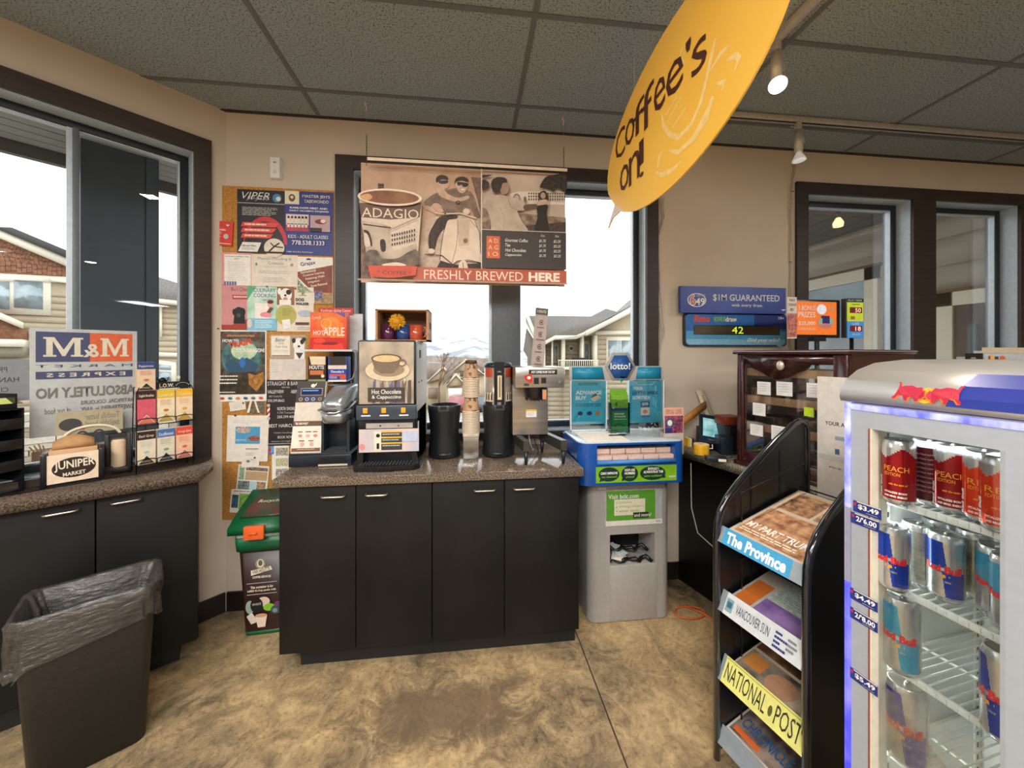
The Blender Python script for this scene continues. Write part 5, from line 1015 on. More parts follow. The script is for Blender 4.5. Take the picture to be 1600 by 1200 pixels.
def put(ch, x0, y0, x1, y1, bold=.02, sh=0, rot=0):
    (u0, v1), (u1, v0) = sp(x0, y0), sp(x1, y1)
    L2 = MB(); L2.text(ch, u0, v0, u1, v1, 0, dkb, sh, bold); return L2
o = MB(); 
for ch, x0, y0, x1, y1 in (('C', 962, 197, 977, 252), ('o', 977, 181, 992, 230), ('f', 990, 152, 1007, 214), ('f', 1003, 128, 1022, 206), ('e', 1022, 116, 1040, 178), ('e', 1041, 88, 1068, 152), ("'", 1072, 60, 1080, 82), ('s', 1081, 56, 1105, 117), ('o', 969, 252, 983, 302), ('n', 983, 232, 1000, 290), ('l', 999, 214, 1006, 262), ('.', 1000, 268, 1006, 277)):
    (u0, v1), (u1, v0) = sp(x0, y0), sp(x1, y1)
    ua, va = sp(x0, (y0+y1)/2); ub, vb = sp(x1, (y0+y1)/2)
    # box with the real height of the letter at its own distance
    mx = (x0+x1)/2; _, vt = sp(mx, y0+(y1-y0)*.10); _, vbm = sp(mx, y1-(y1-y0)*.10)
    o.text(ch, u0, vbm, u1, vt, -.0016, dkb, .0, .0)
o.build('lettering', t)
o = MB(); o.tube([(-.25, .003, .26), (-.25, .003, CEIL-2.36)], .001, GREYL, 5); o.tube([(.3, .003, .24), (.3, .003, CEIL-2.36)], .001, GREYL, 5); o.build('hanging_wire', t)
# ================================================================= TRACK LIGHTING
nick = M('#c4bdb2', .4, .35); TY = 1.975; tz = CEIL
t = thing('track_rail', 'brushed nickel track running along the ceiling parallel to the back wall', 'track rail', (1.30, TY, tz), 0)
o = MB(); o.box(0, 3.4, -.018, .018, -.034, -.006, nick, .003); o.box(0, 3.4, -.006, .006, -.036, -.033, BLACK); o.build('rail', t)
for xx in (.02, 1.2, 2.6): o = MB(); o.box(xx-.02, xx+.02, -.02, .02, -.006, 0, nick); o.cyl((xx, 0, -.006), (xx, 0, .0), .01, nick); o.build('mount', t)
t = thing('track_rail', "brushed nickel track running towards the viewer beside the yellow sign", 'track rail', (1.336, TY-.03, tz), -math.pi/2)
o = MB(); o.box(0, 3.4, -.018, .018, -.034, -.006, nick, .003); o.build('rail', t)
o = MB(); o.box(.5, .54, -.02, .02, -.006, 0, nick); o.build('mount', t)
def head(top, bulb, lab, lit):
    t = thing('track_light', lab, 'track light', top, 0)
    d = (Vector(bulb)-Vector(top)); o = MB(); o.box(-.014, .014, -.014, .014, -.05, 0, nick, .003); o.build('adapter', t)
    st_ = Vector((0, 0, -.045)); dn_ = Vector((0, 0, -1)).lerp(d.normalized(), .5).normalized(); e_ = st_+dn_*.13
    o = MB(); o.cyl(st_, e_, .021, nick, seg=28); o.build('barrel', t)
    o = MB(); o.tube([st_+Vector((-.05, 0, .02)), st_+Vector((.03, 0, .01)), st_+Vector((.035, 0, -.05))], .0028, nick, 6); o.box(.028, .04, -.004, .004, -.12, -.09, nick); o.build('arm', t)
    dd = d.normalized() if not lit else Vector((-.35, -.5, -.8)).normalized()
    o = MB(); R_ = Vector((0, 0, -1)).rotation_difference(dd).to_matrix().to_4x4(); o.M = Matrix.Translation(e_) @ R_
    o.lathe([(.012, .0), (.018, -.012), (.034, -.045), (.036, -.052)], M('#e8e4dc', .35, emit=.15), seg=28); o.build('reflector', t)
    o = MB(); o.M = Matrix.Translation(e_) @ R_; o.lathe([(.033, -.0525), (.02, -.057), (.001, -.058)], M('#fff6e0', .3, emit=40) if lit else M('#e9e9ea', .3, emit=.3), seg=28); o.build('bulb', t)  # unlit bulb and the reflector above carry a faint painted glow
    if lit:
        L_ = bpy.data.lights.new('track_bulb_light', 'SPOT'); L_.energy = 55; L_.color = (1, .86, .68); L_.spot_size = 2.4; L_.spot_blend = .8; L_.shadow_soft_size = .03
        lo = bpy.data.objects.new('track_bulb_light', L_); COL.objects.link(lo); lo.parent = t; lo.location = e_+dd*.075; lo.rotation_euler = Vector((0, 0, -1)).rotation_difference(dd).to_euler()
    return t
tp = onz(1214, 66, CEIL-.034); head(Vector((1.336, tp.y, CEIL-.034)), (1.3, tp.y-.05, 2.5), 'lit spotlight on the ceiling track right of the yellow sign', True)
hx_ = ray(1247, 200).x/ray(1247, 200).y*TY; head(Vector((hx_, TY, CEIL-.034)), (hx_+.01, TY-.02, 2.3), 'unlit white bulb spotlight on the rail near the right window', False)
# cables on the wall
def cable(name, lab, pts_, r=.0025, c='#b8a890', n=1):
    o = MB(); cm_ = M(c, .6)
    for i in range(n):
        P_ = [BW.w(*BW.hit(x+i*3*math.sin(j*1.3+i), y), .006+.004*i) for j, (x, y) in enumerate(pts_)]
        Q = []
        for p, q in zip(P_, P_[1:]):
            for s in range(4): Q.append(p.lerp(q, s/4)+Vector((.003*math.sin(s*1.6+i), 0, 0)))
        Q.append(P_[-1]); o.tube(Q, r, cm_, 6)
    for (x, y) in pts_[2::2]: o.box(*(lambda p: (p.x-.008, p.x+.010, p.y-.004, p.y+.002, p.z-.002, p.z+.002))(BW.w(*BW.hit(x, y), .008)), BLACK)
    return tag(o.build(name), lab, 'cable')
cable('cable_bundle', 'bundle of pale cables hanging down beside the right window trim', [(1237, 228), (1239, 262), (1236, 300), (1235, 350), (1233, 410), (1232, 470), (1235, 560)], n=3)
cable('cable_bundle', 'bundle of pale cables along the right edge of the main window trim', [(1030, 310), (1034, 340), (1026, 380), (1030, 430), (1027, 480), (1031, 520), (1027, 560), (1030, 600)], n=3, c='#a89f94')
# ================================================================= LOTTERY STAND
A = onz(985, 970, 0); Yb = A.y; BP = Pl((0, Yb), 0); Yt = Yb-.085; TP = Pl((0, Yt), 0)
x0 = BP.hit(920, 900)[0]; x1 = BP.hit(1048, 900)[0]
t = thing('lottery_stand', 'grey lottery stand with a bright blue top beside the coffee counter', 'lottery stand', (x0, Yb, 0), 0)
hx = lambda x: BP.hit(x, 800)[0]-x0; hz_ = lambda y: BP.hit(985, y)[1]
W = x1-x0; zt_ = TP.hit(985, 757)[1]; gm = M('#a8a39e', .42, noise=.04)
o = MB(); ox0, ox1, oz0, oz1 = hx(953), hx(1023), hz_(882), hz_(834); dS = .30
L_ = rrect(W, dS, .05, 0, 6, W/2, dS/2)
o.loft([rrect(W, dS, .05, 0.004, 6, W/2, dS/2), rrect(W, dS, .05, oz0, 6, W/2, dS/2)], gm)
o.loft([rrect(W, dS, .05, oz1, 6, W/2, dS/2), rrect(W, dS, .05, zt_, 6, W/2, dS/2)], gm)
def part_loft(xa, xb, ra):
    o.box(xa, xb, .0, dS, oz0, oz1, gm)
o.prism_xy([(ox0, 0)]+[(x, y) for x, y, z in L_ if x < ox0 and True][:0]+[(0.05, 0)]+[(.05-.05*math.sin(q*math.pi/12), .05-.05*math.cos(q*math.pi/12)) for q in range(1, 7)]+[(0, dS), (ox0, dS)], oz0, oz1, gm)
o.prism_xy([(W-.05, 0)]+[(W-.05+.05*math.sin(q*math.pi/12), .05-.05*math.cos(q*math.pi/12)) for q in range(1, 7)]+[(W, dS), (ox1, dS), (ox1, 0)], oz0, oz1, gm)
o.box(ox0, ox1, .2, .21, oz0, oz1, BLACK); o.build('body', t)
o = MB(); o.box(ox0-.001, ox1+.012, -.004, .02, hz_(967), oz0-.002, gm, .004); o.build('access_door', t)
o = MB(); lb = M('#0f0f11', .35); pts = [(ox0+.01+(ox1-ox0-.02)*i/10, .03+.02*math.sin(i*1.7), oz0+.01+.012*math.sin(i*2.3)) for i in range(11)]; o.tube(pts, .012, lb, 6); o.tube([(p[0], p[1]+.05, p[2]+.04) for p in pts], .010, lb, 6); o.build('bag_liner', t)
a = Art(hx(1034)-hx(946), hz_(765)-hz_(820), 88, 55, M('#b9b6b0', .4), th=.004, x0=hx(946), z0=hz_(820), y0=-.004, step=.0003)
a.rect(1, 1, 77, 47, M('#5c9e30', .45)); a.rect(78, 0, 88, 47, M('#aeb0b0', .35)); a.rect(0, 47, 88, 55, M('#e2ddd2', .5)); a.tx('Visit bclc.com', 4, 6, 51, 13, WHITE, bold=.015); a.rect(13, 14, 61, 39, CREAM)
for i, (s, w_) in enumerate((('jackpots', 20), ('winning numbers', 38), ('winner stories', 32))): a.tx(s, 20, 17+6.5*i, 20+w_, 21+6.5*i, LIME); a.ell(16.5, 19+6.5*i, 1, 1, LIME)
a.rect(42, 35, 66, 44, M('#2c3a28', .5)); a.tx('and more!', 43.5, 36.5, 70, 42, WHITE, bold=.01); a.tx('bclc', 78, 48.5, 85, 51.5, INK); a.build('sign_holder', t)
o = MB(); o.box(hx(935), hx(947), -.002, .01, hz_(763), hz_(760), M('#dcd6cc', .4)); o.build('maker_plate', t)
# slips discarded in the opening
for i in range(5):
    o = MB(); o.box(0, .055, 0, .12, 0, .0012, [PAPER, M('#c9e0d8', .6), M('#e0c8c0', .6)][i % 3]); q = o.build('lottery_slip'); tag(q, 'discarded lottery slip in the opening of the grey stand', 'paper slip', 'discarded slips in the stand opening')
    q.location = (x0+ox0+.014+.018*i, Yb+.02+.01*(i % 2), oz0+.028+.0025*i); q.rotation_euler = (.10, .05, -.5+.28*i)
# blue top
blue = M('#124f9f', .3, noise=.05, coat=.3); tx = lambda x: TP.hit(x, 700)[0]-x0; tz_ = lambda y: TP.hit(985, y)[1]
bx0, bx1 = .567-x0, tx(1073); Wb = bx1-bx0; dB_ = .36; z0, z1 = tz_(757), tz_(692); yo = -.085
sx0_, sx1_, sz0, sz1 = tx(933), tx(1055), tz_(720), tz_(695)
o = MB()
for za, zb in ((z0, sz0), (sz1, z1)):
    o.loft([rrect(Wb, dB_, .055, za, 6, bx0+Wb/2, yo+dB_/2), rrect(Wb, dB_, .055, zb, 6, bx0+Wb/2, yo+dB_/2)], blue)
cr_ = lambda cx, sgn: [(cx+sgn*.055*math.sin(q*math.pi/12), yo+.055-.055*math.cos(q*math.pi/12)) for q in range(0, 7)]
o.prism_xy([(sx0_, yo)]+cr_(bx0+.055, -1)+[(bx0, yo+dB_), (sx0_, yo+dB_)], sz0, sz1, blue)
o.prism_xy(list(reversed(cr_(bx1-.055, 1)))+[(sx1_, yo), (sx1_, yo+dB_), (bx1, yo+dB_)], sz0, sz1, blue)
o.box(sx0_, sx1_, yo+.16, yo+.17, sz0, sz1, M('#0c2f68', .4)); o.hexa([(sx0_, yo-.012, sz0-.012), (sx1_, yo-.012, sz0-.012), (sx1_, yo+.01, sz0-.012), (sx0_, yo+.01, sz0-.012)], [(sx0_, yo-.004, sz0+.004), (sx1_, yo-.004, sz0+.004), (sx1_, yo+.01, sz0+.004), (sx0_, yo+.01, sz0+.004)], M('#3f86cc', .3))
top = o.build('blue_top', t)
o = MB(); o.loft([rrect(Wb-.006, dB_-.006, .053, z1, 6, bx0+Wb/2, yo+dB_/2), rrect(Wb-.01, dB_-.01, .053, z1+.004, 6, bx0+Wb/2, yo+dB_/2)], M('#b9c4cf', .22, coat=.4)); o.build('writing_surface', top)
o = MB(); o.box(bx0+.05, bx0+.29, yo+.02, yo+.28, z1+.0045, z1+.0055, M('#e8e2d6', .6)); o.build('paper_insert', top)
a = Art(tx(1057)-tx(931), tz_(728)-tz_(753), 126, 25, M('#7fb823', .4), th=.001, x0=tx(931), z0=tz_(753), y0=yo-.0012); dg = M('#14352a', .5)
a.ell(20, 12, 16, 11, dg); a.poly([(5, 23), (8, 14), (16, 21)], dg); a.ell(52, 12, 13, 12, dg); a.poly([(39, 23), (42, 14), (48, 21)], dg); a.ell(88, 12, 20, 11, dg); a.poly([(108, 20), (97, 20), (106, 12)], dg)
for s, x_, y_, u_, v_, c in (('CAN I IMPROVE', 7, 8, 33, 12, WHITE), ('my chances?', 9, 14, 32, 18, LIME), ('HOW ARE', 44, 4, 60, 8, WHITE), ('NUMBERS', 44, 9, 60, 13, WHITE), ('picked?', 46, 15, 59, 19, LIME), ('SHOULD I', 80, 3, 97, 7, WHITE), ('ALWAYS PLAY THE', 73, 8, 104, 12, WHITE), ('same numbers?', 74, 14, 102, 18, LIME), ('PLAYSMART', 113, 17, 124, 20, WHITE)): a.tx(s, x_, y_, u_, v_, c, bold=.04 if c is WHITE else .02)
a.build('question_strip', top)
xa = (sx1_-sx0_)/5
for i in range(5):
    for r in range(2):
        o = MB(); hh_ = .026 if r else .02; o.box(.003, xa-.003, 0, .10, 0, hh_, M('#e6c9b8', .65, c2='#efe0d4', scale=60)); 
        for k in range(3): o.box(.003, xa-.003, -.0006, 0, .003+.007*k, .0042+.007*k, M('#c9503c', .6))
        q = o.build('slip_stack'); tag(q, 'stack of pink and white lottery slips in the %s row of the blue top' % ('upper' if r else 'lower'), 'slip stack', '%s row of lottery slip stacks' % ('upper' if r else 'lower')); q.location = (x0+sx0_+xa*i+.001, Yb+yo+(.045 if r else .012), sz0+.004+(.024 if r else 0)); 
        if not r: pass
# header board
HP = Pl((0, Yb+.23), 0); ux, uz = (lambda x: HP.hit(x, 600)[0]), (lambda y: HP.hit(985, y)[1])
HX, HZ0 = ux(890), z1+.004
t2 = thing('lottery_header', 'clear header rack with a dark blue hexagon and two turquoise bands on the blue stand', 'display rack', (HX, Yb+.23, HZ0), 0)
hw = ux(1037)-HX; hh = uz(572)-HZ0
o = MB(); al = M('#b3aca4', .4); zc1, zc0 = uz(572)-HZ0, uz(594)-HZ0
o.box(0, hw, .0, .01, zc0, zc1, al, .002); cxh = ux(969)-HX; R_ = ux(993)-ux(969); czh = uz(573)-HZ0
hexp = lambda r, s=1: [(cxh+r*math.cos(math.radians(a_)), czh+r*s*math.sin(math.radians(a_))) for a_ in (0, 60, 120, 180, 240, 300)]
o.prism_xz(hexp(R_), -.006, .012, al); o.build('header_frame', t2)
o = MB(); o.prism_xz(hexp(R_*.82), -.008, -.0062, M('#2a5a9c', .35)); o.prism_xz([(cxh-.006, czh-R_*.62), (cxh+.028, czh-R_*.62), (cxh+.004, czh-R_*1.0)], -.008, -.0062, M('#1d8aa6', .35)); o.text('lotto!', cxh-R_*.66, czh-R_*.16, cxh+R_*.62, czh+R_*.26, -.0085, WHITE, bold=.02); o.build('hexagon_logo', t2)
tq = M('#1f8cae', .35)
o = MB(); e1, e2 = ux(894)-HX, ux(1033)-HX; q1, q2 = ux(942)-HX, ux(996)-HX
o.prism_xz([(e1, zc0+.006), (q1+.012, zc0+.006), (q1-.004, zc1-.006), (e1, zc1-.006)], -.0015, -.0003, tq); o.build('teal_band', t2)
o = MB(); o.prism_xz([(q2-.012, zc0+.006), (e2, zc0+.006), (e2, zc1-.006), (q2+.004, zc1-.006)], -.0015, -.0003, tq); o.build('teal_band', t2)
clr = glass('clear_acrylic', (.95, .975, .985), base=.05, refl=1.2)
for xa_, xb_ in ((890, 948), (980, 1037)):
    o = MB(); o.box(ux(xa_)-HX, ux(xb_)-HX, -.010, -.006, .0, zc0, clr); o.box(ux(xa_)-HX, ux(xb_)-HX, .004, .007, 0, zc0, clr); o.build('acrylic_pocket', t2)
    o = MB()
    for xx in (xa_+.5, xb_-2): o.box(ux(xx)-HX, ux(xx+1.5)-HX, -.011, .008, 0, zc0, M('#dfe9ea', .2))
    o.box(ux(xa_)-HX, ux(xb_)-HX, -.011, .008, 0, .006, M('#dfe9ea', .2)); o.build('pocket_edge', t2)
def adv(a): a.rect(10, 2, 40, 6, M('#1a8a94', .4)); a.tx('ADVANCE', 6, 14, 46, 20, WHITE, bold=.05); a.tx('BUY', 6, 22, 23, 28, WHITE, bold=.05); a.poly([(28, 26), (40, 21), (46, 25), (34, 31)], M('#e0c8a8', .5)); a.poly([(28, 26), (36, 18), (40, 21)], DKG); a.lines(6, 34, 46, 39, 2, NAVY, .35, 4, .1); a.ell(13, 48, 4, 3, NAVY); a.ell(27, 48, 4, 3, NAVY); a.ell(40, 48, 3.4, 3, ORANGE)
def yrs(a): a.line([(10, 1), (14, 6), (38, 6), (42, 1)], .6, WHITE); a.tx('YOUR', 6, 9, 23, 14, WHITE, bold=.05); a.tx('LOTTO WEEK', 6, 16, 47, 21, NAVY, bold=.04); a.tx('SORTED!', 6, 23, 34, 28, WHITE, bold=.05); a.rect(19, 31, 33, 40, M('#2c5a8c', .4)); a.tx('$30', 21, 33, 31, 38, WHITE, bold=.03); a.rect(19, 41, 33, 52, CREAM); a.ell(26, 47, 4, 3, PINK); a.lines(20, 54, 34, 56, 1, NAVY, .5)
for fn_, xa_, xb_, lb_ in ((adv, 893, 946, 'turquoise ADVANCE BUY poster in the left pocket of the clear header rack'), (yrs, 982, 1033, 'turquoise poster with a $30 price in the right pocket of the clear header rack')):
    wq = ux(xb_)-ux(xa_); zq0, zq1 = uz(661), uz(595); a = Art(wq, zq1-zq0, 52, 64, M('#3fb4cc', .4), th=.001); fn_(a); q = a.build('poster', loc=(ux(xa_), Yb+.23-.002, zq0)); tag(q, lb_, 'poster')
# green brochure holder
GP = Pl((0, Yb+.13), 0); g0, gz1 = GP.hit(956, 609); g1, gz0 = GP.hit(982, 676); 
gz0 = z1+.0045
t3 = thing('brochure_holder', 'clear holder with green brochures on the blue stand below the dark blue hexagon', 'brochure holder', (g0, Yb+.13, gz0), 0)
o = MB(); gw = g1-g0; gh = gz1-gz0; o.box(-.004, gw+.004, -.006, -.003, 0, gh*.78, clr); o.box(-.006, -.004, -.006, .05, 0, gh*.7, clr); o.box(gw+.004, gw+.006, -.006, .05, 0, gh*.7, clr); o.box(-.006, gw+.006, -.006, .05, 0, .004, clr); o.box(-.006, gw+.006, .048, .05, 0, gh*.9, clr); o.build('holder', t3)
for i in range(3):
    a = Art(gw, gh*(.86+.06*i), 26, 68, M('#6ea329', .45), th=.004); 
    if i == 0: a.rect(0, 24, 26, 29, NAVY); a.rect(0, 29, 26, 68, M('#1c7a3a', .45)); a.tx('THE DAY', 8, 8, 18, 10, CREAM); a.rect(6, 14, 9, 20, M('#1c5a2c', .5)); a.tx('OUR RULES', 4, 33, 20, 36, WHITE, bold=.02); a.tx('TO FOLLOW', 4, 38, 22, 41, WHITE, bold=.02); a.lines(4, 44, 24, 46, 1, WHITE); a.ring(12, 58, 8, 6, 2, M('#0c4a28', .5), 180, 360); a.ell(3, 24, 1, 1, WHITE)
    q = a.build('brochure', loc=(g0, Yb+.13+.006+.012*i, gz0+.005)); tag(q, ['front green brochure with a dark blue stripe in the clear holder', 'plain green brochure, second in the clear holder', 'plain green brochure, rearmost and tallest in the clear holder'][i], 'brochure', 'green brochures in the clear holder')
# pen and crumpled film
P = onz(965, 680, z1+.009); o = MB(); o.cyl((-.045, 0, 0), (.045, .004, 0), .0042, M('#20204a', .3)); o.cyl((.045, .004, 0), (.056, .0045, 0), .0036, BLACK, r2=.001); o.cyl((-.052, 0, 0), (-.045, 0, 0), .003, BLACK); tag(o.build('pen', loc=(P.x, P.y, z1+.0095)), 'dark blue pen lying on top of the blue stand', 'pen')
P = onz(1012, 674, z1+.005); o = MB(); rn = random.Random(9); cf = M('#cfe0ea', .12, alpha=.6, spec=.9)
for i in range(46):
    c = Vector((rn.uniform(-.07, .07), rn.uniform(-.03, .03), rn.uniform(.004, .03))); v = [Vector((rn.uniform(-.02, .02), rn.uniform(-.02, .02), rn.uniform(-.004, .012))) for _ in range(3)]; o.face([c, c+v[0], c+v[0]+v[1]], cf)
tag(o.build('crumpled_film', loc=(P.x, P.y-.02, z1+.006), smooth=0), 'crumpled clear plastic wrap on the right of the blue stand top', 'wrapper')
# ================================================================= RIGHT COUNTER AND WHAT STANDS ON IT
R0, R1 = onz(1075, 706, ZC), onz(1150, 728, ZC); rd = (R1-R0).normalized(); RA = math.atan2(rd.y, rd.x)
def rl(s): return R0+rd*s
tb_ = (D-R0.y)/rd.y; Ab = rl(tb_); Bb = rl(2.3)
lam2 = M('#5a5648', .25, c2='#9a9784', scale=170, lo=.42, hi=.6, detail=6)
o = MB(); o.prism_xy([(Ab.x, D), (Bb.x, Bb.y), (Bb.x+.78, Bb.y), (2.28, D-.66), (4.2, D-.66), (4.2, D)], .874, ZC, lam2); tag(o.build('countertop'), 'grey speckled counter running from the back wall behind the lottery stand', 'countertop')
nr = Vector((-rd.y, rd.x, 0)); o = MB(); a1 = Ab+nr*.20; b1_ = Bb+nr*.20
o.hexa([(a1.x, D-.014, 0), (b1_.x, b1_.y, 0), (b1_.x+.4, b1_.y, 0), (a1.x+.4, D-.014, 0)], [(a1.x, D-.014, .873), (b1_.x, b1_.y, .873), (b1_.x+.4, b1_.y, .873), (a1.x+.4, D-.014, .873)], M('#101011', .5))
tag(o.build('counter_base'), 'black base panel under the grey service counter', 'cabinet')
# display case
P = Vector((1.373, 1.771, ZC)); dv_ = Vector((.29, -.957)); CA = math.atan2(dv_.y, dv_.x); cw, cd, chh = .468, .537, 1.500-ZC
P = P+Vector((.004, 0, .001))
t = thing('display_case', 'dark cherry wood display case with arched glass front on the grey counter', 'display case', P, CA)
CP_ = Pl((P.x, P.y), math.degrees(CA)); ch = M('#35100f', .22, noise=.3, scale=5, stretch=(1, 1, 8), coat=.6); q_ = lambda x, y: (lambda h: (h[0], h[1]-P.z))(CP_.hit(x, y))
o = MB(); o.box(0, .036, 0, .03, 0, chh-.02, ch, .004); o.box(cw-.05, cw, 0, .03, 0, chh-.02, ch, .004); o.box(.03, cw-.04, .0, .03, 0, .075, ch, .004)
ng = 24; arch = [(.034+(cw-.08)*i/ng, chh-.085-.055*math.exp(-((i/ng-.42)/.2)**2)+.02*(abs(i/ng-.42)>.3)) for i in range(ng+1)]
o.prism_xz([(.034, chh-.02)]+arch+[(cw-.046, chh-.02)], .002, .028, ch); o.build('front_frame', t)
o = MB(); o.box(-.012, cw+.012, -.018, cd+.01, chh-.02, chh, ch, .005); o.box(-.014, cw+.014, -.02, cd+.012, chh-.008, chh-.004, M('#8a8590', .3)); o.box(-.01, cw+.01, -.014, cd, 0, .02, ch, .004); o.build('top_and_plinth', t)
o = MB(); o.box(0, .016, .03, cd, 0.02, chh-.02, ch)
o.box(cw-.016, cw, .03, .14, 0.02, chh-.02, ch); o.box(cw-.016, cw, cd-.14, cd, 0.02, chh-.02, ch); o.box(cw-.016, cw, .14, cd-.14, chh-.12, chh-.02, ch); o.box(cw-.016, cw, .14, cd-.14, 0.02, .08, ch); o.build('side_panels', t)
o = MB(); o.box(.036, cw-.05, .012, .016, .075, chh-.07, glass('case_glass', (.96, .97, .97), base=.06)); o.build('front_glass', t)
o = MB(); u_, v_ = q_(1220, 571); o.M = Matrix.Translation((u_, -.002, v_)) @ Matrix.Rotation(math.pi/2, 4, 'X'); o.lathe([(.019, 0), (.022, .003), (.017, .008), (.007, .012), (.001, .012)], M('#d8c6b4', .25, .6), seg=24, sx=.85, sy=1.1); o.build('medallion', t)
woods = M('#c9a27c', .5, c2='#b98e68', scale=6)
fr = [.075+i*(chh-.16)/3.1 for i in range(4)]
for i, z_ in enumerate(fr[1:], 1):
    o = MB(); o.box(.018, cw-.018, .06, cd-.05, z_-.004, z_, M('#5d5f62', .35, .4)); o.box(.018, cw-.018, .035, .06, z_-.03, z_+.008, woods, .002); sh = o.build('shelf', t)
for i, z_ in enumerate(fr[1:]):
    for j in range(7): 
        pass
for j in range(9):
    z_ = fr[j % 3]+.002 if j % 3 else .022
    o = MB(); n_ = 14; o.box(0, .13, 0, .10, 0, .03+.01*(j % 2), [M('#3a3c40', .4), M('#6a4a34', .6, c2='#2c1c14', scale=30), M('#b98a30', .5, c2='#5a2c14', scale=20)][(j+j//3) % 3], .008)
    q = o.build('pastry_tray'); tag(q, ['pastry tray on the bottom level of the display case', 'pastry tray on the lower shelf of the display case', 'pastry tray on the middle shelf of the display case'][j % 3], 'tray', ['trays on the bottom level', 'trays on the lower shelf', 'trays on the middle shelf'][j % 3]); q.matrix_world = Matrix.Translation(P) @ Matrix.Rotation(CA, 4, 'Z') @ Matrix.Translation((.025+.14*(j//3), .10+.12*((j//3) % 2), z_))
labn = ['white price note at the left of the top row on the display case', 'white price note in the middle of the top row on the display case', 'white price note at the right of the top row on the display case', 'white price note at the left of the second row on the display case', 'white price note at the left of the third row on the display case', 'white price note at the right of the third row on the display case']
for (x_, y_, u2, v2), lb_ in zip(((1181, 596, 1202, 618), (1211, 596, 1236, 620), (1258, 598, 1284, 623), (1174, 629, 1194, 651), (1170, 662, 1190, 683), (1203, 664, 1226, 691)), labn):
    (sa, za), (sb, zb) = q_(x_, y_), q_(u2, v2); a = Art(sb-sa, za-zb, 20, 20, M('#dcd9d8', .6), th=.0008); a.lines(3, 3, 16, 17, 4, GREYL, .3, int(x_)); q = a.build('price_note'); tag(q, lb_, 'note'); q.matrix_world = Matrix.Translation(P) @ Matrix.Rotation(CA, 4, 'Z') @ Matrix.Translation((sa, .010, zb))
(sa, za), (sb, zb) = q_(1254, 636), q_(1269, 652); o = MB(); o.box(0, sb-sa, 0, .001, 0, za-zb, M('#b5d418', .5)); q = o.build('sticky_note'); tag(q, 'lime green sticky note on the display case glass', 'note'); q.matrix_world = Matrix.Translation(P) @ Matrix.Rotation(CA, 4, 'Z') @ Matrix.Translation((sa, .010, zb))
# tablet
P_ = onz(1094, 704, ZC); k = sc(P_)
t = thing('tablet_terminal', 'small tilted touchscreen terminal with a light blue display behind the yellow tape', 'terminal', P_, math.radians(-8))
o = MB(); a = Art(38*k, 44*k, 38, 40, M('#0e2230', .3), th=.02, z0=0); a.rect(4, 5, 34, 31, M('#5a96a0', .25, emit=.35, c2='#9cc8cc', scale=22)); a.tx('hypercom', 13, 34, 22, 36, GREYL); s_cr = a.build('screen', t); s_cr.matrix_local = Matrix.Translation((0, 0, .055)) @ Matrix.Rotation(math.radians(-20), 4, 'X') @ Matrix.Rotation(math.radians(10), 4, 'Y')
o.prism_yz([(.0, 0), (.10, 0), (.09, .13), (.05, .13), (.01, .05)], .02, .11, BPL); o.build('stand', t)
# yellow tape roll
P_ = onz(1101, 713, ZC); o = MB(); o.lathe([(.018, 0), (.040, 0), (.041, .003), (.041, .055), (.040, .058), (.018, .058)], M('#d8a020', .35, c2='#e8b42c', scale=60), seg=36); o.lathe([(.016, 0), (.0405, .0), (.0405, -.0)], M('#e8d8b8', .5)) if 0 else None
t = thing('tape_roll', 'thick roll of yellow tape lying on the grey counter', 'tape roll', (P_.x+.01, P_.y+.045, ZC), 0); o.build('roll', t)
o = MB(); o.lathe([(.016, .0581), (.0395, .0581)], M('#d9c6a0', .6), cap=False); o.tube([(.035, 0, .03), (.055, -.02, .035), (.06, -.01, .055)], .003, CREAM, 6); o.build('label_side', t)
o = MB(); 
for i in range(3): o.box(.014*i, .014*i+.012, 0, .05, 0, .05, [YEL, CREAM, DKG][i])
P_ = onz(1077, 700, ZC); tag(o.build('card_box', loc=(P_.x+.01, P_.y+.03, ZC), rz=0), 'small yellow and black box left of the yellow tape roll', 'box')
P_ = onz(1105, 722, ZC); o = MB(); o.box(0, .10, 0, .06, 0, .022, M('#1c2732', .35), .003); o.box(.055, .092, -.0008, 0, .004, .018, CREAM); tag(o.build('label_printer', loc=(P_.x+.005, P_.y+.01, ZC), rz=math.radians(-22)), 'flat dark box with a white label at the counter edge', 'box')
P_ = onz(1126, 712, ZC); o = MB(); o.box(0, .065, 0, .09, 0, .10, M('#16202c', .35), .004); tag(o.build('card_reader', loc=(P_.x+.012, P_.y+.012, ZC), rz=math.radians(-14)), 'upright dark box between the terminal and the display case', 'box')
P_ = onz(1135, 668, ZC+.12); 
# card on the counter behind the stand
P_ = onA(1038, 678, 2.08); k = sc(P_); a = Art(32*k, 41*k, 32, 41, M('#e0a890', .5), th=.002); a.tx('ESPECIAL COFFEE', 3, 3, 29, 10, M('#8a4a3a', .5)); a.rect(1, 13, 31, 40, M('#a8506a', .45, c2='#2c1c3a', scale=50)); a.ell(9, 24, 6, 7, M('#2c5a8a', .5)); a.ell(9, 24, 4, 4.6, CREAM); a.rect(1, 32, 13, 40, NAVY); q = a.build('promo_card', loc=(P_.x, P_.y, P_.z)); tag(q, 'pink and purple promotional card standing behind the blue stand', 'card')
o = MB(); zz = P_.z-ZC; o.box(0, 32*k, 0, .05, 0, zz, M('#b9b4a8', .5)); tag(o.build('acrylic_block', loc=(P_.x, P_.y, ZC)), 'pale block carrying the pink promotional card', 'block') if zz > .004 else o.bm.free()
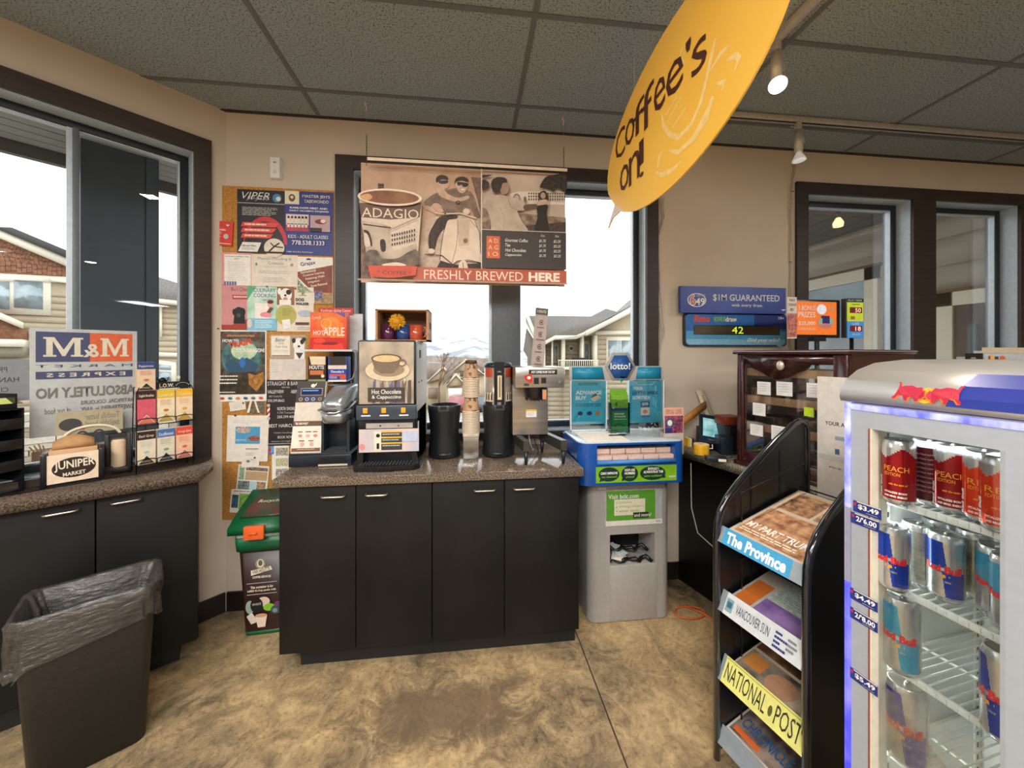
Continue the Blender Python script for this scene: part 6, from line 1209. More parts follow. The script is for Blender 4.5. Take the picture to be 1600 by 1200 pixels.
# leaning white frame with wooden strut
a_, b_ = onA(1085, 612, 2.2), onA(1108, 672, 2.05); t = thing('leaning_easel', 'pale wooden easel leaning on the wall behind the terminal', 'easel', (a_.x, 2.18, ZC), 0)
o = MB(); o.M = Matrix.Translation((.02, 0, 0)); 
top = BW.w(*BW.hit(1084, 610), .03)-Vector((a_.x, 2.18, ZC)); bot = onz(1120, 690, ZC)-Vector((a_.x, 2.18, ZC)); bot.y = max(bot.y, -.12); wv = Vector((.055, 0, 0)); th_ = Vector((0, .012, .0))
o.M = Matrix.Identity(4); pw_ = M('#cdbfa4', .6); o.hexa([bot, bot+wv, bot+wv+th_, bot+th_], [top, top+wv, top+wv+th_, top+th_], pw_); o.hexa([bot.lerp(top, .1)+wv*.35+Vector((0, -.002, 0)), bot.lerp(top, .1)+wv*.6+Vector((0, -.002, 0)), bot.lerp(top, .1)+wv*.6, bot.lerp(top, .1)+wv*.35], [bot.lerp(top, .92)+wv*.35+Vector((0, -.002, 0)), bot.lerp(top, .92)+wv*.6+Vector((0, -.002, 0)), bot.lerp(top, .92)+wv*.6, bot.lerp(top, .92)+wv*.35], M('#a89878', .6)); o.build('upright', t)
o = MB(); s1 = BW.w(*BW.hit(1095, 636), .06)-Vector((a_.x, 2.18, ZC)); s2 = onA(1066, 668, 2.16)-Vector((a_.x, 2.18, ZC)); o.hexa([s2, s2+Vector((0, .02, 0)), s2+Vector((.0, .02, .045)), s2+Vector((0, 0, .045))], [s1, s1+Vector((0, .02, 0)), s1+Vector((0, .02, .045)), s1+Vector((0, 0, .045))], M('#a8722f', .6)); o.build('strut', t)
P_ = onz(1070, 684, ZC); o = MB(); o.box(0, .13, 0, .10, 0, .03, M('#d9d4c8', .5), .004); tag(o.build('shallow_tray', loc=(P_.x, 2.12, ZC)), 'shallow white tray on the grey counter against the wall', 'tray')
P_ = onz(1140, 690, ZC); o = MB(); o.box(0, .12, 0, .12, 0, .16, BPL, .004); tag(o.build('register_box', loc=(1.46, 1.93, ZC)), 'black box behind the left edge of the display case', 'box')
o = MB(); o.box(0, .11, 0, .10, 0, .05, M('#6a2a12', .4), .006); tag(o.build('wooden_box', loc=(1.44, 1.94, ZC+.161)), 'reddish brown box on top of the black box beside the display case', 'box')
# things further right seen above the cooler
P_ = onz(1500, 640, ZC)
S0 = Pl((0, 1.75), 0)
def stand_card(x0_, y0_, x1_, y1_, base, fn, lab, name='leaflet', Y=1.75, cat='leaflet'):
    pl = Pl((0, Y), 0); (sa, za), (sb, zb) = pl.hit(x0_, y0_), pl.hit(x1_, y1_); a = Art(sb-sa, za-zb, x1_-x0_, y1_-y0_, base, th=.003, z0=zb-ZC)
    if fn: fn(a)
    a.box(0, sb-sa, .003, .04, 0, za-ZC-.02, M('#c9ced0', .3)); q = a.build(name, loc=(sa, Y, ZC)); return tag(q, lab, cat)
stand_card(1509, 552, 1536, 600, BLACK, lambda a: (a.tx('daily', 8, 6, 16, 9, CREAM, .3), a.tx('beauty', 8, 11, 20, 15, CREAM)), 'black leaflet standing behind the cooler')
stand_card(1538, 553, 1570, 600, M('#b8c4cc', .5), lambda a: (a.ell(12, 8, 5, 5, YEL), a.rect(16, 4, 22, 14, DKG), a.ell(28, 8, 5, 5, ORANGE), a.rect(6, 3, 9, 12, RED)), 'pale leaflet with bright pictures beside the black leaflet')
stand_card(1535, 543, 1640, 552, M('#d8c8ac', .5), None, 'beige board seen above the cooler at the right edge', 'board', 1.95, 'board')
# cables by the stand
o = MB(); cc = onz(1085, 962, .008); cc.x -= .06; o.tube([(cc.x+.09*math.cos(q/20*6.28*1.0)+.05, cc.y+.03+.05*math.sin(q/20*6.28), .006+.002*(q % 2)) for q in range(20)], .0045, M('#c9622a', .5), 8, closed=True)
o.tube([(cc.x+.05, cc.y+.085, .006), (cc.x+.12, cc.y+.02, .006), (cc.x+.16, cc.y-.08, .006), (cc.x+.24, cc.y-.4, .006)], .0045, M('#c9622a', .5), 8)
tag(o.build('extension_cord', smooth=60), 'orange extension cord looped on the floor right of the lottery stand', 'cord')
o = MB(); pts = [RCp for RCp in [rl(.02)-nr*.0+Vector((0, 0, -.06)), rl(.05)-nr*.03+Vector((0, 0, -.3)), rl(.10)-nr*.04+Vector((0, 0, -.42)), rl(.25)-nr*.05+Vector((0, 0, -.46)), rl(.45)-nr*.04+Vector((0, 0, -.38)), rl(.6)-nr*.01+Vector((0, 0, -.1))]]
Q = []
for i in range(len(pts)-1):
    for s_i in range(5): Q.append(pts[i].lerp(pts[i+1], s_i/5))
Q.append(pts[-1]); o.tube(Q, .003, M('#9a9a96', .5), 6); tag(o.build('hanging_cable', smooth=60), 'thin grey cable sagging against the dark counter front', 'cable')
# ================================================================= NEWSPAPER RACK
P = Vector((.898, 1.257, 0)); dr = Vector((.242, -.97)).normalized(); KA = math.atan2(dr.y, dr.x); kw = .30; KD = .50
t = thing('newspaper_rack', 'black tiered newspaper rack with curved side panels in front of the display case', 'newspaper rack', P, KA)
KP = Pl((P.x, P.y), math.degrees(KA)); tub = M('#14161a', .16, noise=.1, coat=.8); pan = M('#101113', .4, noise=.15)
prof = [(0, .0), (0, .80), (.004, .86), (.02, .905), (.05, .945), (.10, .99), (.20, 1.06), (.32, 1.14), (.42, 1.195), (.46, 1.208), (.49, 1.20), (.50, 1.17), (.50, 0)]
for x in (0, kw):
    o = MB(); o.tube([(x, y, z) for y, z in prof], .0125, tub, 12); o.build('side_rail', t, smooth=60)
    o = MB(); o.prism_yz([(y, z) for y, z in prof[:-1]]+[(.50, .03), (0, .03)], x-.003, x+.003, pan)
    for yy in (.17, .33): o.box(x+.003, x+.005, yy, yy+.008, .05, 1.02 if yy < .2 else 1.1, M('#050505', .6))
    o.build('side_panel', t)
o = MB(); o.box(0, kw, .493, .50, .05, .80, pan); o.build('back_panel', t)
# lips found from the photo's far ends
tiers = []
for yt, yb in ((826, 841), (928, 947), (1032, 1054)):
    tiers.append((KP.hit(1130, yt)[1], KP.hit(1121, yb)[1]))
tiers.append((.125, .075))
clrp = M('#a9b4ba', .15, alpha=.55)
skins = [('#3f9ccb', 'The Province', '#f2f2ee', 1), ('#d3d6d6', 'VANCOUVER SUN', '#27364a', 0), ('#e3df7e', 'NATIONAL POST', '#2c2a22', 0), ('#c9ccd0', '', '#333333', 0)]
for i, ((zt1, zb1), (bc, txt, tc_, big)) in enumerate(zip(tiers, skins)):
    z = zb1; hgt = max(.055, (zt1-zb1)*1.25)
    o = MB(); o.hexa([(.012, .015, z+.004), (kw-.012, .015, z+.004), (kw-.012, .46, z+.11), (.012, .46, z+.11)], [(.012, .015, z+.010), (kw-.012, .015, z+.010), (kw-.012, .46, z+.116), (.012, .46, z+.116)], pan); sh = o.build('shelf', t)
    o = MB(); wr = M('#1a1b1d', .3, .5)
    o.tube([(.02, .10, z+.02), (.02, .10, z+.16), (.03, .12, z+.17), (.04, .40, z+.24), (.04, .42, z+.24)], .0028, wr, 6); o.tube([(.02, .43, z+.10), (.02, .43, z+.14), (kw-.03, .43, z+.14)], .0028, wr, 6); o.build('wire_divider', t)
    a = Art(kw-.016, hgt, 134, 22, clrp, th=.003, step=.0004)
    if i == 0: a.rect(8, 0, 116, 22, M(bc, .4)); a.tx(txt, 14, 4, 110, 19, M(tc_, .5), bold=.04)
    elif i == 1: a.rect(10, 0, 132, 22, M(bc, .4)); a.rect(12, 5, 24, 18, M('#7fa4ac', .5)); a.rect(14, 8, 22, 14, M('#3f6a7a', .5)); a.tx(txt, 30, 6, 84, 15, M(tc_, .5)); [a.lines(92, 5+4*q, 104+8*(q % 2), 8+4*q, 1, NAVY, .7, q) for q in range(4)]; [a.lines(110, 5+4*q, 124, 8+4*q, 1, GREY, .7, q) for q in range(3)]
    elif i == 2: a.rect(6, 0, 134, 22, M(bc, .4)); a.rect(7, 1, 133, 2, M('#b8b04a', .5)); a.tx('NATIONAL', 10, 4, 78, 18, M(tc_, .5)); a.ell(85, 12, 3, 4, M('#5a5a2a', .5)); a.tx('POST', 92, 4, 128, 18, M(tc_, .5))
    lp_ = a.build('header_strip', t); lp_.matrix_local = Matrix.Translation((.008, -.008, z-.004)) @ Matrix.Rotation(math.radians(-26), 4, 'X')
def paper(name, lab, i, arts, base='#c9b8a4', dx=.0, n=3, hgt=.018, tw=0, dep=.40, fold=0):
    z = tiers[i][1]; w_ = kw-.034; m_ = M(base, .8, c2='#b9aa98', scale=14); a = Art(w_, dep, 100, 130, None, step=.0003)
    a.box(0, w_, 0, hgt, 0, dep, m_, .003)
    for q in range(4): a.box(-.0004, w_+.0004, hgt*(q+.3)/4, hgt*(q+.45)/4, -.0004, dep, M('#8f8374', .8))
    arts(a); q = a.build(name); tag(q, lab, 'newspaper')
    base_m = Matrix.Translation(P) @ Matrix.Rotation(KA, 4, 'Z') @ Matrix.Translation((.017+dx, .035, z+.014+hgt+.004)) @ Matrix.Rotation(tw, 4, 'Z') @ Matrix.Rotation(math.radians(-90+13.2), 4, 'X')
    q.matrix_world = base_m
def pr1(a): a.rect(5, 60, 95, 126, M('#7a4a34', .6, c2='#c99a70', scale=34)); a.rect(8, 8, 50, 54, M('#b98a60', .6, c2='#4a3428', scale=40)); a.rect(54, 8, 96, 54, M('#d8a878', .6, c2='#6a5a54', scale=34)); a.tx('MY PART TRUMP', 8, 98, 90, 110, WHITE, bold=.02); a.rect(3, 3, 97, 6, M('#a89888', .6)); a.lines(8, 114, 80, 122, 2, CREAM, .5)
paper('newspaper', 'tabloid newspaper with brown photographs in the top tier of the rack', 0, pr1)
def pr2(a): a.rect(3, 6, 60, 40, M('#a8b09c', .7, c2='#c9ccb8', scale=90)); a.rect(30, 62, 97, 126, M('#9aa89a', .7, c2='#c2c8ba', scale=80)); a.rect(3, 44, 97, 58, M('#2c3458', .6)); a.rect(4, 80, 26, 126, M('#d0702a', .6)); a.rect(30, 100, 97, 126, M('#6a4a88', .6, c2='#9a7ab0', scale=12)); a.lines(34, 64, 94, 96, 9, GREY, .25, 3)
paper('newspaper', 'broadsheet with a purple band in the second tier of the rack', 1, pr2, '#b9b8ac')
def pr3(a): a.rect(3, 4, 97, 26, M('#d9b74a', .6)); a.tx('NATIONAL POST', 6, 9, 94, 21, M('#2c2418', .5)); a.rect(3, 30, 60, 84, M('#4a2c1c', .6, c2='#a87850', scale=10)); a.rect(62, 30, 97, 84, M('#8aa4b0', .6, c2='#c8b8a8', scale=12)); a.tx('SMITH', 66, 36, 94, 43, INK); a.rect(3, 88, 97, 127, M('#2c2420', .6, c2='#b8a890', scale=9)); a.rect(6, 92, 30, 112, M('#c9803a', .6)); a.ell(54, 108, 18, 14, M('#b98a68', .6))
paper('newspaper', 'yellow headed newspaper with brown photographs in the third tier of the rack', 2, pr3, '#c9b48c')
def pr4(a): a.rect(3, 60, 97, 127, M('#3a2c28', .6, c2='#a08a78', scale=14)); a.rect(3, 4, 97, 56, M('#cfd4da', .6)); a.tx('CHRONICLE', 8, 100, 70, 114, M('#2c5a8a', .5), bold=.02); a.rect(6, 118, 40, 124, ORANGE)
paper('newspaper', 'newspaper with blue lettering and an orange mark in the bottom tier of the rack', 3, pr4, '#d8d4cc', dx=-.01, tw=.0)
# white board at the back of the rack
KB = Pl((P.x-dr.y*0, P.y), 0)
nb = Vector((-dr.y, dr.x)); bp0 = (P.x+nb.x*.515, P.y+nb.y*.515); WB = Pl(bp0, math.degrees(KA)); sA, zA = WB.hit(1277, 588); sB, zB = WB.hit(1273, 806)
a = Art(.36, zA-zB, 100, 220, M('#cfcac2', .5), th=.006)
WX = lambda x, y: ((WB.hit(x, y)[0]-sA)/.36*100, (zA-WB.hit(x, y)[1])/(zA-zB)*220)
def wt(s, x0_, y0_, x1_, y1_, m, **k): (q0, r0), (q1, r1) = WX(x0_, y0_), WX(x1_, y1_); a.tx(s, q0, r0, q1, r1, m, **k)
wt('YOUR A', 1289, 657, 1320, 668, INK, bold=.02); wt('PICK U', 1296, 728, 1326, 738, INK, bold=.02)
(q0, r0), (q1, r1) = WX(1303, 682), WX(1320, 715); a.rect(q0, r0, q1, r1, M('#cfc9c0', .5)); (q0, r0), (q1, r1) = WX(1305, 681), WX(1320, 690); a.rect(q0, r0, q1, r1, M('#8a9aa4', .5)); (q0, r0), (q1, r1) = WX(1305, 701), WX(1312, 711); a.rect(q0, r0, q1, r1, M('#3a5a84', .5)); (q0, r0), (q1, r1) = WX(1279, 715), WX(1320, 716); a.rect(q0, r0, q1, r1, GREYL)
q = a.build('notice_board', loc=WB.w(sA, zB), rz=KA); tag(q, 'white notice board standing at the back of the newspaper rack, partly behind the cooler', 'notice board')
# ================================================================= DRINKS COOLER
P = Vector((.8565, .7587, 0)); df = Vector((.127, -.992)).normalized(); FA = math.atan2(df.y, df.x); FP = Pl((P.x, P.y), math.degrees(FA)); fw, fd = .47, .44
t = thing('drinks_cooler', 'glass door energy drink cooler with blue lit door edge at the right', 'cooler', P, FA)
fq = FP.hit; sil = M('#aab0b8', .38, .15, noise=.03); whi = M('#d9dcda', .35, noise=.02); zT = 1.372
o = MB(); yi = .045
o.box(0, .012, yi, fd, .03, zT, sil); o.box(fw-.012, fw, yi, fd, .03, zT, sil); o.box(0, fw, fd-.012, fd, .03, zT, sil); o.box(0, fw, yi, fd, .03, .06, sil); o.box(0, fw, yi, fd, zT-.02, zT, sil); o.build('cabinet', t)
o = MB(); zi = fq(1571, 694)[1]+.02
o.box(.012, .03, yi, fd-.012, .06, zT-.02, whi); o.box(fw-.03, fw-.012, yi, fd-.012, .06, zT-.02, whi); o.box(.03, fw-.03, fd-.03, fd-.012, .06, zT-.02, whi); o.box(.03, fw-.03, yi, fd-.03, zT-.06, zT-.02, whi); o.box(.03, fw-.03, yi, fd-.03, .06, .10, whi)
for yy in (yi+.03, fd-.06):
    for xx in (.03, fw-.034):
        o.box(xx, xx+.004, yy, yy+.016, .10, zT-.06, M('#c9ccc8', .3))
        for z in range(40): o.box(xx+(.004 if xx < .1 else -.0004), xx+(.0044 if xx < .1 else .0), yy+.005, yy+.011, .12+.03*z, .132+.03*z, DKG) if .12+.03*z < zT-.08 else None
o.build('interior', t)
o = MB()
for i in range(9): o.box(.05+.0, fw-.05, .10+.03*i, .108+.03*i, zT-.068, zT-.06, DKG)
o.build('ceiling_grille', t)
# interior tube light
li_ = bpy.data.lights.new('cooler_light', 'AREA'); li_.energy = .22; li_.color = (.93, 1, .96); li_.shape = 'RECTANGLE'; li_.size = .34; li_.size_y = .05; lo = bpy.data.objects.new('cooler_light', li_); COL.objects.link(lo); lo.parent = t; lo.location = (fw/2, .075, zT-.072); lo.rotation_euler = (.35, 0, 0)
li_ = bpy.data.lights.new('cooler_light', 'AREA'); li_.energy = 1.5; li_.color = (.93, 1, .96); li_.shape = 'RECTANGLE'; li_.size = .02; li_.size_y = .95; lo = bpy.data.objects.new('cooler_light', li_); COL.objects.link(lo); lo.parent = t; lo.location = (.045, .058, .75); lo.rotation_euler = (math.pi/2, 0, -.9)
# door
gx0, gx1 = fq(1356, 800)[0], fq(1571, 800)[0]; gz = fq(1353.5, 669)[1]
sx = fq(1330, 800)[0]
o = MB(); o.box(sx, gx0, 0, .04, .05, zT, sil); o.box(gx1, fw, 0, .04, .05, zT, sil); o.box(gx0, gx1, 0, .04, gz, zT, sil); o.box(gx0, gx1, 0, .04, .05, .12, sil); door = o.build('door_frame', t)
o = MB(); o.box(gx0, gx1, .018, .022, .12, gz, glass('cooler_glass', (.97, .985, .98), base=.02, refl=.6)); o.build('door_glass', door)
o = MB(); o.box(gx0, gx0+.008, .0, .045, .12, gz, M('#d8d0bc', .35)); o.box(gx1-.006, gx1, .0, .045, .12, gz, M('#9aa0a4', .35)); o.box(gx0+.001, gx0+.004, -.001, .0, .12, gz, M('#8a4a3a', .4)); o.build('door_gasket', door)
led = M('#5c5ff2', .3, emit=.75, c2='#a9acff', scale=9, stretch=(4, 4, 2)); ledb = M('#3434d8', .3, emit=.9, c2='#6a6aff', scale=12)
o = MB(); zl0 = fq(1320, 790)[1]; zl1 = fq(1320, 905)[1]; o.box(.003, sx-.001, -.003, .03, zl0, zT, led, .002); o.box(.003, fw, -.003, .006, zT-.016, zT-.003, led, .002); o.box(.003, sx-.001, -.003, .03, .05, zl1, ledb, .002); o.box(.003, sx-.001, -.002, .03, zl1, zl0, M('#9a9ab0', .35)); o.build('led_strip', door)
def price(s, x0_, y0_, x1_, y1_):
    (sa, za), (sb, zb) = fq(x0_, y0_), fq(x1_, y1_); w_ = sb-sa; h_ = abs(za-zb); a = Art(.052, .024, 42, 20, M('#1e2f78', .4), th=.0008); a.rect(0, 0, 6, 18, M('#2c3a8a', .4)); a.ell(3, 6, 2, 3, RED); a.rect(6, 0, 42, 1.6, CREAM); a.tx(s, 8, 4, 39, 14, WHITE, bold=.03); a.lines(20, 16, 38, 18, 1, GREYL, .4)
    q = a.build('price_label', door); q.matrix_local = Matrix.Translation((sa, -.0015, za-P.z-.024)) @ Matrix.Rotation(math.radians(0), 4, 'Y'); q['label'] = 'blue price label reading '+s
for s, x_, y_ in (('$3.49', 1334, 781), ("2/'6.00", 1331, 799), ('$4.49', 1329, 917), ("2/'8.00", 1329, 947), ('$5.49', 1329, 1041)): price(s, x_, y_, x_+42, y_+24)
# header
o = MB(); pf = [(-.006, zT+.002), (-.010, zT+.012), (-.006, zT+.028), (.010, zT+.050), (.045, zT+.072), (.10, zT+.088), (.20, zT+.096), (fd, zT+.096), (fd, zT+.002)]
o.prism_yz(pf, -.002, fw, M('#b4b2b0', .28, .35, noise=.06, scale=3)); hd = o.build('header', t, smooth=50)
o = MB()
def hp(u, v):   # u metres along the header, v 0..1 up the curved front
    n = 5; f_ = v*(n-1)+1; i = min(n-1, int(f_)); g = f_-i; a0, a1 = pf[i], pf[i+1]; return (u, a0[0]+(a1[0]-a0[0])*g, a0[1]+(a1[1]-a0[1])*g)
def hpoly(pts_, m, k=1):
    P3 = [Vector(hp(u, v))+Vector((0, -.0006*k, .0004*k)) for u, v in pts_]
    o.face(P3, m)
us = lambda x: fq(x, 610)[0]
def hell(cx, cv, ru, rv, m, k=1): hpoly([(cx+ru*math.cos(q*6.283/20), cv+rv*math.sin(q*6.283/20)) for q in range(20)], m, k)
b0_ = us(1490)
for i in range(6):
    v0, v1 = i/8, (i+1)/8; hpoly([(b0_-.006+.014*v0*1.6, v0), (fw, v0), (fw, v1), (b0_-.006+.014*v1*1.6, v1)], M('#24348c', .3), 1)
u0_, u1_ = us(1398), us(1510); uw = u1_-u0_
hell(u0_+uw*.50, .22, uw*.13, .20, M('#e8a81c', .35), 2)
rb = M('#b5203c', .35); ob = M('#e0702a', .35)
bull = [(0, .10), (.05, .08), (.10, .20), (.17, .22), (.20, .06), (.25, .04), (.24, .12), (.28, .20), (.33, .16), (.36, .05), (.41, .06), (.40, .13), (.45, .16), (.49, .24), (.47, .36), (.44, .33), (.41, .42), (.34, .40), (.26, .44), (.16, .43), (.10, .40), (.07, .50), (.03, .50), (.06, .46), (.07, .34), (.05, .20)]
for sg, c in ((1, 0), (-1, 1)):
    pts_ = [(u0_+uw*(x if sg == 1 else 1.0-x), y) for x, y in bull]
    if sg == -1: pts_ = pts_[::-1]
    q2_ = [(x+(.0022 if sg == 1 else -.0022), y-.03) for x, y in pts_]; 
    hpoly(q2_, ob, 3); hpoly(pts_, rb, 4)
o.build('bull_emblem', hd, smooth=0)
# shelves
shz = [1.165, .979, .806, .61]; ws = M('#dcdfda', .35)
for z in shz:
    o = MB(); y0_, y1_ = yi+.012, fd-.04
    o.box(.034, fw-.034, y0_-.004, y0_+.004, z-.016, z-.001, ws, .003)
    n_ = 27
    for i in range(n_): x = .04+(fw-.08)*i/(n_-1); o.tube([(x, y0_, z-.003), (x, y1_, z-.003)], .0021, ws, 5); o.box(x-.0015, x+.0015, y0_-.007, y0_-.004, z-.012, z-.003, ws)
    for yy in (y0_+.13, y1_-.02, y1_): o.tube([(.035, yy, z-.007), (fw-.035, yy, z-.007)], .003, ws, 6)
    for xx in (.034, fw-.034): o.tube([(xx, y0_, z-.006), (xx, y1_, z-.006)], .003, ws, 6)
    o.build('wire_shelf', t)
# ================================================================= CANS
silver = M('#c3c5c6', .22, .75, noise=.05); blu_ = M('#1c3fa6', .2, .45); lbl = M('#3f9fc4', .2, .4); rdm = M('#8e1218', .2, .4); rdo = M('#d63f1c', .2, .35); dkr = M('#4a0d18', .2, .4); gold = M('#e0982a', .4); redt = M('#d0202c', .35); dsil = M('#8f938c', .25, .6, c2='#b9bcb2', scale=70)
def can(kind, hgt, r):
    o = MB(); S = 144; zs = [0, .006, .012]+[.012+(hgt-.026)*i/32 for i in range(1, 33)]+[hgt-.007, hgt-.002, hgt, hgt-.004]; rs_ = [r*.80, r*.93, r]+[r]*32+[r*.93, r*.88, r*.84, r*.80]
    rings = [[o.bm.verts.new((rr*math.cos(2*math.pi*k/S), rr*math.sin(2*math.pi*k/S), z)) for k in range(S)] for rr, z in zip(rs_, zs)]
    def pick(th, f):     # th: degrees from the facing side (-y), f height 0..1
        th = (th+180) % 360-180
        if f <= 0 or f >= 1: return silver
        if kind in ('classic', 'sugar', 'tall'):
            c = lbl if kind == 'sugar' else blu_
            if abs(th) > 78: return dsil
            d = th+(f-.5)*34
            if f > .52: return c if d < 22 else silver
            if f < .46: return c if d > 4 else silver
            return silver
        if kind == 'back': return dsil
        if kind in ('peach', 'orange'):
            base = rdm if kind == 'peach' else rdo
            if abs(th) > 100: return dkr if kind == 'peach' else rdo
            return silver if f > .80+.07*math.sin(math.radians(th*3)) else base
        return dkr if kind == 'darkback' else silver
    nR = len(rings)
    for i, (A_, B_) in enumerate(zip(rings, rings[1:])):
        f = (zs[i]+zs[i+1])/2/hgt if 2 <= i < nR-5 else 1
        for k in range(S):
            th = math.degrees(2*math.pi*(k+.5)/S)+90; j = (k+1) % S; fc = o.bm.faces.new((A_[k], A_[j], B_[j], B_[k])); fc.material_index = o.mi(pick(th, f))
    fc = o.bm.faces.new(rings[0][::-1]); fc.material_index = o.mi(silver); fc = o.bm.faces.new(rings[-1]); fc.material_index = o.mi(M('#9a9b98', .3, .8))
    body = None
    L2 = MB()
    def wrap(s, th0, th1, z0_, z1_, m, vertical=False, bold=.03):
        d = textmesh(s, bold, 0); 
        if not d: return
        vs, fs, bb = d; nv = []; rr = r+.0004
        for x, y in vs:
            fx_ = (x-bb[0])/(bb[2]-bb[0]); fy = (y-bb[1])/(bb[3]-bb[1])
            if vertical: fx_, fy = 1-fy, fx_
            th = math.radians(-90+th0+(th1-th0)*fx_); nv.append(L2.bm.verts.new((rr*math.cos(th), rr*math.sin(th), z0_+(z1_-z0_)*fy)))
        i_ = L2.mi(m)
        for f in fs:
            try: L2.bm.faces.new([nv[c] for c in f]).material_index = i_
            except ValueError: pass
    if kind in ('classic', 'sugar', 'tall'):
        wrap('Red Bull', -52, 66, hgt*.44, hgt*.55, redt, bold=.05); wrap('_', -6, 30, hgt*.385, hgt*.41, gold); wrap('S', 4, 18, hgt*.35, hgt*.42, gold, bold=.1); wrap('ENERGY DRINK', -10, 34, hgt*.30, hgt*.33, silver)
    if kind in ('peach', 'orange'):
        wrap('Red Bull', -66, -50, hgt*.08, hgt*.42, WHITE, True, .04); wrap('PEACH' if kind == 'peach' else 'RED', -36, 50, hgt*.52, hgt*.60, gold, bold=.0); wrap('EDITION', -34, 20, hgt*.45, hgt*.50, gold, bold=.0); wrap('with the taste of', -18, 44, hgt*.31, hgt*.34, gold); wrap('VITALIZES BODY', -34, 44, hgt*.18, hgt*.21, WHITE); wrap('AND MIND. ENERGY', -34, 44, hgt*.12, hgt*.15, WHITE)
    if kind in ('back', 'darkback'):
        for q in range(9): wrap('Nutrition Facts valeur %d' % 0 if 0 else 'Nutrition Facts Valeur nutritive', -50, 50, hgt*(.22+.07*q), hgt*(.25+.07*q), GREY if kind == 'back' else M('#b98a8a', .5), bold=.0)
    ob_ = o.build('can_body', None, smooth=50); lt_ = L2.build('lettering', None, smooth=0) if len(L2.bm.verts) else None
    R_ = thing('energy_drink_can', 'x', 'can'); ob_.parent = R_
    if lt_: lt_.parent = R_
    pt = MB(); pt.tube([(0, -.002, hgt-.0035), (0, .010, hgt-.002), (0, .014, hgt-.003)], .003, silver, 6); p_ = pt.build('pull_tab', R_)
    return R_
protos = {}
def put_can(kind, size, xb, yb, zi_, lab, turn=0, grp=None):
    hgt, r = {250: (.135, .0265), 355: (.157, .029), 473: (.168, .033)}[size]
    key = (kind, size)
    if key not in protos: protos[key] = R_ = can(kind, hgt, r)
    else: R_ = dup(protos[key])
    z = shz[zi_]; q = onz(xb, yb, z); away = Vector((q.x, q.y, 0)).normalized(); q = q+away*r
    R_.location = (q.x, q.y, z); R_.rotation_euler = (0, 0, FA+math.radians(turn)); R_['label'] = lab; R_['group'] = grp or 'energy drink cans in the cooler'
    return R_
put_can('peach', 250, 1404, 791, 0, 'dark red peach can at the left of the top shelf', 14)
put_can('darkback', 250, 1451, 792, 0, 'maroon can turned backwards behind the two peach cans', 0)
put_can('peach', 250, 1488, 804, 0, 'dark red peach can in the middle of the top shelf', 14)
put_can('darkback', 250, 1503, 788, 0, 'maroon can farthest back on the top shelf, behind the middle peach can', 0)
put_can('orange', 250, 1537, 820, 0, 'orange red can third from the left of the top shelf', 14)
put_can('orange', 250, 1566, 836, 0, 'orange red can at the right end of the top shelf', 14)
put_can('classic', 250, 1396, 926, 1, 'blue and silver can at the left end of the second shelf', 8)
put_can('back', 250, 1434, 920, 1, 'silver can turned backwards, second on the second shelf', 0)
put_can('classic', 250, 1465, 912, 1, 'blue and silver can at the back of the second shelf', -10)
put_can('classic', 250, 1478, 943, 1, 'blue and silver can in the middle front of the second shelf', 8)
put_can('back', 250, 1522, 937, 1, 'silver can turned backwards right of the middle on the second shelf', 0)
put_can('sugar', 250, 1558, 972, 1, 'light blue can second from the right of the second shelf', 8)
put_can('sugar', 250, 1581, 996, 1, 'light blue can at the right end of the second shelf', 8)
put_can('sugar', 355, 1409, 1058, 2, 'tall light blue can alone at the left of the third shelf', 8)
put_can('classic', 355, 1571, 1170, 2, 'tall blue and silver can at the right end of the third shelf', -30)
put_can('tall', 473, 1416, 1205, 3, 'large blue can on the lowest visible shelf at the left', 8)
# ================================================================= OUTSIDE
sid = M('#b8a88e', .7, noise=.05, scale=6); sidr = M('#8f8375', .7); wtr = M('#e2dac6', .6); roofm = M('#6f6b68', .9, c2='#8c8884', scale=30); shing = M('#7a4f3a', .85, c2='#96695050'[:7], scale=18); wing = M('#7f8c92', .1, .3, c2='#aab8bc', scale=2); dkgr = M('#333b43', .7, c2='#434d56', scale=4, stretch=(1, 1, .12), bump=.5, detail=8)
class Fa:      # a facade: polygons in photo pixels thrown on a distant vertical plane, each with real thickness
    def __init__(s, px_, A_, deg): p = onA(px_, 554, A_); s.pl = Pl((p.x, p.y), deg); s.deg = deg
    def P(s, x, y): return s.pl.hit(x, y)
    def slab(s, o, pts, m, y0=0, y1=.1): o.prism_xz([s.P(x, y) for x, y in pts], y0, y1, m)
    def rows(s, o, x0, y0, x1, y1, pitch, m, d=.012, y=0, top=None):     # overlapping boards
        u0, z1 = s.P(x0, y0); u1, z0 = s.P(x1, y1); z = z0
        while z < z1-.01:
            zz = min(z+pitch, z1); o.hexa([(u0, y-d, z), (u1, y-d, z), (u1, y, z), (u0, y, z)], [(u0, y-.001, zz), (u1, y-.001, zz), (u1, y, zz), (u0, y, zz)], m); z += pitch
    def loc(s): return s.pl.w(0, 0)
    def fin(s, o, name, parent): 
        q = o.build(name, parent); return q
def facade(name, lab, cat, px_, A_, deg):
    f = Fa(px_, A_, deg); t = thing(name, lab, cat, f.loc(), f.pl.a); return f, t
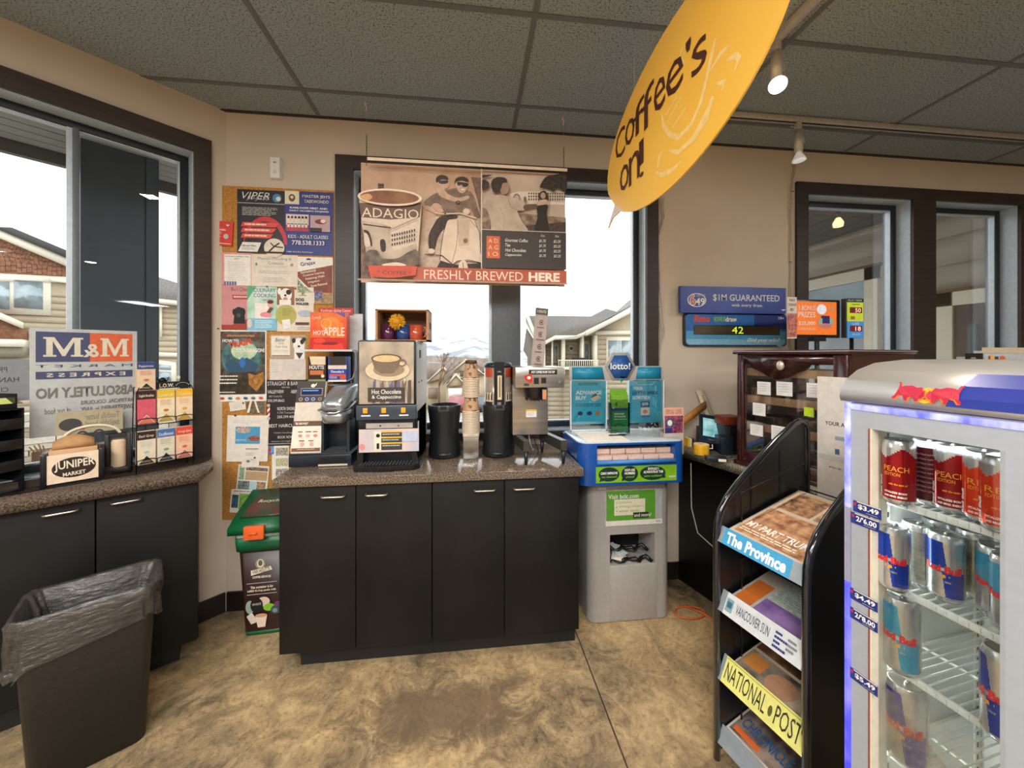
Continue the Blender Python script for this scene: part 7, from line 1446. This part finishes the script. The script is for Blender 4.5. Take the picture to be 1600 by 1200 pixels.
# ground
o = MB(); gm_ = M('#8a8a88', .9, c2='#b0b0ac', scale=.6); gz = lambda Y: -.38-max(0, Y-7)*.125
ys_ = [D+WT+.02, 7, 12, 20, 32, 45, 70, 110]
for ya, yb in zip(ys_, ys_[1:]): o.face([(-90, ya, gz(ya)), (90, ya, gz(ya)), (90, yb, gz(yb)), (-90, yb, gz(yb))], gm_ if ya < 20 else M('#a29a8c', .9, c2='#7c7464', scale=.25, detail=8))
tag(o.build('pavement_outside'), None, None, None, 'structure')
o = MB(); p = [LW.w(LL-3, 0, -(WT+.02)), LW.w(.0, 0, -(WT+.02)), LW.w(.0, 0, -9), LW.w(LL-12, 0, -9)]
o.hexa([(q.x, q.y, -.5) for q in p], [(q.x, q.y, -.34) for q in p], M('#8d8c88', .9, c2='#a8a7a2', scale=.8)); tag(o.build('walkway_outside'), None, None, None, 'structure')
# left house
f, t = facade('house', 'tan house with brown shingled gable seen through the angled window, left of the dark post', 'house', 40, 9, 40)
o = MB(); f.slab(o, [(-260, 640), (112, 640), (112, 405), (0, 362), (-260, 262)], sid, 0, 3)
f.rows(o, -150, 438, 111, 660, .17, sid, .02); o.build('siding', t)
o = MB(); f.slab(o, [(-160, 425), (112, 436), (112, 418), (0, 368), (-160, 306)], shing, -.06, 0)
for i in range(7):
    y_ = 384+8*i; x_ = max(-100, (y_-366)*2.55-140)
for i in range(8):
    z0_ = f.P(0, 424-7*i)[1]; u0_ = f.P(-110, 424)[0]; xr = 112-max(0, (i*7-8)*2.5); u1_ = f.P(xr, 424)[0]; n_ = 26
    for j in range(n_):
        a_ = u0_+(u1_-u0_)*j/n_; w_ = (u1_-u0_)/n_*.92; zj = z0_+.02*((j*7+i*3) % 3); o.box(a_, a_+w_, -.085, -.06, zj, zj+.13, shing)
o.build('shingle_gable', t)
o = MB(); f.slab(o, [(-160, 298), (0, 362), (118, 411), (118, 400), (0, 351), (-160, 286)], M('#4a4846', .8), -.35, .5); f.slab(o, [(-160, 310), (0, 374), (112, 421), (118, 411), (0, 362), (-160, 298)], wtr, -.30, -.10); o.build('roof_edge', t)
o = MB(); f.slab(o, [(-160, 420), (112, 434), (112, 442), (-160, 438)], wtr, -.10, 0); f.slab(o, [(79, 434), (112, 440), (112, 444), (79, 440)], wtr, -.12, 0); o.build('belt_board', t)
o = MB(); f.slab(o, [(-40, 432), (80, 436), (80, 493), (-40, 489)], wtr, -.08, 0); w_ = o.build('window_trim', t)
for x0_, x1_ in ((-30, 16), (23, 68)): o = MB(); f.slab(o, [(x0_, 438), (x1_, 441), (x1_, 484), (x0_, 481)], wing, -.1, -.075); o.build('pane', w_)
o = MB(); f.slab(o, [(-60, 462), (0, 487), (46, 507), (46, 516), (0, 497), (-60, 472)], wtr, -.9, -.7); f.slab(o, [(-60, 474), (0, 498), (45, 517), (45, 532), (-60, 530)], shing, -.75, 0); f.slab(o, [(-60, 530), (46, 532), (46, 543), (-60, 541)], wtr, -.9, 0); f.slab(o, [(-60, 543), (46, 543), (46, 556), (-60, 556)], M('#8d8470', .8), -.8, 0); o.build('porch_gable', t)
# house right of the post
f, t = facade('house', 'second tan house with grey roof, between the dark post and the window edge', 'house', 265, 11, 40)
o = MB(); f.slab(o, [(200, 650), (340, 650), (340, 478), (200, 470)], sid, 0, 3); f.rows(o, 200, 478, 340, 650, .17, sid, .02); o.build('siding', t)
o = MB(); f.slab(o, [(200, 466), (340, 478), (340, 462), (282, 446), (230, 430), (200, 424)], roofm, -.3, 2); o.build('roof', t)
o = MB(); f.slab(o, [(200, 464), (340, 479), (340, 485), (200, 470)], wtr, -.4, 0); f.slab(o, [(249, 478), (253, 478), (253, 527), (249, 527)], wtr, -.1, 0); f.slab(o, [(240, 550), (300, 552), (300, 558), (240, 557)], wtr, -.12, 0); o.build('gutter_and_boards', t)
o = MB(); f.slab(o, [(244, 562), (275, 566), (275, 604), (244, 602)], wtr, -.08, 0); w_ = o.build('window_trim', t)
o = MB(); f.slab(o, [(248, 569), (267, 571), (267, 578), (248, 577)], wing, -.1, -.075); f.slab(o, [(248, 580), (267, 581), (267, 600), (248, 599)], wing, -.1, -.075); o.build('pane', w_)
# dark post and soffit outside the angled window
CPp = Pl(LW.w(0, 0, -.75)[:2], 45); u0, u1 = CPp.hit(126, 400)[0], CPp.hit(248, 400)[0]; ug = CPp.hit(228, 400)[0]
t = thing('porch_post', 'thick dark wood grained post outside the angled window', 'post', CPp.w(0, -.35), CPp.a)
o = MB(); o.box(u0, ug-.004, 0, .28, 0, 3.12, dkgr); o.box(ug-.004, ug, .006, .28, 0, 3.12, BLACK); o.box(ug, u1, -.008, .28, 0, 3.12, dkgr); o.build('boards', t)
o = MB(); so = M('#8f8d88', .8)
for i in range(9): o.box(-5.6, .9, WT+.01+.105*i, WT+.105+.105*i, 2.77, 2.80, so)
o.box(-5.6, .9, .97+WT, 1.02+WT, 2.70, 2.86, M('#5d5a56', .7)); o.box(-5.6, .9, WT, 1.0+WT, 2.805, 2.86, DKG); q = o.build('eave_soffit', loc=LW.w(0, 0), rz=LW.a); q['kind'] = 'structure'
# stone wall and planting strip below the left window
f, t = facade('stone_wall', 'low pale stacked stone wall outside the angled window', 'wall', 100, 4.5, 42)
o = MB(); rn = random.Random(4); z = -.35; stn = [M(c, .85, noise=.1) for c in ('#b8ad9a', '#c9bfae', '#a89c88', '#d3cabb')]
u0_, u1_ = f.P(-60, 650)[0], f.P(300, 650)[0]; ztop = f.P(100, 652)[1]
while z < ztop:
    hh_ = rn.uniform(.05, .09); u = u0_
    while u < u1_:
        w_ = rn.uniform(.12, .4); o.box(u, u+w_-.008, rn.uniform(-.02, .0), .2, z, z+hh_-.006, stn[rn.randrange(4)]); u += w_
    z += hh_
o.build('stones', t)
# right house with balcony
f, t = facade('house', 'tan house with grey roof and small balcony through the right half of the main window', 'house', 900, 15, -8)
o = MB(); f.slab(o, [(850, 700), (1010, 700), (1010, 500), (850, 522)], sid, .8, 4); f.rows(o, 849, 530, 884, 700, .2, sid, .03, .8); f.rows(o, 884, 528, 912, 700, .2, sid, .03, .8)
f.slab(o, [(930, 700), (1010, 700), (1010, 478), (912, 525), (930, 523)], sid, 0, 3); f.rows(o, 934, 524, 1010, 700, .2, sid, .03, 0); o.build('siding', t)
o = MB(); f.slab(o, [(845, 537), (866, 526), (899, 526), (913, 520), (985, 480), (1010, 468), (1010, 456), (984, 479), (963, 488), (945, 483), (922, 495), (840, 494), (822, 494), (840, 530)], roofm, -.2, 2.5); o.build('roof', t)
o = MB(); f.slab(o, [(822, 494), (826, 494), (842, 534), (838, 540)], wtr, -.4, .1); f.slab(o, [(845, 536), (866, 525), (898, 525), (914, 518), (914, 523), (899, 530), (866, 531), (845, 542)], wtr, -.5, .1); f.slab(o, [(912, 518), (985, 482), (1010, 470), (1010, 478), (985, 489), (912, 526)], wtr, -.6, -.2); f.slab(o, [(930, 517), (1010, 517), (1010, 523), (930, 523)], wtr, -.1, 0); o.build('fascia', t)
o = MB(); f.slab(o, [(826, 700), (850, 700), (850, 560), (838, 535), (823, 510), (818, 545), (826, 560)], M('#7a7266', .8), .6, 4); o.build('side_wing', t)
o = MB(); 
for x0_, x1_ in ((878, 883), (908, 912), (928, 933), (850, 852), (862, 864)): f.slab(o, [(x0_, 585), (x1_, 585), (x1_, 524), (x0_, 524)], wtr, -.05, .82)
o.build('corner_boards', t)
for i, (x0_, y0_, x1_, y1_, d_) in enumerate(((863, 535, 876, 567, .75), (910, 532, 927, 575, .75), (947, 527, 992, 573, -.08))):
    o = MB(); f.slab(o, [(x0_, y0_), (x1_, y0_), (x1_, y1_), (x0_, y1_)], wtr, d_, d_+.1); w_ = o.build('window_trim', t); xm_ = (x0_+x1_)/2
    for a_, b_ in ((x0_+2.5, xm_-.8), (xm_+.8, x1_-2.5)): o = MB(); f.slab(o, [(a_, y0_+5), (b_, y0_+5), (b_, y1_-2), (a_, y1_-2)], wing, d_-.02, d_); o.build('pane', w_)
o = MB(); u_, z_ = f.P(896, 544); o.ball((u_, .75, z_), .14, wtr, (.7, .5, 1)); o.ball((u_, .65, z_), .07, DKG); o.build('wall_lamp', t)
o = MB(); f.slab(o, [(870, 562), (932, 562), (932, 563.6), (870, 563.6)], wtr, -.5, -.45); f.slab(o, [(870, 573), (932, 573), (932, 577), (870, 577)], wtr, -.5, .8)
for i in range(20): x_ = 871+3.1*i; f.slab(o, [(x_, 563), (x_+.8, 563), (x_+.8, 574), (x_, 574)], wtr, -.49, -.46)
o.build('balcony_railing', t)
o = MB(); f.slab(o, [(896, 559), (916, 559), (918, 572), (894, 572)], M('#23262a', .7), -.2, .3); q = o.build('patio_furniture', None, loc=f.loc(), rz=f.pl.a); q.location.z += 0; tag(q, 'dark patio furniture on the balcony of the tan house', 'furniture')
# distant houses, left half of the main window
def far_house(lab, px_, A_, gables, body, roof, extra=()):
    f, t = facade('house', lab, 'house', px_, A_, 0)
    o = MB(); f.slab(o, body, M('#c0ac90', .75, c2='#cbb89c', scale=1), 0, 5); o.build('wall', t)
    o = MB(); f.slab(o, roof, M('#8a7c72', .9, c2='#9d9088', scale=1.2), -.2, 5); o.build('roof', t)
    for g_ in gables:
        (xa, ya), (xm_, ym_), (xb, yb) = g_; o = MB(); f.slab(o, [(xa, ya), (xb, yb), (xm_, ym_)], M('#b59f84', .75), -.6, 0); f.slab(o, [(xa-2, ya+1), (xa, ya-1.6), (xm_, ym_-2.4), (xb, yb-1.6), (xb+2, yb+1), (xm_, ym_+1.5)], wtr, -.8, -.55); o.build('gable', t)
    for x0_, y0_, x1_, y1_, c in extra: o = MB(); f.slab(o, [(x0_, y0_), (x1_, y0_), (x1_, y1_), (x0_, y1_)], M(c, .5), -.75, 0); o.build('garage_door' if c == '#e8e4dc' else 'window', t)
    return f, t
far_house('far beige house with small gable left of the bare tree, in the main window', 690, 45, [((667, 598), (693, 574), (706, 586))], [(655, 640), (706, 640), (706, 590), (655, 590)], [(640, 592), (706, 590), (706, 568), (640, 566)], ((670, 606, 684, 622, '#8a7866'),))
far_house('far beige house with white garage door behind the tall cup stack', 720, 38, [((697, 604), (713, 585), (726, 600)), ((712, 577), (728, 563), (757, 586))], [(697, 628), (760, 628), (760, 582), (697, 600)], [(692, 602), (712, 578), (728, 564), (764, 582), (764, 572), (728, 556), (700, 566)], ((701, 606, 722, 622, '#e8e4dc'), (719, 580, 724, 588, '#5a5048')))
far_house('row of far grey roofed houses along the street below the snowy mountain', 700, 60, [((590, 590), (622, 566), (655, 592))], [(560, 640), (770, 640), (770, 580), (560, 580)], [(560, 582), (770, 582), (764, 560), (668, 556), (560, 556)])
# bare tree
def tree(x, yb, A_, ht):
    p = onA(x, yb, A_); t = thing('bare_tree', 'bare leafless street tree in front of the far houses', 'tree', p, 0); rn = random.Random(11)
    o = MB(); bk_ = M('#6a5342', .9)
    def br(a_, d, l, r, n):
        b_ = a_+d*l; o.tube([a_, a_.lerp(b_, .5)+Vector((rn.uniform(-.1, .1), 0, 0))*l*.3, b_], r, bk_, 5, r2=r*.6)
        if n: 
            for _ in range(3): br(b_, (d+Vector((rn.uniform(-.9, .9), rn.uniform(-.5, .5), rn.uniform(-.1, .6)))).normalized(), l*.68, r*.55, n-1)
    br(Vector((0, 0, 0)), Vector((0, 0, 1)), ht*.36, ht*.022, 4); o.build('trunk_and_branches', t)
tree(686, 637, 28, 4.6)
# parked cars
def car(x, yb, A_, c, lab):
    p = onA(x, yb, A_); t = thing('parked_car', lab, 'car', p, 1.35); m_ = M(c, .3, coat=.5)
    o = MB(); o.prism_xz([(-2.1, .35), (2.1, .35), (2.15, .8), (1.2, .95), (.7, 1.45), (-1.1, 1.45), (-1.8, .95), (-2.15, .85)], -.85, .85, m_); o.build('body', t)
    o = MB(); o.prism_xz([(.95, .98), (.62, 1.36), (-1.0, 1.36), (-1.5, .98)], -.87, .87, M('#20262c', .2)); o.build('windows', t)
    for xx in (-1.35, 1.35): o = MB(); o.cyl((xx, -.9, .33), (xx, .9, .33), .33, BLACK, seg=20); o.build('wheel', t)
car(764, 643, 33, '#2f3b44', 'dark parked car in the street, right of the tall cup stack'); car(722, 643, 33, '#8c2028', 'red parked car in the street behind the tall cup stack')
# hill with shrubs and snowy mountain
def ridge(name, lab, pts, A_, m, dz=30):
    o = MB(); n_ = len(pts)
    f_ = [onA(x, y, A_) for x, y in pts]; b_ = [Vector((v.x, v.y-dz, -8)) for v in f_]; mid = [f.lerp(g, .45)+Vector((0, 0, (f.z+8)*.12*math.sin(i*1.9))) for i, (f, g) in enumerate(zip(f_, b_))]
    for i in range(n_-1):
        for q, r in ((b_, mid), (mid, f_)): o.face([q[i], q[i+1], r[i+1], r[i]], m)
    q = o.build(name, smooth=180); q['kind'] = 'structure'; return q
snow = M('#8a9098', .9, c2='#e4e6ea', scale=.09, lo=.42, hi=.55, detail=9, noise=.1)
ridge('mountain', '', [(200, 540), (480, 545), (540, 530), (600, 524), (640, 528), (668, 532), (690, 527), (715, 531), (740, 526), (765, 531), (800, 545), (900, 552), (1200, 548)], 260, snow, 120)
# wing of the building seen through the right windows
XW = 4.6
def wy(x, y): r = ray(x, y); t_ = XW/r.x; return r.y*t_, H+r.z*t_
t = thing('building_wing', 'taupe sided wing of the building outside the right windows', 'building', (XW, 2.6, 0), 0)
wsd = M('#cdc4b7', .7, noise=.04, scale=5)
o = MB(); z = -.35
while z < 2.95: o.hexa([(-.016, 0, z), (-.016, 5.2, z), (.1, 5.2, z), (.1, 0, z)], [(-.001, 0, min(z+.27, 2.96)), (-.001, 5.2, min(z+.27, 2.96)), (.1, 5.2, min(z+.27, 2.96)), (.1, 0, min(z+.27, 2.96))], wsd); z += .27
o.build('siding', t)
def wopen(x0_, ytop, x1_, ytop1, zb, frame, inner, nm, fw_=.1):
    ya, za = wy(x0_, ytop); yb, zb2 = wy(x1_, ytop1); zt2 = (za+zb2)/2; y0_, y1_ = min(ya, yb)-2.6, max(ya, yb)-2.6
    o = MB(); o.box(-.05, 0, y0_, y0_+fw_, zb, zt2, frame); o.box(-.05, 0, y1_-fw_, y1_, zb, zt2, frame); o.box(-.05, 0, y0_, y1_, zt2-fw_, zt2, frame); o.box(-.06, 0, y0_-.03, y1_+.03, zt2, zt2+.03, BROWN); fr_ = o.build(nm, t)
    o = MB(); o.box(-.03, -.005, y0_+fw_, y1_-fw_, zb, zt2-fw_, inner); o.build('pane', fr_); return fr_, y0_, y1_, zt2
wgl = M('#5d6a70', .05, .2, c2='#8fa0a8', scale=1.2)
wopen(1225, 448, 1377, 415, .6, wtr, wgl, 'window_trim', .14)
fr_, y0_, y1_, zt2 = wopen(1468, 462, 1600, 440, -.3, wtr, M('#3f2a24', .4), 'door_trim', .13)
o = MB(); o.box(-.055, -.03, y0_+.26, y1_-.24, .0, zt2-.32, wgl); o.build('door_glass', fr_)
o = MB(); 
for i in range(9): o.box(-1.55+.21*i, -1.55+.21*i+.195, -.02, 3.2, 2.96, 2.985, M('#6a6763', .8))
o.box(-1.55, .3, -.02, 3.2, 2.987, 3.05, BLACK); q = o.build('porch_ceiling', loc=(XW, 2.6, 0)); q['kind'] = 'structure'
o = MB(); o.tube([(XW-1.3, 2.8, 2.93), (XW-1.3, 5.7, 2.93)], .03, GREY, 8); tag(o.build('conduit'), 'grey conduit under the slatted porch ceiling', 'conduit')
t = thing('reflection_lamp', 'small lit lamp added under the slatted porch ceiling in place of a window reflection', 'lamp', (lambda v: (v.x, v.y, 2.96))(onz(1310, 348, 2.84)), 0)  # added lamp, stands in for a spotlight reflected in the glass
o = MB(); o.cyl((0, 0, 0), (0, 0, -.07), .018, GREY); o.build('socket', t)
o = MB(); o.lathe([(.018, -.07), (.045, -.12), (.04, -.16), (.001, -.165)], M('#ffc98a', .4, emit=3), seg=20); o.build('bulb', t)
